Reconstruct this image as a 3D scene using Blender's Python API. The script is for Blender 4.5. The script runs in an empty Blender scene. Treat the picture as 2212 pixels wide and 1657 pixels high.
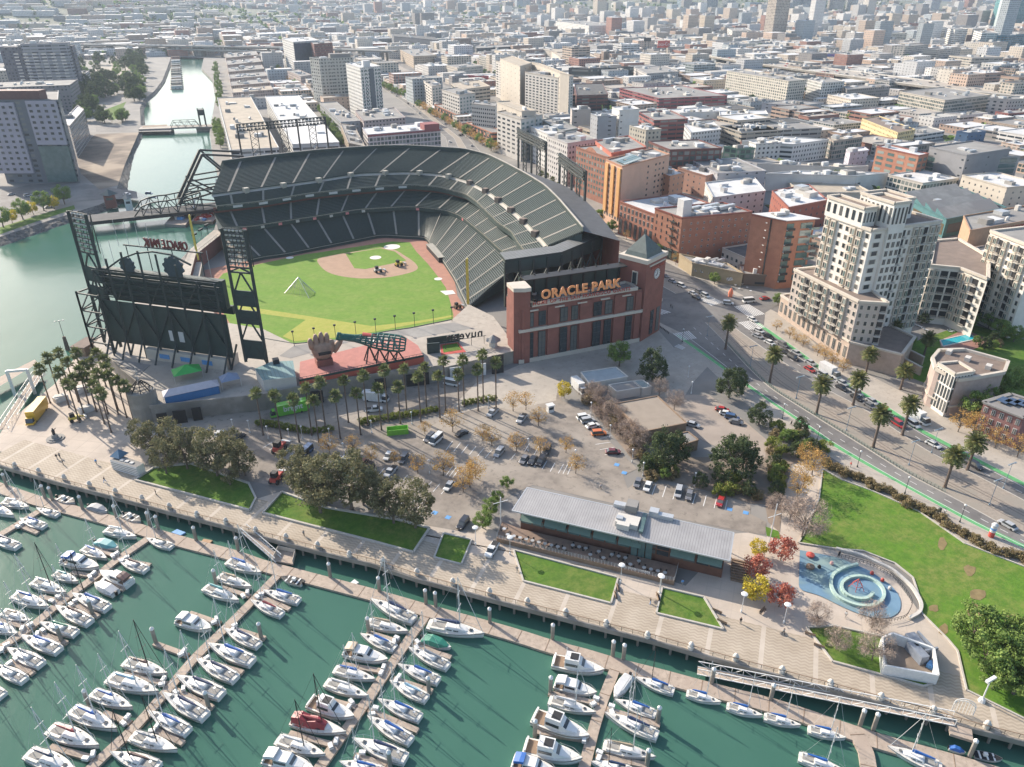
import bpy,math,random,bmesh
from math import sin,cos,pi,radians,sqrt,atan2,hypot,floor
from mathutils import Vector,Matrix,Quaternion
R=random.Random(7)
S=bpy.context.scene
C=S.collection
FPX,PITCH,YAW=1620.0,0.49015,0.43008
CX,CY,CZ=-101.86,-373.55,122.54
cam=bpy.data.cameras.new('camera');camo=bpy.data.objects.new('camera',cam);C.objects.link(camo)
cam.sensor_width=36;cam.lens=36*FPX/2212;cam.clip_start=1;cam.clip_end=60000
FW=Vector((sin(YAW)*cos(PITCH),cos(YAW)*cos(PITCH),-sin(PITCH)))
RT=Vector((cos(YAW),-sin(YAW),0));UP=RT.cross(FW)
camo.location=(CX,CY,CZ)
camo.rotation_euler=Matrix((RT,UP,-FW)).transposed().to_euler()
S.camera=camo
SUN=Vector((-0.41*cos(radians(28)),0.912*cos(radians(28)),sin(radians(28))))
w=bpy.data.worlds.new('World');S.world=w;w.use_nodes=True
nt=w.node_tree;sky=nt.nodes.new('ShaderNodeTexSky');sky.sky_type='NISHITA';sky.sun_disc=False
sky.sun_elevation=radians(28);sky.sun_rotation=math.atan2(SUN.x,SUN.y)
sky.air_density=1.0;sky.dust_density=1.6
nt.links.new(sky.outputs[0],nt.nodes['Background'].inputs[0]);nt.nodes['Background'].inputs[1].default_value=0.15
sl=bpy.data.lights.new('sun','SUN');sl.energy=4.9;sl.angle=radians(0.55);sl.color=(1,.89,.75)
so=bpy.data.objects.new('sun',sl);C.objects.link(so);so.location=SUN*500
so.rotation_euler=SUN.to_track_quat('Z','Y').to_euler()
S.view_settings.view_transform='Standard';S.view_settings.look='None'
S.view_settings.exposure=0.78;S.view_settings.gamma=1.0
try:
 S.cycles.volume_bounces=0;S.cycles.max_bounces=6;S.cycles.transparent_max_bounces=8
 S.cycles.caustics_reflective=False;S.cycles.caustics_refractive=False
except Exception:pass
def G(x,y,z=0.0):
 d=FW+RT*((x-1106)/FPX)-UP*((y-828.5)/FPX)
 t=(z-CZ)/d.z
 return Vector((CX+d.x*t,CY+d.y*t,z))
_o={1:(0,0,.36),2:(707.8,0,.36),3:(1415.7,0,.36),4:(0,495.5,.36),5:(707.8,495.5,.36),6:(1415.7,495.5,.36),7:(0,1017.5,.386),8:(707.8,1017.5,.386),9:(1415.7,1017.5,.386),11:(442.4,300.8,.20027),12:(884.8,300.8,.20027),0:(0,0,1),21:(0,414,.25),22:(553,414,.25),23:(1106,414,.25),24:(1659,414,.25),31:(0,828,.25),32:(553,828,.25),33:(1106,828,.25),34:(1659,828,.25),41:(0,0,.25),42:(553,0,.25),43:(1106,0,.25),44:(1659,0,.4351)}
def P(k,x,y,z=0.0):
 a=_o[k];return G(a[0]+a[2]*x,a[1]+a[2]*y,z)
def PP(k,z,*xy):
 return[P(k,xy[i],xy[i+1],z)for i in range(0,len(xy),2)]
def pix(p):
 d=Vector(p)-Vector((CX,CY,CZ));q=d.dot(FW)
 return 1106+FPX*d.dot(RT)/q,828.5-FPX*d.dot(UP)/q
def meta(o,label=None,cat=None,group=None,kind=None):
 if label:o['label']=label
 if cat:o['category']=cat
 if group:o['group']=group
 if kind:o['kind']=kind
 return o
def thing(name,label,cat,loc=(0,0,0),rz=0,group=None):
 o=bpy.data.objects.new(name,None);C.objects.link(o);o.location=loc;o.rotation_euler=(0,0,rz);o.empty_display_size=.5
 return meta(o,label,cat,group)
KIDS={}
def link(o,parent=None):
 C.objects.link(o)
 if parent is not None:o.parent=parent;KIDS.setdefault(parent.name,[]).append(o)
 return o
def dup(root,loc,rz=0,sc=1,label=None,group=None,color=None,skip=()):
 r=root.copy();C.objects.link(r);r.location=loc;r.rotation_euler=(0,0,rz)
 r.scale=sc if hasattr(sc,'__len__')else(sc,sc,sc)
 if label:r['label']=label
 if group:r['group']=group
 if color:r.color=color
 for ch in KIDS.get(root.name,[]):
  if ch.name.split('.')[0]in skip:continue
  c=ch.copy();link(c,r)
  if color:c.color=color
  for g in KIDS.get(ch.name,[]):
   d=g.copy();link(d,c)
   if color:d.color=color
 return r
class MB:
 def __init__(s):s.v=[];s.f=[];s.m=[];s.mats=[];s.col=[];s.cc=None
 def mi(s,m):
  if m not in s.mats:s.mats.append(m)
  return s.mats.index(m)
 def add(s,vs,fs,m):
  n=len(s.v);s.v+=[tuple(v)for v in vs];k=s.mi(m)
  for f in fs:s.f.append([i+n for i in f]);s.m.append(k)
  if s.cc:s.col+=[s.cc]*len(vs)
  return s
 def box(s,x,y,z,sx,sy,sz,m,rz=0,top=None):
  c,q=cos(rz),sin(rz);vs=[]
  for dz in(0,sz):
   for a,b in((-1,-1),(1,-1),(1,1),(-1,1)):
    dx,dy=a*sx/2,b*sy/2;vs.append((x+c*dx-q*dy,y+q*dx+c*dy,z+dz))
  fs=[(3,2,1,0),(0,1,5,4),(1,2,6,5),(2,3,7,6),(3,0,4,7)]
  if top is None:s.add(vs,fs+[(4,5,6,7)],m)
  else:s.add(vs,fs,m);s.add(vs[4:],[(0,1,2,3)],top)
  return s
 def prism(s,poly,z0,z1,m,top=None,bottom=False):
  n=len(poly);a=sum(poly[i][0]*poly[(i+1)%n][1]-poly[(i+1)%n][0]*poly[i][1]for i in range(n))
  if a<0:poly=poly[::-1]
  vs=[(p[0],p[1],z0)for p in poly]+[(p[0],p[1],z1)for p in poly]
  s.add(vs,[(i,(i+1)%n,(i+1)%n+n,i+n)for i in range(n)],m)
  s.add(vs[n:],[tuple(range(n))],top or m)
  if bottom:s.add(vs[:n],[tuple(range(n))[::-1]],m)
  return s
 def sheet(s,pts,m):
  n=len(pts);a=sum(pts[i][0]*pts[(i+1)%n][1]-pts[(i+1)%n][0]*pts[i][1]for i in range(n))
  if a<0:pts=pts[::-1]
  s.add(pts,[tuple(range(n))],m);return s
 def tube(s,a,b,r,m,n=6,r2=None):
  a=Vector(a);b=Vector(b);d=(b-a)
  if d.length<1e-6:return s
  d.normalize();u=d.orthogonal().normalized();w_=d.cross(u);r2=r if r2 is None else r2
  vs=[a+(u*cos(2*pi*i/n)+w_*sin(2*pi*i/n))*r for i in range(n)]+[b+(u*cos(2*pi*i/n)+w_*sin(2*pi*i/n))*r2 for i in range(n)]
  s.add(vs,[(i,(i+1)%n,(i+1)%n+n,i+n)for i in range(n)]+[tuple(range(n))[::-1],tuple(range(n,2*n))],m);return s
 def path(s,pts,r,m,n=5):
  for i in range(len(pts)-1):s.tube(pts[i],pts[i+1],r,m,n)
  return s
 def beam(s,a,b,w_,m,h=None):
  a=Vector(a);b=Vector(b);d=(b-a)
  if d.length<1e-6:return s
  d.normalize();u=d.cross(Vector((0,0,1)))
  if u.length<1e-3:u=Vector((1,0,0))
  u.normalize();v=d.cross(u);u*=w_/2;v*=(h or w_)/2
  vs=[a-u-v,a+u-v,a+u+v,a-u+v,b-u-v,b+u-v,b+u+v,b-u+v]
  s.add(vs,[(0,1,2,3),(4,7,6,5),(0,4,5,1),(1,5,6,2),(2,6,7,3),(3,7,4,0)],m);return s
 def lathe(s,x,y,prof,m,n=8):
  vs=[];k=len(prof)
  for r,z in prof:vs+=[(x+r*cos(2*pi*i/n),y+r*sin(2*pi*i/n),z)for i in range(n)]
  fs=[(j*n+i,j*n+(i+1)%n,(j+1)*n+(i+1)%n,(j+1)*n+i)for j in range(k-1)for i in range(n)]
  s.add(vs,fs+[tuple(range((k-1)*n,k*n))],m);return s
 def loft(s,rings,m,close=True,caps=True):
  n=len(rings[0]);vs=[p for r in rings for p in r]
  fs=[(j*n+i,j*n+(i+1)%n,(j+1)*n+(i+1)%n,(j+1)*n+i)for j in range(len(rings)-1)for i in range(n if close else n-1)]
  if caps and close:fs+=[tuple(range(n))[::-1],tuple(range(len(vs)-n,len(vs)))]
  s.add(vs,fs,m);return s
 def build(s,name,parent=None,off=None,smooth=False):
  me=bpy.data.meshes.new(name)
  if off is None and parent is not None:off=parent.location
  v=s.v if off is None else[(a-off[0],b-off[1],c-off[2])for a,b,c in s.v]
  me.from_pydata(v,[],s.f)
  for m in s.mats:me.materials.append(m)
  me.polygons.foreach_set('material_index',s.m)
  if smooth:me.polygons.foreach_set('use_smooth',[True]*len(s.f))
  if s.col:
   at=me.color_attributes.new('tint','FLOAT_COLOR','POINT')
   at.data.foreach_set('color',[q for c_ in s.col for q in(*c_,1.0)])
  me.update()
  return link(bpy.data.objects.new(name,me),parent)
def top(name,mb,label,cat,loc,group=None,smooth=False):
 o=mb.build(name,None,loc,smooth);o.location=loc;return meta(o,label,cat,group)
def struct(name,mb):return meta(mb.build(name),kind='structure')
def node_mat(name):
 m=bpy.data.materials.new(name);m.use_nodes=True;t=m.node_tree
 return m,t,t.nodes['Principled BSDF']
def N(t,ty,**kw):
 n=t.nodes.new(ty)
 for k,v in kw.items():
  if k.startswith('i_'):n.inputs[int(k[2:])].default_value=v
  else:setattr(n,k,v)
 return n
def M_(t,op,a,b=None,c=None):
 n=t.nodes.new('ShaderNodeMath');n.operation=op
 for i,q in enumerate((a,b,c)):
  if q is None:continue
  if isinstance(q,(int,float)):n.inputs[i].default_value=q
  else:t.links.new(q,n.inputs[i])
 return n.outputs[0]
def mixc(t,fac,a,b,mode='MIX'):
 n=t.nodes.new('ShaderNodeMix');n.data_type='RGBA';n.blend_type=mode
 for i,q in((0,fac),(6,a),(7,b)):
  if isinstance(q,(int,float)):n.inputs[i].default_value=q
  elif isinstance(q,tuple):n.inputs[i].default_value=(*q[:3],1)
  else:t.links.new(q,n.inputs[i])
 return n.outputs[2]
def noise(t,scale,detail=3,co=None,rough=.6):
 n=N(t,'ShaderNodeTexNoise');n.inputs['Scale'].default_value=scale;n.inputs['Detail'].default_value=detail;n.inputs['Roughness'].default_value=rough
 if co is None:co=N(t,'ShaderNodeTexCoord').outputs['Object']
 t.links.new(co,n.inputs['Vector']);return n.outputs[0]
def ramp(t,f,a,b):
 n=N(t,'ShaderNodeMapRange');n.inputs[1].default_value=a;n.inputs[2].default_value=b;t.links.new(f,n.inputs[0]);return n.outputs[0]
def mat(name,c,rough=.75,var=.25,sc=.5,c2=None,metal=0,big=None,spec=None,bump=None,spots=None):
 m,t,b=node_mat(name)
 c2=c2 or tuple(q*(1-var)for q in c)
 if var or c2!=c:
  f=ramp(t,noise(t,sc),.35,.65);col=mixc(t,f,c,c2)
  if big:col=mixc(t,ramp(t,noise(t,big[0],2),.45,.62),col,big[1])
  if spots:col=mixc(t,M_(t,'MULTIPLY',ramp(t,noise(t,spots[0],4,None,.7),.56,.7),spots[1]),col,tuple(q*.45 for q in c))
  t.links.new(col,b.inputs['Base Color'])
 else:b.inputs['Base Color'].default_value=(*c,1)
 b.inputs['Roughness'].default_value=rough;b.inputs['Metallic'].default_value=metal
 if spec is not None:b.inputs['Specular IOR Level'].default_value=spec
 if bump:
  bn=N(t,'ShaderNodeBump');bn.inputs['Strength'].default_value=bump[1];bn.inputs['Distance'].default_value=bump[2]if len(bump)>2 else.2
  t.links.new(noise(t,bump[0]),bn.inputs['Height']);t.links.new(bn.outputs[0],b.inputs['Normal'])
 return m
def objcol(name,rough=.4,mul=1.0,coat=0):
 m,t,b=node_mat(name);oi=N(t,'ShaderNodeObjectInfo');f=ramp(t,noise(t,1.2),.3,.7)
 t.links.new(mixc(t,M_(t,'MULTIPLY',f,.22),oi.outputs['Color'],(.25,.23,.2),'MULTIPLY'),b.inputs['Base Color'])
 b.inputs['Roughness'].default_value=rough
 if coat:b.inputs['Coat Weight'].default_value=coat
 return m
def facade(name,wall,glass=(.03,.04,.05),sp=3.2,fh=3.3,wf=.5,hf=.5,z0=.9,source=None,band=None,seed=0.0,off=0.0,blinds=.35,rough=.8):
 ""
 m,t,b=node_mat(name);co=N(t,'ShaderNodeTexCoord').outputs['Object']
 sx=N(t,'ShaderNodeSeparateXYZ');t.links.new(co,sx.inputs[0])
 u=M_(t,'ADD',M_(t,'ADD',sx.outputs[0],sx.outputs[1]),5000+off);z=sx.outputs[2]
 fu=M_(t,'FRACT',M_(t,'DIVIDE',u,sp));fz=M_(t,'FRACT',M_(t,'DIVIDE',M_(t,'SUBTRACT',z,z0),fh))
 mk=M_(t,'MULTIPLY',M_(t,'LESS_THAN',M_(t,'ABSOLUTE',M_(t,'SUBTRACT',fu,.5)),wf/2),M_(t,'LESS_THAN',fz,hf))
 mk=M_(t,'MULTIPLY',mk,M_(t,'GREATER_THAN',z,z0))
 ge=N(t,'ShaderNodeNewGeometry');sn=N(t,'ShaderNodeSeparateXYZ');t.links.new(ge.outputs['Normal'],sn.inputs[0])
 mk=M_(t,'MULTIPLY',mk,M_(t,'LESS_THAN',M_(t,'ABSOLUTE',sn.outputs[2]),.3))
 cell=N(t,'ShaderNodeCombineXYZ');t.links.new(M_(t,'FLOOR',M_(t,'DIVIDE',u,sp)),cell.inputs[0]);t.links.new(M_(t,'FLOOR',M_(t,'DIVIDE',M_(t,'SUBTRACT',z,z0),fh)),cell.inputs[1])
 wn=N(t,'ShaderNodeTexWhiteNoise',noise_dimensions='3D');t.links.new(cell.outputs[0],wn.inputs[0]);rnd=wn.outputs[0]
 if source=='object':wc=N(t,'ShaderNodeObjectInfo').outputs['Color']
 elif source=='tint':
  a=N(t,'ShaderNodeAttribute');a.attribute_name='tint';wc=a.outputs['Color']
 else:wc=wall
 nz=ramp(t,noise(t,.15,4),.3,.7)
 wc2=mixc(t,M_(t,'MULTIPLY',nz,.3),wc,(.5,.46,.42),'MULTIPLY')
 if band:
  bz=M_(t,'LESS_THAN',M_(t,'FRACT',M_(t,'DIVIDE',z,fh)),.12);wc2=mixc(t,bz,wc2,band)
 gl=mixc(t,M_(t,'MULTIPLY',M_(t,'LESS_THAN',rnd,blinds),.45),glass,(.42,.42,.38))
 t.links.new(mixc(t,mk,wc2,gl),b.inputs['Base Color'])
 t.links.new(M_(t,'SUBTRACT',rough,M_(t,'MULTIPLY',mk,rough-.15)),b.inputs['Roughness'])
 return m
V_=lambda x,y:Vector((x,y,0))
M={}
M['city']=mat('city_ground',(.26,.245,.225),.9,.25,.05,big=(.02,(.20,.19,.175)))
M['asphalt']=mat('asphalt',(.26,.225,.19),.85,.3,.35,big=(.045,(.32,.28,.235)),spots=(.5,.75))
M['road']=mat('road_asphalt',(.165,.155,.148),.85,.25,.3,big=(.04,(.205,.195,.182)),spots=(.4,.6))
M['conc']=mat('concrete_paving',(.40,.37,.33),.85,.15,.35,big=(.06,(.34,.31,.28)))
M['walk']=mat('sidewalk',(.42,.375,.32),.85,.15,.4,big=(.08,(.35,.315,.27)),spots=(.5,.5))
M['kerb']=mat('kerb_stone',(.48,.45,.40),.8,.12,.8)
M['white']=mat('white_marking',(.72,.71,.68),.7,.15,1.5)
M['green_lane']=mat('green_lane',(.12,.38,.15),.7,.2,.6)
M['redpaint']=mat('red_kerb_paint',(.5,.08,.06),.6,.15,1)
M['bluepaint']=mat('blue_marking',(.12,.32,.62),.6,.15,1)
M['wall_c']=mat('pier_concrete',(.33,.30,.26),.85,.3,.25,big=(.12,(.22,.2,.17)))
M['dock']=mat('dock_planks',(.44,.36,.29),.85,.25,.8,big=(.15,(.36,.29,.235)),spots=(1.3,.8))
M['soil']=mat('bare_soil',(.28,.22,.17),.95,.3,.2,big=(.05,(.18,.15,.12)))
M['rock']=mat('riprap_rock',(.16,.15,.14),.95,.6,.55,c2=(.05,.05,.045),bump=(.6,1.0,.6))
M['steel']=mat('dark_green_steel',(.028,.042,.042),.55,.3,.4)
M['steelp']=mat('dark_green_panel',(.030,.055,.052),.6,.35,.15)
M['white_metal']=mat('white_painted_metal',(.72,.72,.70),.45,.1,2)
M['alu']=mat('aluminium',(.55,.56,.56),.4,.12,2,metal=.4)
def paneglass(name,a,b_,c_):
 m,t,b=node_mat(name);r_=N(t,'ShaderNodeObjectInfo').outputs['Random'];f=M_(t,'FRACT',M_(t,'MULTIPLY',r_,7.3));col=mixc(t,ramp(t,noise(t,.3),.35,.65),a,b_)
 t.links.new(mixc(t,M_(t,'MULTIPLY',M_(t,'GREATER_THAN',f,.72),.8),mixc(t,M_(t,'MULTIPLY',r_,.7),col,b_),c_),b.inputs['Base Color']);b.inputs['Roughness'].default_value=.12;b.inputs['Specular IOR Level'].default_value=.7;return m
M['glass']=paneglass('dark_glass',(.018,.024,.028),(.05,.06,.066),(.15,.15,.14));M['glassg']=paneglass('green_glass',(.06,.11,.105),(.13,.19,.18),(.30,.34,.31))
M['black']=mat('black',(.02,.02,.022),.6,.2,1)
M['brick']=mat('red_brick',(.27,.105,.08),.85,.25,.3,big=(.08,(.225,.085,.065)))
M['brick2']=mat('orange_brick',(.41,.195,.125),.85,.22,.3,big=(.07,(.35,.155,.10)))
M['cream']=mat('cream_stone',(.56,.50,.42),.8,.1,.3)
M['stone']=mat('pale_stone',(.58,.55,.50),.8,.12,.3)
M['ctilt']=mat('terrace_concrete',(.42,.39,.34),.85,.2,.3)
M['seat']=mat('green_seats',(.02,.044,.042),.5,.3,.8)
M['tread']=mat('seating_concrete',(.36,.34,.29),.85,.15,.5)
M['roofg']=mat('grey_roof',(.30,.29,.27),.9,.25,.15,big=(.05,(.22,.21,.2)))
M['roofw']=mat('white_roof',(.62,.62,.61),.8,.15,.15,big=(.06,(.5,.5,.49)))
M['roofb']=mat('brown_gravel_roof',(.22,.17,.14),.95,.2,.4)
M['orange']=mat('orange_sign',(.95,.38,.15),.5,.05,1)
M['dred']=mat('dull_red_sign',(.42,.09,.06),.5,.05,1)
M['yellow']=mat('yellow_paint',(.68,.52,.10),.5,.15,1)
M['wood']=mat('weathered_wood',(.26,.18,.12),.8,.25,.6)
M['bark']=mat('bark',(.17,.135,.11),.9,.3,1.5)
M['pbark']=mat('palm_bark',(.155,.115,.09),.9,.3,2)
M['obj']=objcol('own_colour',.45)
M['wallobj']=facade('painted_wall',None,source='object',sp=3.4,fh=3.4,wf=.46,hf=.46)
M['tile']=mat('terracotta_deck',(.43,.17,.14),.8,.15,.5)
def grass(name,a,b_,c_,stripes=False):
 m,t,b=node_mat(name);f=ramp(t,noise(t,.09,6,None,.7),.42,.6);f2=ramp(t,noise(t,.45,6,None,.75),.4,.6)
 col=mixc(t,M_(t,'MULTIPLY',f,.8),a,b_);col=mixc(t,M_(t,'MULTIPLY',f2,.75),col,c_)
 if stripes:
  co=N(t,'ShaderNodeTexCoord').outputs['Object'];s=N(t,'ShaderNodeSeparateXYZ');t.links.new(co,s.inputs[0])
  k=M_(t,'GREATER_THAN',M_(t,'FRACT',M_(t,'DIVIDE',M_(t,'ADD',s.outputs[0],s.outputs[1]),11)),.5)
  col=mixc(t,M_(t,'MULTIPLY',k,.16),col,(.16,.30,.04))
 t.links.new(col,b.inputs['Base Color']);b.inputs['Roughness'].default_value=.95;b.inputs['Specular IOR Level'].default_value=.2
 bn=N(t,'ShaderNodeBump');bn.inputs['Strength'].default_value=.5;bn.inputs['Distance'].default_value=.15
 t.links.new(noise(t,3,4),bn.inputs['Height']);t.links.new(bn.outputs[0],b.inputs['Normal'])
 return m
M['lawn']=grass('lawn',(.095,.185,.025),(.16,.19,.05),(.055,.125,.018))
M['turf']=grass('ball_field_grass',(.155,.262,.045),(.22,.285,.07),(.12,.225,.035),True)
M['turfy']=grass('worn_track_grass',(.37,.36,.09),(.34,.33,.08),(.28,.32,.06))
M['dirt']=mat('infield_dirt',(.40,.265,.18),.95,.12,.3)
M['dirt2']=mat('warning_track',(.40,.20,.14),.95,.15,.3)
M['tarp']=mat('white_tarp',(.72,.68,.62),.7,.06,1)
def water():
 m,t,b=node_mat('harbour_water');co=N(t,'ShaderNodeTexCoord').outputs['Object']
 f=ramp(t,noise(t,.012,4),.3,.7)
 t.links.new(mixc(t,f,(.040,.116,.084),(.060,.145,.110)),b.inputs['Base Color'])
 b.inputs['Roughness'].default_value=.13;b.inputs['IOR'].default_value=1.33;b.inputs['Specular IOR Level'].default_value=.3
 mp=N(t,'ShaderNodeMapping');mp.inputs['Scale'].default_value=(1,.5,1);mp.inputs['Rotation'].default_value=(0,0,.5);t.links.new(co,mp.inputs[0])
 b1=N(t,'ShaderNodeBump');b1.inputs['Strength'].default_value=.3;b1.inputs['Distance'].default_value=.05
 t.links.new(noise(t,.9,5,mp.outputs[0],.7),b1.inputs['Height'])
 b2=N(t,'ShaderNodeBump');b2.inputs['Strength'].default_value=.25;b2.inputs['Distance'].default_value=.3
 t.links.new(noise(t,.12,3,mp.outputs[0]),b2.inputs['Height']);t.links.new(b1.outputs[0],b2.inputs['Normal'])
 t.links.new(b2.outputs[0],b.inputs['Normal']);return m
M['water']=water()
WZ=-3.0
prom=PP(0,0,2212,1603)+[P(9,*q)for q in((1790,1447),(1550,1375),(970,1219),(440,1080),(0,954))]+PP(8,0,1560,885,930,722,500,605)+PP(32,0,1000,1562,500,1445,0,1312)+PP(31,0,1950,1235,1460,1112,1000,988,480,853,0,712)
e=(prom[-1]-prom[-2]).normalized();s0=(prom[0]-prom[1]).normalized()
prom=[prom[0]+s0*160]+prom+[prom[-1]+e*6]
def inset(line,d):
 out=[]
 for i,p in enumerate(line):
  a=line[max(i-1,0)];b=line[min(i+1,len(line)-1)];t=(b-a).normalized();out.append(Vector((p.x+t.y*d,p.y-t.x*d,0)))
 return out
quay=inset(prom,5.5)
if(quay[5]-Vector((CX,CY,0))).length<(prom[5]-Vector((CX,CY,0))).length:quay=inset(prom,-5.5)
west=[P(31,-90,560),P(31,70,335),P(31,480,0),P(21,680,1390),P(21,800,1300),P(21,990,1120),Vector((-116,-12,0)),P(21,1640,500),P(21,1850,330),P(21,1885,190)]
chR=[Vector((-73,128,0)),Vector((-66,220,0))]+PP(41,0,1830,1300,1810,1150,1860,850,1830,680,1740,590,1760,500)
chL=PP(41,0,1480,490,1440,600,1400,700,1330,790,1240,860,1210,930,1215,1080,1180,1180,1110,1310,1080,1420)+[Vector((-134,175,0)),P(21,860,112),P(21,400,257),P(21,0,390),Vector((-300,-20,0)),Vector((-900,-700,0))]
far=16500
g=MB()
land=quay+west+chR+chL+[Vector((-12500,-3000,0)),Vector((-12500,far,0)),Vector((far,far,0)),Vector((far,-3000,0)),Vector((900,-900,0))]
g.sheet([Vector((p.x,p.y,0))for p in land],M['city'])
struct('ground',g)
g=MB()
for line,m_ in((quay+west+chR,M['wall_c']),):
 for a,b in zip(line,line[1:]):g.add([(a.x,a.y,0),(b.x,b.y,0),(b.x,b.y,-6),(a.x,a.y,-6)],[(0,1,2,3)],m_)
struct('quay_wall',g)
g=MB();dn=[]
for i,p in enumerate(chL):
 a=chL[max(i-1,0)];b=chL[min(i+1,len(chL)-1)];t=(b-a).normalized();w_=5 if i<10 else 9
 n_=Vector((-t.y,t.x,0))
 if n_.dot(Vector((-30,20,0))-p)<0 and i<11:n_=-n_
 if i>=11:n_=Vector((.75,-.65,0))
 dn.append(p+n_*w_)
for(a,b),(c_,d_)in zip(zip(chL,chL[1:]),zip(dn,dn[1:])):
 K=14;J=5;vs=[]
 for j in range(J+1):
  for k in range(K+1):
   q=(a*(1-k/K)+b*(k/K))*(1-j/J)+(c_*(1-k/K)+d_*(k/K))*(j/J)
   z=-4.2*j/J+(R.uniform(-.35,.35)if 0<j else.01);vs.append((q.x,q.y,z))
 g.add(vs,[(j*(K+1)+k,j*(K+1)+k+1,(j+1)*(K+1)+k+1,(j+1)*(K+1)+k)for j in range(J)for k in range(K)],M['rock'])
struct('riprap_bank',g)
g=MB();g.sheet([Vector((-6000,-3000,WZ)),Vector((1500,-3000,WZ)),Vector((1500,1600,WZ)),Vector((-6000,1600,WZ))],M['water']);struct('water',g)
def promenade():
 m,t,b=node_mat('promenade_paving');co=N(t,'ShaderNodeTexCoord').outputs['Object']
 L=(prom[1]-prom[-1]);ang=atan2(L.y,L.x);mp=N(t,'ShaderNodeMapping');mp.inputs['Rotation'].default_value=(0,0,-ang);t.links.new(co,mp.inputs[0])
 s=N(t,'ShaderNodeSeparateXYZ');t.links.new(mp.outputs[0],s.inputs[0])
 zig=M_(t,'ABSOLUTE',M_(t,'SUBTRACT',M_(t,'FRACT',M_(t,'DIVIDE',s.outputs[0],1.6)),.5))
 k=M_(t,'GREATER_THAN',M_(t,'FRACT',M_(t,'DIVIDE',M_(t,'ADD',s.outputs[1],M_(t,'MULTIPLY',zig,.8)),.85)),.5)
 band=M_(t,'LESS_THAN',M_(t,'FRACT',M_(t,'DIVIDE',s.outputs[0],10.6)),.09)
 col=mixc(t,k,(.44,.375,.295),(.36,.305,.24));col=mixc(t,band,col,(.50,.44,.37))
 t.links.new(mixc(t,M_(t,'MULTIPLY',ramp(t,noise(t,.2,4),.35,.65),.35),col,(.55,.5,.44),'MULTIPLY'),b.inputs['Base Color']);b.inputs['Roughness'].default_value=.85
 return m
M['prom']=promenade()
g=MB();inn=inset(prom,12.5)if quay[5]==inset(prom,5.5)[5]else inset(prom,-12.5)
for(a,b),(c_,d_)in zip(zip(prom,prom[1:]),zip(inn,inn[1:])):
 g.add([(a.x,a.y,.1),(b.x,b.y,.1),(d_.x,d_.y,.1),(c_.x,c_.y,.1)],[(0,1,2,3)],M['prom'])
 for h0,h1,o_ in((-.9,.1,0),(.1,.28,.0)):
  g.beam((a.x,a.y,(h0+h1)/2),(b.x,b.y,(h0+h1)/2),.45 if h0<0 else.5,M['wall_c'],h1-h0)
 g.add([(a.x,a.y,-.9),(b.x,b.y,-.9),(d_.x,d_.y,-.9),(c_.x,c_.y,-.9)],[(0,3,2,1)],M['wall_c'])
struct('promenade',g)
def along(line,step,start=0):
 acc=start;out=[]
 for a,b in zip(line,line[1:]):
  L=(b-a).length;t=(b-a).normalized()
  while acc<L:out.append((a+t*acc,t));acc+=step
  acc-=L
 return out
INN=(inn[5]-prom[5]).normalized()
pile=MB();pile.lathe(0,0,[(.28,-6),(.28,-.85)],M['wall_c'],8)
pl0=top('promenade_pile',pile,'concrete pile under the edge of the harbour promenade','pile',(0,0,0),'concrete piles under the promenade')
cnt=0
for p,t in along(prom[1:],3.5,1.5):
 for q in(.5,3.2):
  o=pl0 if cnt==0 else pl0.copy()
  if cnt:C.objects.link(o)
  cnt+=1
  o.location=(p.x+INN.x*q,p.y+INN.y*q,0)
rail=MB()
pts=[p+INN*.5 for p,t in along(prom,2.4)]
for a,b in zip(pts,pts[1:]):
 rail.tube(a+Vector((0,0,.1)),a+Vector((0,0,1.25)),.05,M['steel'],4)
 for z in(.5,.85):rail.tube(a+Vector((0,0,z)),b+Vector((0,0,z)),.025,M['steel'],3)
 rail.beam(a+Vector((0,0,1.25)),b+Vector((0,0,1.25)),.16,M['wood'],.1)
top('railing',rail,'long low rail of posts and bars along the promenade edge above the boats','railing',tuple(pts[20]))
bol=MB();bol.lathe(0,0,[(.62,.1),(.62,1.0),(.7,1.0),(.7,1.15),(.5,1.15),(.52,1.4),(.4,1.75),(.18,1.95),(.05,2.0)],M['stone'],12)
bol0=None
for k,x,y in[(9,1850,1437),(9,1548,1355),(9,1257,1280),(9,975,1205),(9,705,1130),(9,447,1060),(9,197,995),(8,2030,1000),(8,1788,935),(8,1557,868),(8,1331,805),(8,1117,745),(8,905,690),(8,700,635),(8,500,580),(8,308,525),(8,123,480),(32,535,1420),(32,262,1350),(32,0,1290),(31,1955,1215),(31,1705,1155),(31,1468,1085),(31,1232,1015),(31,1002,955),(31,778,895),(31,560,835),(31,340,780),(31,135,730)]:
 p=P(k,x,y)
 if bol0 is None:bol0=top('stone_bollard',bol,'domed pale stone bollard on the promenade railing','bollard',(0,0,0),'domed bollards along the promenade rail');o=bol0
 else:o=bol0.copy();C.objects.link(o)
 o.location=p
def area(name,m,z,pts,kerb=None,kw=.2,kh=.14,kind='structure'):
 g=MB();pts=[Vector((p.x,p.y,z))for p in pts];g.sheet(pts,m)
 if kerb:
  for a,b in zip(pts,pts[1:]+pts[:1]):g.beam((a.x,a.y,z+kh/2-.04),(b.x,b.y,z+kh/2-.04),kw,kerb,kh+.08)
 return struct(name,g)
inl=list(inn)
plz=[P(31,-90,560),P(31,70,335),P(31,480,0),P(21,680,1390),P(21,800,1300),P(21,990,1120),P(21,2000,1250),P(31,1150,0),P(31,1400,420),P(31,1180,840),P(31,0,590)]
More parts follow.
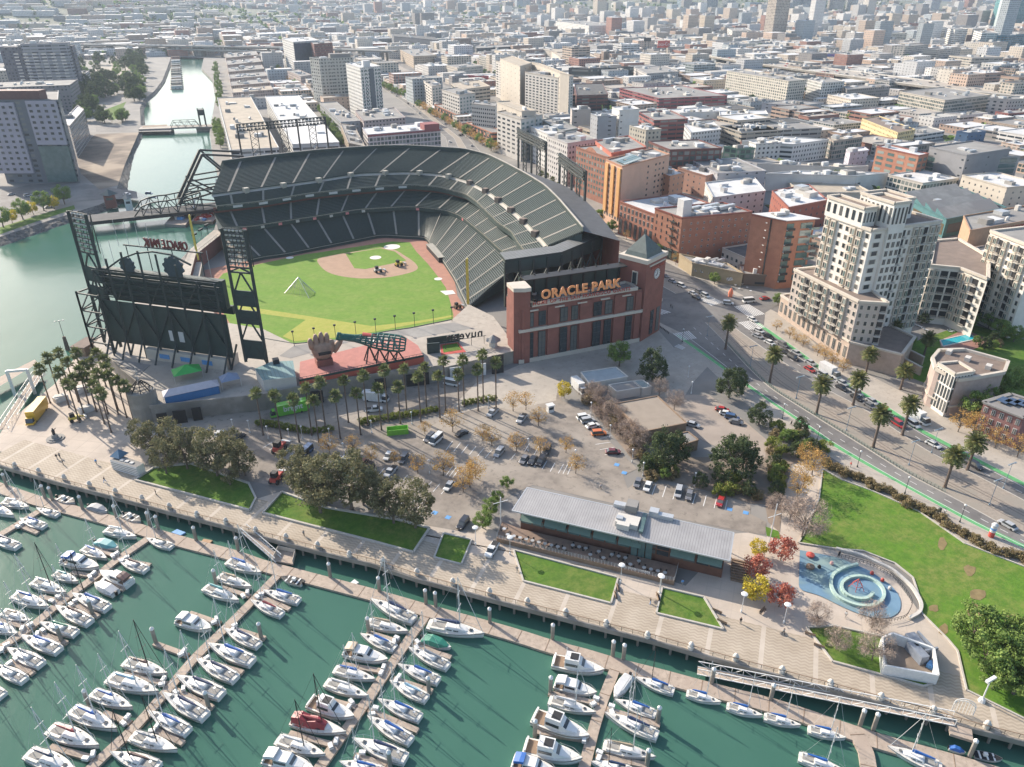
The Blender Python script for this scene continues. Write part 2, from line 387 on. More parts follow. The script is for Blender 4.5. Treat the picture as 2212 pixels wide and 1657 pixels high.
def grid_mat(name,c,line,s,rz=0):
 m,t,b=node_mat(name);co=N(t,'ShaderNodeTexCoord').outputs['Object'];mp=N(t,'ShaderNodeMapping');mp.inputs['Rotation'].default_value=(0,0,rz);t.links.new(co,mp.inputs[0])
 sx=N(t,'ShaderNodeSeparateXYZ');t.links.new(mp.outputs[0],sx.inputs[0])
 k=M_(t,'MAXIMUM',M_(t,'LESS_THAN',M_(t,'FRACT',M_(t,'DIVIDE',sx.outputs[0],s)),.05),M_(t,'LESS_THAN',M_(t,'FRACT',M_(t,'DIVIDE',sx.outputs[1],s)),.05))
 col=mixc(t,ramp(t,noise(t,.12,5),.35,.65),c,tuple(q*.8 for q in c));t.links.new(mixc(t,M_(t,'MULTIPLY',k,.6),col,line),b.inputs['Base Color']);b.inputs['Roughness'].default_value=.85
 return m
M['plaza']=grid_mat('plaza_paving',(.49,.415,.345),(.36,.30,.25),5.5,.6)
M['path']=grid_mat('path_paving',(.50,.43,.36),(.39,.34,.29),3.0,-.8)
area('plaza',M['plaza'],.03,plz)
area('park_path',M['path'],.02,[P(31,1180,840)]+PP(32,0,0,1000,200,940,600,1100,1490,1230,1880,1300,1980,1230,2090,1290)+PP(33,0,0,1320,500,1420,1500,1750,1920,1300,2040,1290,2200,1330)+[P(34,110,1000),P(34,230,700),P(34,470,640),P(34,480,740),P(34,500,900),P(9,1480,790),P(9,1700,1010),P(9,2063,1330),P(9,2063,1450)]+[inn[i]+(inn[i]-prom[i]).normalized()*-2 for i in(1,2,3,4,5,6,7,8,9,10,11,12,13,14)])
lot=PP(31,0,1480,370,1800,330,2212,290)+PP(32,0,100,330,700,400,1500,320,2100,130)+PP(23,0,0,1600,380,1480,900,1330)+PP(33,0,400,0,430,150,620,220,860,520,1080,740)+PP(33,0,960,800,1000,910,1100,830,1900,980,2060,1050,2060,1130,2200,1200,2190,1310,2040,1290,1580,1200,180,880)+PP(32,0,2212,960,2060,1060,1890,1300,1500,1230,1300,1170,600,930,150,890)+PP(31,0,2150,840,1760,760,1500,560)
area('car_park',M['asphalt'],.05,lot)
area('service_road',M['asphalt'],.045,[P(31,1250,380),P(5,0,1003),P(5,700,910),P(5,1030,865),P(5,1035,960),P(32,1960,185),P(32,1500,290),P(32,700,400),P(32,100,345),P(31,1700,365)])
area('forecourt',M['walk'],.06,PP(23,0,60,1500,1150,1260,1165,1090,1250,1180,1400,1350,1500,1300,1720,1480,1560,1656)+PP(33,0,1500,100,1300,130,900,110,660,0,400,0,380,150,0,230)+PP(32,0,2000,200,1600,300,1900,0))
area('yard',mat('yard_paving',(.36,.30,.25),.9,.2,.1),.065,PP(33,0,1260,110,1330,130,1500,100,1700,100,2000,320,2212,500,2212,640,1950,640,1500,420,1480,330))
area('lawn',M['lawn'],.12,PP(31,0,1170,842,1330,735,1650,700,2150,870,2212,1000,2160,1105),M['kerb'],.5,.45)
area('lawn',M['lawn'],.12,PP(32,0,60,1128,225,945,600,1080,1200,1180,1500,1258,1360,1468,1110,1400,1030,1378),M['kerb'],.5,.45)
area('lawn',M['lawn'],.12,PP(32,0,1540,1510,1620,1300,1865,1355,1775,1572),M['kerb'],.4,.35)
area('lawn',M['lawn'],.12,PP(8,0,1040,445,1625,600,1585,745,1095,620),M['kerb'],.4,.35)
area('lawn',M['lawn'],.12,PP(9,0,38,655,270,710,380,890,5,800),M['kerb'],.4,.35)
area('lawn',M['lawn'],.12,PP(9,0,845,880,1000,870,1270,930,1290,1100,1560,1190,1500,1210,990,1070),M['kerb'],.4,.35)
area('lawn',M['lawn'],.12,PP(33,0,2190,1240,2300,1280,2330,1350,2200,1320))
park=PP(34,0,470,745,640,840,900,935,1300,1110,1700,1390,2212,1590,2500,1700)+PP(9,0,2300,1200,2063,1390,1740,1230,1690,1010,1640,950,1490,800,1480,720,1440,600,1340,520,1160,450,1020,440,800,405)+PP(34,0,300,1320,440,1000)
M['park']=grass('park_grass',(.11,.215,.025),(.20,.21,.06),(.065,.15,.018))
area('park_lawn',M['park'],.14,park,M['kerb'],.35,.25)
dry=mat('dry_patch',(.24,.18,.08),.95,.3,.5)
for k,x,y,rx,ry in((34,1500,1390,45,60),(34,1740,1620,60,50),(9,1800,690,50,40),(9,1790,790,50,55),(9,1555,770,35,25),(9,1990,830,45,30),(9,1610,890,30,40)):
 area('dry_patch',dry,.18,[P(k,x+rx*cos(a*pi/5)*R.uniform(.7,1.1),y+ry*sin(a*pi/5)*R.uniform(.6,1.1))for a in range(10)])
for zb_,pl_ in enumerate((PP(34,0,0,500,130,590,460,620,200,700,130,1000,100,1290,0,1200,-60,800),PP(33,0,1130,700,1500,640,2212,640,2212,1050,2060,1040,1500,880,1130,800),PP(33,0,600,150,700,100,860,170,1130,440,1100,650,1040,660,860,440,690,240))):
 area('planting_bed',M['soil'],.09+.02*zb_,pl_)
def strip(name,m,z,L1,L2,kerb=None):
 g=MB();n=min(len(L1),len(L2))
 for i in range(n-1):
  a,b,c_,d_=L1[i],L1[i+1],L2[i+1],L2[i];q=[(p.x,p.y,z)for p in(a,b,c_,d_)]
  g.add(q if(b-a).cross(d_-a).z>0 else q[::-1],[(0,1,2,3)],m)
 if kerb:
  for L in(L1,L2):
   for a,b in zip(L,L[1:]):g.beam((a.x,a.y,z+.02),(b.x,b.y,z+.02),.25,kerb,.14)
 return struct(name,g)
def resample(line,n):
 d=[0]
 for a,b in zip(line,line[1:]):d.append(d[-1]+(b-a).length)
 out=[];j=0
 for i in range(n):
  t=d[-1]*i/(n-1)
  while j<len(d)-2 and d[j+1]<t:j+=1
  f=(t-d[j])/max(d[j+1]-d[j],1e-6);out.append(line[j].lerp(line[j+1],min(max(f,0),1)))
 return out
def smooth(line,n,it=2):
 p=resample(line,n)
 for _ in range(it):p=[p[0]]+[(p[i-1]+p[i]*2+p[i+1])/4 for i in range(1,n-1)]+[p[-1]]
 return p
lowL=smooth(PP(6,0,120,640,270,745,540,940)+PP(34,0,80,215,400,428,570,558,1000,800,1500,1078,1900,1292,2212,1432,2700,1680),40)
lowR=smooth(PP(6,0,300,560,380,640,560,835,690,960)+PP(34,0,200,160,430,305,880,582,1200,790,1560,968,2212,1325,2700,1600),40)
upL=smooth(PP(6,0,430,560,760,795,1020,960,1260,1082)+PP(34,0,1060,378,1400,606,1700,745,2212,1015,2700,1270),40)
upR=smooth(PP(6,0,620,560,850,720,1000,830,1200,950,1420,1080)+PP(34,0,1300,385,1560,520,1900,700,2212,855,2700,1120),40)
KX0,KX1=84,118
area('boulevard_ground',M['walk'],.055,[Vector((79,128,0)),Vector((79,-125,0)),P(23,1165,1090),P(6,120,640),lowL[12]+Vector((-8,-6,0)),lowL[-1]+Vector((-12,-10,0)),upR[-1]+Vector((14,10,0)),upR[12]+Vector((10,8,0)),Vector((122,-160,0)),Vector((122,128,0))])
cob=mat('cobbled_median',(.33,.28,.23),.9,.25,1.2,big=(.1,(.27,.24,.2)))
strip('road',M['road'],.10,lowL,lowR,M['kerb'])
strip('road',M['road'],.10,upL,upR,M['kerb'])
strip('median',cob,.13,lowR,upL)
strip('cycle_lane',M['green_lane'],.13,lowL,[a+(b-a).normalized()*1.9 for a,b in zip(lowL,lowR)])
strip('cycle_lane',M['green_lane'],.13,upR,[a+(b-a).normalized()*1.9 for a,b in zip(upR,upL)])
trk=mat('tram_rail',(.16,.13,.11),.5,.1,1)
g=MB()
for f in(.30,.38,.55,.63):
 L=[a.lerp(b,f)for a,b in zip(lowR,upL)]
 for a,b in zip(L,L[1:]):g.beam((a.x,a.y,.14),(b.x,b.y,.14),.22,trk,.05)
struct('tram_track',g)
g=MB()
for A_,B_,f,dash in((lowL,lowR,.22,0),(lowL,lowR,.60,1),(upL,upR,.35,1),(upL,upR,.70,0)):
 L=resample([a.lerp(b,f)for a,b in zip(A_,B_)],160)
 for i,(a,b)in enumerate(zip(L,L[1:])):
  if dash and i%5>1:continue
  t=(b-a).normalized();n_=Vector((-t.y,t.x,0))*.09
  g.add([(p.x,p.y,.155)for p in(a-n_,b-n_,b+n_,a+n_)],[(0,1,2,3)],M['white'])
def zebra(k,a,b,c_,d_,n):
 A_,B_,C_,D_=(P(k,*q)for q in(a,b,c_,d_))
 for i in range(n):
  f0,f1=(i+.2)/n,(i+.75)/n
  g.add([(p.x,p.y,.155)for p in(A_.lerp(B_,f0),A_.lerp(B_,f1),C_.lerp(D_,f1),C_.lerp(D_,f0))],[(0,1,2,3)],M['white'])
zebra(23,(1160,1060),(1250,1005),(1200,1085),(1380,1045),8)
zebra(23,(1385,1230),(1530,1205),(1470,1290),(1600,1270),8)
zebra(6,(500,560),(590,545),(560,605),(660,590),8)
zebra(6,(470,465),(560,450),(560,530),(660,510),9)
zebra(23,(1620,930),(1700,900),(1720,990),(1830,960),8)
zebra(23,(1400,1340),(1440,1320),(1470,1370),(1500,1350),4)
bays=[(32,1640,800,1700,720,1700,815,1762,735),(32,1250,860,1310,795,1600,960,1660,890),(32,970,815,1040,735,1110,820,1180,735),(32,1640,580,1700,500,2050,660,2110,590),(33,-10,660,30,610,330,765,370,690),(33,400,780,445,700,480,790,520,700),(33,1210,965,1245,870,1390,1005,1420,905),(33,1560,1045,1590,950,1840,1100,1860,1010),(32,60,560,140,510,280,640,370,570),(33,560,320,700,290,760,480,860,455),(33,720,530,850,510,800,620,920,600),(32,1100,1020,1150,960,1400,1080,1460,1010),(33,30,560,70,500,190,620,230,545)]
for b_ in bays:
 k=b_[0];A_,B_,C_,D_=(P(k,b_[i],b_[i+1])for i in(1,3,5,7));n=max(2,round((C_-A_).length/2.7))
 for i in range(n+1):
  a=A_.lerp(C_,i/n);b=B_.lerp(D_,i/n);t=(b-a).normalized();n_=Vector((-t.y,t.x,0))*.1
  g.add([(p.x,p.y,.085)for p in(a-n_,b-n_,b+n_,a+n_)],[(0,1,2,3)],M['white'])
for k,x,y in((33,905,705),(33,970,775),(33,1880,1090),(33,2020,1120),(32,1545,1120),(32,1660,1160)):
 p=P(k,x,y);g.box(p.x,p.y,.06,1.4,1.4,.03,M['bluepaint'],.7)
struct('road_markings',g)
area('crossroads',M['road'],.075,[V_(84,-117),V_(118,-117),V_(119,-132)]+PP(6,0,760,385,790,420,660,500,650,585)+[upR[1],upL[1],lowR[1],lowL[1]]+[P(6,150,620),P(23,1180,1085),P(23,1250,990)])
kgL=[Vector((84,-118,0)),Vector((84,125,0))]+PP(42,0,1640,1190,1300,900,1090,760)+PP(42,0,820,560)
kgR=[Vector((117,-118,0)),Vector((119,125,0))]+PP(42,0,1840,1200,1440,900,1090,680)+PP(42,0,900,560)
strip('road',M['road'],.09,kgL,kgR,M['kerb'])
strip('median',cob,.12,[a.lerp(b,.36)for a,b in zip(kgL,kgR)],[a.lerp(b,.62)for a,b in zip(kgL,kgR)],M['kerb'])
for i,yy in enumerate((-148,150,430,700,980)):
 sh=max(0,yy-100)*.09
 area('road',M['road'],.02,[Vector((-60 if yy>100 and 0 else 118+sh,yy-8,0)),Vector((1500,yy-8,0)),Vector((1500,yy+8,0)),Vector((118+sh,yy+8,0))])
for xx in(232,425,618):
 area('road',M['road'],.035,[Vector((xx-8,-600,0)),Vector((xx+8,-600,0)),Vector((xx+8,100,0)),Vector((xx+128,1500,0)),Vector((xx+112,1500,0)),Vector((xx-8,100,0))])
area('field_lawn',M['lawn'],.1,PP(41,0,960,930,1090,880,1050,960,1050,1000,980,1040,880,1010,850,970))
area('gravel_lot',mat('dark_earth',(.17,.13,.10),.95,.35,.1,big=(.03,(.30,.24,.18))),.08,PP(41,0,830,1160,1200,1145,1080,1420,1020,1600,860,1640,700,1500,640,1300))
area('gravel_lot',mat('pale_lot',(.37,.33,.27),.9,.3,.02),.08,PP(41,0,820,560,1230,520,1230,600,1110,740,850,760))
area('road',M['road'],.07,PP(41,0,830,1100,1330,1080,1480,1100,1480,1135,1200,1140,830,1140))
area('grass_strip',M['lawn'],.1,PP(21,0,0,310,380,190,640,118,650,150,400,230,0,370))
area('road',M['road'],.07,[P(21,-200,60),P(21,250,-60),P(21,640,-80),P(21,1180,0),P(21,1190,60),P(21,880,70),P(21,650,90),P(21,300,190),P(21,-200,290)])
g=MB();hn=60;hv=[]
def hill(x,y):
 d1=math.exp(-(((x+700)/900)**2+((y-3300)/900)**2));d2=math.exp(-(((x-1400)/3500)**2+((y-8500)/2200)**2));d3=math.exp(-(((x-3000)/1200)**2+((y-3600)/1300)**2))
 d4=math.exp(-(((x+2600)/1500)**2+((y-5200)/1500)**2))
 return 95*d1+280*d2+90*d3+130*d4+18*sin(x/410)*sin(y/530)*min(1,max(0,(y-2200)/2000))
for j in range(hn+1):
 for i in range(hn+1):
  x=-9000+24000*i/hn;y=1700+12000*(j/hn)**1.3;hv.append((x,y,hill(x,y)*min(1,(y-1700)/800)+.3-(2 if j==0 else 0)))
g.add(hv,[(j*(hn+1)+i,j*(hn+1)+i+1,(j+1)*(hn+1)+i+1,(j+1)*(hn+1)+i)for j in range(hn)for i in range(hn)],mat('hills',(.16,.16,.12),.95,.3,.004,big=(.002,(.10,.12,.07))))
struct('hills',g)
def HZ(p,y):
 a=Vector((p[0],p[1],0))-Vector((CX,CY,CZ));k=(828.5-y)/FPX
 return(k*a.dot(FW)-a.dot(UP))/(UP.z-k*FW.z)
def V3(x,y,z=0):return Vector((x,y,z))
def windows(root,A,B,z0,z1,cols,rows,wf,hf,name='window',glass=None,frame=None,proud=.06,limit=90,skip=None,gaps=None):
 ""
 glass=glass or M['glass'];d=(B-A);L=d.length;d.normalize();n=Vector((d.y,-d.x,0));cw=L/cols;ch=(z1-z0)/rows;w_,h_=cw*wf,ch*hf
 mb=MB();rz=atan2(d.y,d.x)
 if frame:mb.box(0,0,-h_/2-.12,w_+.25,.1,h_+.24,frame)
 mb.box(0,-.04 if frame else 0,-h_/2,w_,.12,h_,glass)
 if frame:mb.box(0,-.07,-h_/2,.08,.12,h_,frame)
 pr=mb.build(name,root,(0,0,0));cnt=0;rest=MB()
 for j in range(rows):
  for i in range(cols):
   if skip and skip(i,j):continue
   p=A+d*(cw*(i+.5))+n*proud;z=z0+ch*(j+.5)
   if cnt>=limit:rest.box(p.x+n.x*.0,p.y,z-h_/2,w_,.12,h_,glass,rz);continue
   o=pr if cnt==0 else pr.copy()
   if cnt:link(o,root)
   o.location=(p.x-root.location.x,p.y-root.location.y,z-root.location.z);o.rotation_euler=(0,0,rz);cnt+=1
 if rest.f:meta(rest.build('windows',root),kind='stuff')
 return cnt
def parapet(mb,poly,z,h,t,m):
 for a,b in zip(poly,poly[1:]+poly[:1]):mb.beam((a[0],a[1],z+h/2),(b[0],b[1],z+h/2),t,m,h)
PZ=5.0
FZ=.1
track=[P(11,640,1275),P(11,850,1245),P(11,1250,1165),P(11,1680,1080),P(11,1900,1035),P(12,30,1058),P(12,170,1065),P(12,350,1300),P(12,480,1500),P(22,1740,900),P(22,1840,1065)]+PP(22,PZ,1690,1105,1340,1175,1130,1205,760,1275,330,1312,80,1272)+[V3(-95,-70),V3(-100,-30),V3(-97,2),P(11,480,1310)]
area('warning_track',M['dirt2'],FZ,track)
turf=PP(11,0,100,1560,200,1450,600,1345,850,1292,1100,1240)+PP(22,0,440,543,1175,432,1330,440,1385,520,1480,620,1560,720,1640,830,1680,960,1705,1070)+PP(22,PZ,1690,1112,1130,1212,760,1285,330,1325)+[V3(-88,-80),V3(-93,-30)]
area('outfield_grass',M['turf'],FZ+.03,turf)
area('worn_grass',M['turfy'],FZ+.05,PP(22,0,-150,985,25,1012,500,1085,1000,1165,1400,1120,1700,1068,1700,1085,1130,1192,760,1258,330,1296,230,1252,430,1110,25,1055,-150,1030))
area('infield_dirt',M['dirt'],FZ+.06,smooth(PP(22,0,1100,485,1200,500,1300,565,1370,610,1415,670,1350,702,1150,745,900,757,700,730,600,692,545,635,515,580,720,540,1100,485),60,3)[:-1])
area('infield_grass',M['turf'],FZ+.08,PP(22,0,775,540,1075,492,1200,520,1300,598,945,672,850,665))
circ=lambda p,r,n=28:[V3(p.x+r*cos(2*pi*i/n),p.y+r*sin(2*pi*i/n))for i in range(n)]
area('home_circle',M['tarp'],FZ+.10,circ(P(22,1175,480),4.3))
area('pitching_mound',M['tarp'],FZ+.14,circ(P(22,1033,573),2.9))
for q in((22,292,574),(22,1575,757)):area('on_deck_circle',M['tarp'],FZ+.10,circ(P(*q),1.9))
area('batting_cage_mat',M['tarp'],FZ+.10,PP(22,0,1590,862,1700,855,1725,885,1640,897))
def ring(spec,z,n=97):
 return[Vector((p.x,p.y,z))for p in smooth([P(k,x,y,z)for k,x,y in spec],n,3)]
R0=ring([(11,470,1312),(11,640,1270),(11,850,1245),(11,1250,1165),(11,1680,1080),(11,1900,1035),(12,30,1055),(12,170,1060),(12,350,1300),(12,480,1500),(12,620,1800),(22,1830,1010)],1.4)
cl=[(11,200,965),(11,490,953),(11,840,895),(11,1330,820),(11,1660,765),(11,2200,735),(12,170,748),(12,400,775),(12,560,840),(12,640,905),(12,800,1040),(12,970,1195),(12,1120,1340),(22,2150,640)]
R1=ring(cl,12.5)
uf=[(11,130,735),(11,600,685),(11,1100,600),(11,1650,540),(11,2200,500),(12,300,525),(12,600,600),(12,730,690),(12,960,920),(12,1100,1010),(12,1160,1120),(12,1250,1230)]
R3=ring(uf,21.5)
ai=[(11,100,640),(11,150,632),(11,620,568),(11,1180,490),(11,1650,410),(11,2200,392),(12,330,415),(12,600,485),(12,830,605),(12,1150,860),(12,1400,1130),(12,1450,1190)]
R4=ring(ai,25.2)
ri=[(11,200,285),(11,600,232),(11,1250,160),(11,1900,115),(12,0,112),(12,600,150),(12,850,215),(12,1050,315),(12,1260,430),(12,1450,550),(12,1600,700),(12,1860,1015)]
R5=ring(ri,34.5)
cen=V3(-30,-40)
def out(Rg,d,z):return[Vector((p.x,p.y,z))+(q.normalized()*d)for p,q in((p,Vector((p.x-cen.x,p.y-cen.y,0)))for p in Rg)]
R2=[a.lerp(b,.0)for a,b in zip(out(R3,3.0,17.2),R3)]
R1b=out(R1,4.0,11.0)
stand=thing('grandstand','three decked dark green grandstand curving around the ball field','grandstand',(20,20,0))
def deck(name,A_,B_,rows,i0=0,i1=None,riser=.55):
 ""
 i1=i1 or len(A_);mb=MB();A_=A_[i0:i1];B_=B_[i0:i1];n=len(A_)
 for r_ in range(rows):
  f0,f1,fs=r_/rows,(r_+1)/rows,(r_+.42)/rows;z=None
  L=[]
  for a,b in zip(A_,B_):
   p0=a.lerp(b,f0);ps=a.lerp(b,fs);pm=a.lerp(b,fs+.3/rows);p1=a.lerp(b,f1);z0=p0.z;rise=(b.z-a.z)/rows
   L.append([(p0.x,p0.y,z0),(p0.x,p0.y,z0+rise*.98),(ps.x,ps.y,z0+rise),(ps.x,ps.y,z0+rise+.75),(pm.x,pm.y,z0+rise+.85),(pm.x,pm.y,z0+rise),(p1.x,p1.y,z0+rise)])
  for q in range(6):
   m_=(M['tread'],M['tread'],M['seat'],M['seat'],M['seat'],M['tread'])[q]
   vs=[l[q]for l in L]+[l[q+1]for l in L]
   mb.add(vs,[(i+1,i,i+n,i+n+1)for i in range(n-1)],m_)
 o=mb.build(name,stand)
 return o
deck('lower_seating',R0,R1b,30);deck('club_seating',R1,R2,11);deck('upper_front_seating',R3,R4,8);
R4b=out(R4,1.6,26.4);deck('upper_seating',R4b,R5,22)
M['aisle']=mat('aisle_steps',(.24,.225,.195),.9,.15,.6)
def aisle(A_,B_,step,w_,name,lift=.5):
 for i in range(step//2,len(A_)-1,step):
  a,b=A_[i],B_[i];t=(A_[i+1]-A_[i-1]).normalized()*w_/2;n=14;vs=[]
  mb=MB();up_=Vector((0,0,lift))
  for j in range(n+1):
   p=a.lerp(b,j/n)+up_;vs+=[p-t,p+t]
  mb.add(vs,[(2*j,2*j+1,2*j+3,2*j+2)for j in range(n)],M['aisle']);mb.build(name,stand)
aisle(R0,R1b,6,1.1,'aisle',1.02);aisle(R1,R2,6,1.1,'aisle',1.02);aisle(R3,R4,6,1.1,'aisle',1.02);aisle(R4b,R5,6,1.2,'aisle',1.02)
def band(name,A_,B_,m_,flip=False):
 mb=MB();n=len(A_);mb.add(list(A_)+list(B_),[(i,i+1,i+n+1,i+n)for i in range(n-1)],m_);return mb.build(name,stand)
dz=lambda L,z:[Vector((p.x,p.y,z))for p in L]
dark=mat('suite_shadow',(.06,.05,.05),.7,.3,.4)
redb=mat('dark_red_wall',(.20,.07,.055),.8,.2,.3)
band('field_wall',dz(R0,0),dz(R0,1.5),M['steelp'])
band('club_front',dz(R1,10.9),dz(R1,12.9),M['steelp']);band('club_rail',dz(R1,12.9),dz(R1,13.25),M['tread'])
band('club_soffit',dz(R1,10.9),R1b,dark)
band('suite_wall',dz(R2,16.5),dz(R2,21),redb)
band('deck_front',dz(R3,19.6),dz(R3,22.1),M['steelp']);band('deck_rail',dz(R3,22.1),dz(R3,22.5),M['tread'])
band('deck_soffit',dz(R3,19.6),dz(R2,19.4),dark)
band('cross_aisle',R4,R4b,M['ctilt'])
R6=out(R5,.3,34.5);R6t=dz(R6,37.2);R7=out(R5,6.5,36.0);R7k=out(R5,15,33)
band('rim_wall',R6,R6t,M['steelp']);
rb=MB()
for i in range(len(R6t)-1):
 rb.beam(R6t[i],R6t[i+1],.7,M['ctilt'],.35)
rb.build('rim_coping',stand)
roofk=mat('dark_walkway_roof',(.085,.085,.088),.7,.2,.3)
wid=[4.5+11*min(1,max(0,(i-52)/20))for i in range(97)]
R8=[Vector((p.x,p.y,0))+Vector((p.x-cen.x,p.y-cen.y,0)).normalized()*w_ for p,w_ in zip(R5,wid)]
for i in range(97):
 if R8[i].x>79.5:R8[i].x=79.5+(R8[i].x-79.5)*.15
band('walkway_roof',dz(R6,35.5),dz(R8,33.2),roofk);band('outer_wall',dz(R8,33.2),dz(R8,0),M['brick'])
def endwall(i):
 mb=MB();q=[dz([R0[i]],0)[0],R0[i],R1b[i],R1[i],R2[i],R3[i],R4[i],R5[i],R6t[i],dz([R8[i]],33.2)[0],dz([R8[i]],0)[0]]
 mb.add(q,[tuple(range(len(q)))],M['steelp']);mb.build('end_wall',stand)
endwall(0)
for i in range(6,94,7):
 p=R4[i].lerp(R4b[i],.4);mb=MB();mb.box(p.x,p.y,p.z,2.6,2.6,2.6,M['tread']if i<50 else M['roofb'],.4);mb.build('vomitory',stand)
sgn=mat('ribbon_board_red',(.75,.25,.25),.5,.1,1)
for i in list(range(4,34,4))+[45,60]:
 a,b=R1[i],R1[i+1];n=Vector((cen.x-a.x,cen.y-a.y,0)).normalized()*.15;mb=MB()
 mb.add([(a.x+n.x,a.y+n.y,11.2),(a.lerp(b,.8).x+n.x,a.lerp(b,.8).y+n.y,11.2),(a.lerp(b,.8).x+n.x,a.lerp(b,.8).y+n.y,12.5),(a.x+n.x,a.y+n.y,12.5)],[(0,1,2,3)],sgn if i%8 else M['stone']);mb.build('ribbon_sign',stand)
for i in list(range(3,40,5)):
 a,b=R3[i],R3[i+2];n=Vector((cen.x-a.x,cen.y-a.y,0)).normalized()*.15;mb=MB();e2=a.lerp(b,.9)
 mb.add([(a.x+n.x,a.y+n.y,20.4),(e2.x+n.x,e2.y+n.y,20.4),(e2.x+n.x,e2.y+n.y,21.6),(a.x+n.x,a.y+n.y,21.6)],[(0,1,2,3)],M['roofw']);mb.build('deck_sign',stand)
for k,a_,b_ in((11,(1260,1150),(1660,1085)),(12,(215,1180),(350,1330))):
 a,b=P(k,*a_),P(k,*b_);mb=MB();mb.beam((a.x,a.y,1.3),(b.x,b.y,1.3),3.2,M['black'],2.4);mb.beam((a.x,a.y,2.6),(b.x,b.y,2.6),3.6,M['dred']if k==11 else M['tread'],.25);mb.build('dugout',stand)
RC=[P(12,*q,31)for q in((970,1222),(1550,1150),(1890,1010),(2075,1040),(1640,1215),(1030,1300))]
canopy=thing('stand_end_roof','dark flat roof on a steel frame at the near end of the upper deck','canopy',(30,-118,0))
def ribbed(name,c,s,ang=0,dk=.6):
 m,t,b=node_mat(name);co=N(t,'ShaderNodeTexCoord').outputs['Object'];mp=N(t,'ShaderNodeMapping');mp.inputs['Rotation'].default_value=(0,0,-ang);t.links.new(co,mp.inputs[0])
 sx=N(t,'ShaderNodeSeparateXYZ');t.links.new(mp.outputs[0],sx.inputs[0]);k=M_(t,'LESS_THAN',M_(t,'FRACT',M_(t,'DIVIDE',sx.outputs[0],s)),.16)
 col=mixc(t,ramp(t,noise(t,.25,4),.35,.65),c,tuple(q*.82 for q in c));t.links.new(mixc(t,k,col,tuple(q*dk for q in c)),b.inputs['Base Color']);b.inputs['Roughness'].default_value=.55;b.inputs['Metallic'].default_value=.15
 return m
M['ribdark']=ribbed('dark_ribbed_roof',(.20,.20,.19),1.5)
mb=MB();mb.sheet(RC,M['ribdark']);
for i,(a,b)in enumerate(zip(RC,RC[1:]+RC[:1])):
 mb.add([a,b,b-V3(0,0,1),a-V3(0,0,1)],[(0,1,2,3)],M['steel'])
mb.build('roof',canopy)
mb=MB();lo=22.5
for a,b in((RC[5],RC[4]),(RC[4],RC[3])):
 mb.add([a-V3(0,0,1),b-V3(0,0,1),V3(b.x,b.y,25.5),V3(a.x,a.y,25.5)],[(0,1,2,3)],M['steelp'])
mb.build('fascia_panel',canopy)
for a,b in((RC[5],RC[4]),(RC[4],RC[3])):
 n=4
 for i in range(n+(1 if b==RC[3]else 0)):
  p=a.lerp(b,i/n);q=a.lerp(b,(i+1)/n);m2=MB()
  m2.beam((p.x,p.y,12 if p.x<40 else 0),(p.x,p.y,30),.8,M['steel']);m2.build('column',canopy)
  if i<n:
   m2=MB();m2.beam((p.x,p.y,15),(q.x,q.y,25.5),.4,M['steel']);m2.beam((p.x,p.y,25.5),(q.x,q.y,15),.4,M['steel']);m2.beam((p.x,p.y,15),(q.x,q.y,15),.5,M['steel']);m2.build('brace',canopy)
mb=MB();
for Ra,Rb in((R3,R5),(R1,R2),(R0,R1b)):
 a,b=Ra[-1],Rb[-1];mb.add([a,b,V3(b.x,b.y,max(b.z-6,0)),V3(a.x,a.y,max(a.z-2,0))],[(0,1,2,3)],M['steelp'])
mb.build('end_wall',stand)
pod=thing('outfield_podium','long pale concrete podium and wall behind the outfield with dark openings','podium',(-90,-120,0))
top_=[P(4,*q,PZ)for q in((885,1075),(815,1030),(798,975),(830,930),(740,860),(660,780),(560,690),(640,600))]+[V3(-128,-52),V3(-110,-18),V3(-100,3),V3(-93,1),V3(-98,-35),V3(-93,-78),V3(-78.5,-93)]+[P(22,*q,PZ)for q in((330,1318),(760,1281),(1130,1211),(1340,1181),(1690,1110))]+[P(22,1840,1070)]+[V3(7,-118),V3(3,-150.6)]+[P(5,700,905),P(5,0,1000)]+[P(4,1600,1085)]
mb=MB();mb.prism([(p.x,p.y)for p in top_],0,PZ,M['wall_c'],M['walk']);mb.build('podium_wall',pod)
mb=MB();front=[top_[0],P(4,1600,1085),P(5,0,1000),P(5,700,905)]
for a,b in zip(top_[:6],top_[1:6]):mb.beam((a.x,a.y,PZ+.5),(b.x,b.y,PZ+.5),.3,M['wall_c'],1.0)
for a,b in zip(front,front[1:]):mb.beam((a.x,a.y,PZ+.55),(b.x,b.y,PZ+.55),.35,M['wall_c'],1.1)
mb.build('parapet',pod)
def opening(k,xl,yl,xr,yr,h,name='opening',m_=None):
 a,b=P(k,xl,yl),P(k,xr,yr);d=(b-a).normalized();n=Vector((d.y,-d.x,0));n=n if n.y<0 else-n
 a=a+n*.12;b=b+n*.12;mb=MB();mb.beam((a.x,a.y,h/2+.05),(b.x,b.y,h/2+.05),.3,m_ or M['black'],h);mb.build(name,pod)
for q in((31,1375,375,1465,362),(31,1515,350,1625,335),(31,1675,325,1755,312),(4,1870,1047,1945,1037),(5,288,972,355,964),(5,475,945,610,928)):opening(*q,4.6)
for q in((5,735,902,800,893),(5,905,878,950,872)):opening(*q,4.6,'roller_door',M['roofw'])
opening(5,985,868,1055,858,7.2)
arc=thing('arcade_wall','brick right field wall with a narrow paved walkway on top beside the water','wall',(-93,30,0))
AW=[V3(-100,3),V3(-93,1),V3(-86,28),V3(-76,40),V3(-66,100),V3(-78,100),V3(-88,60)]
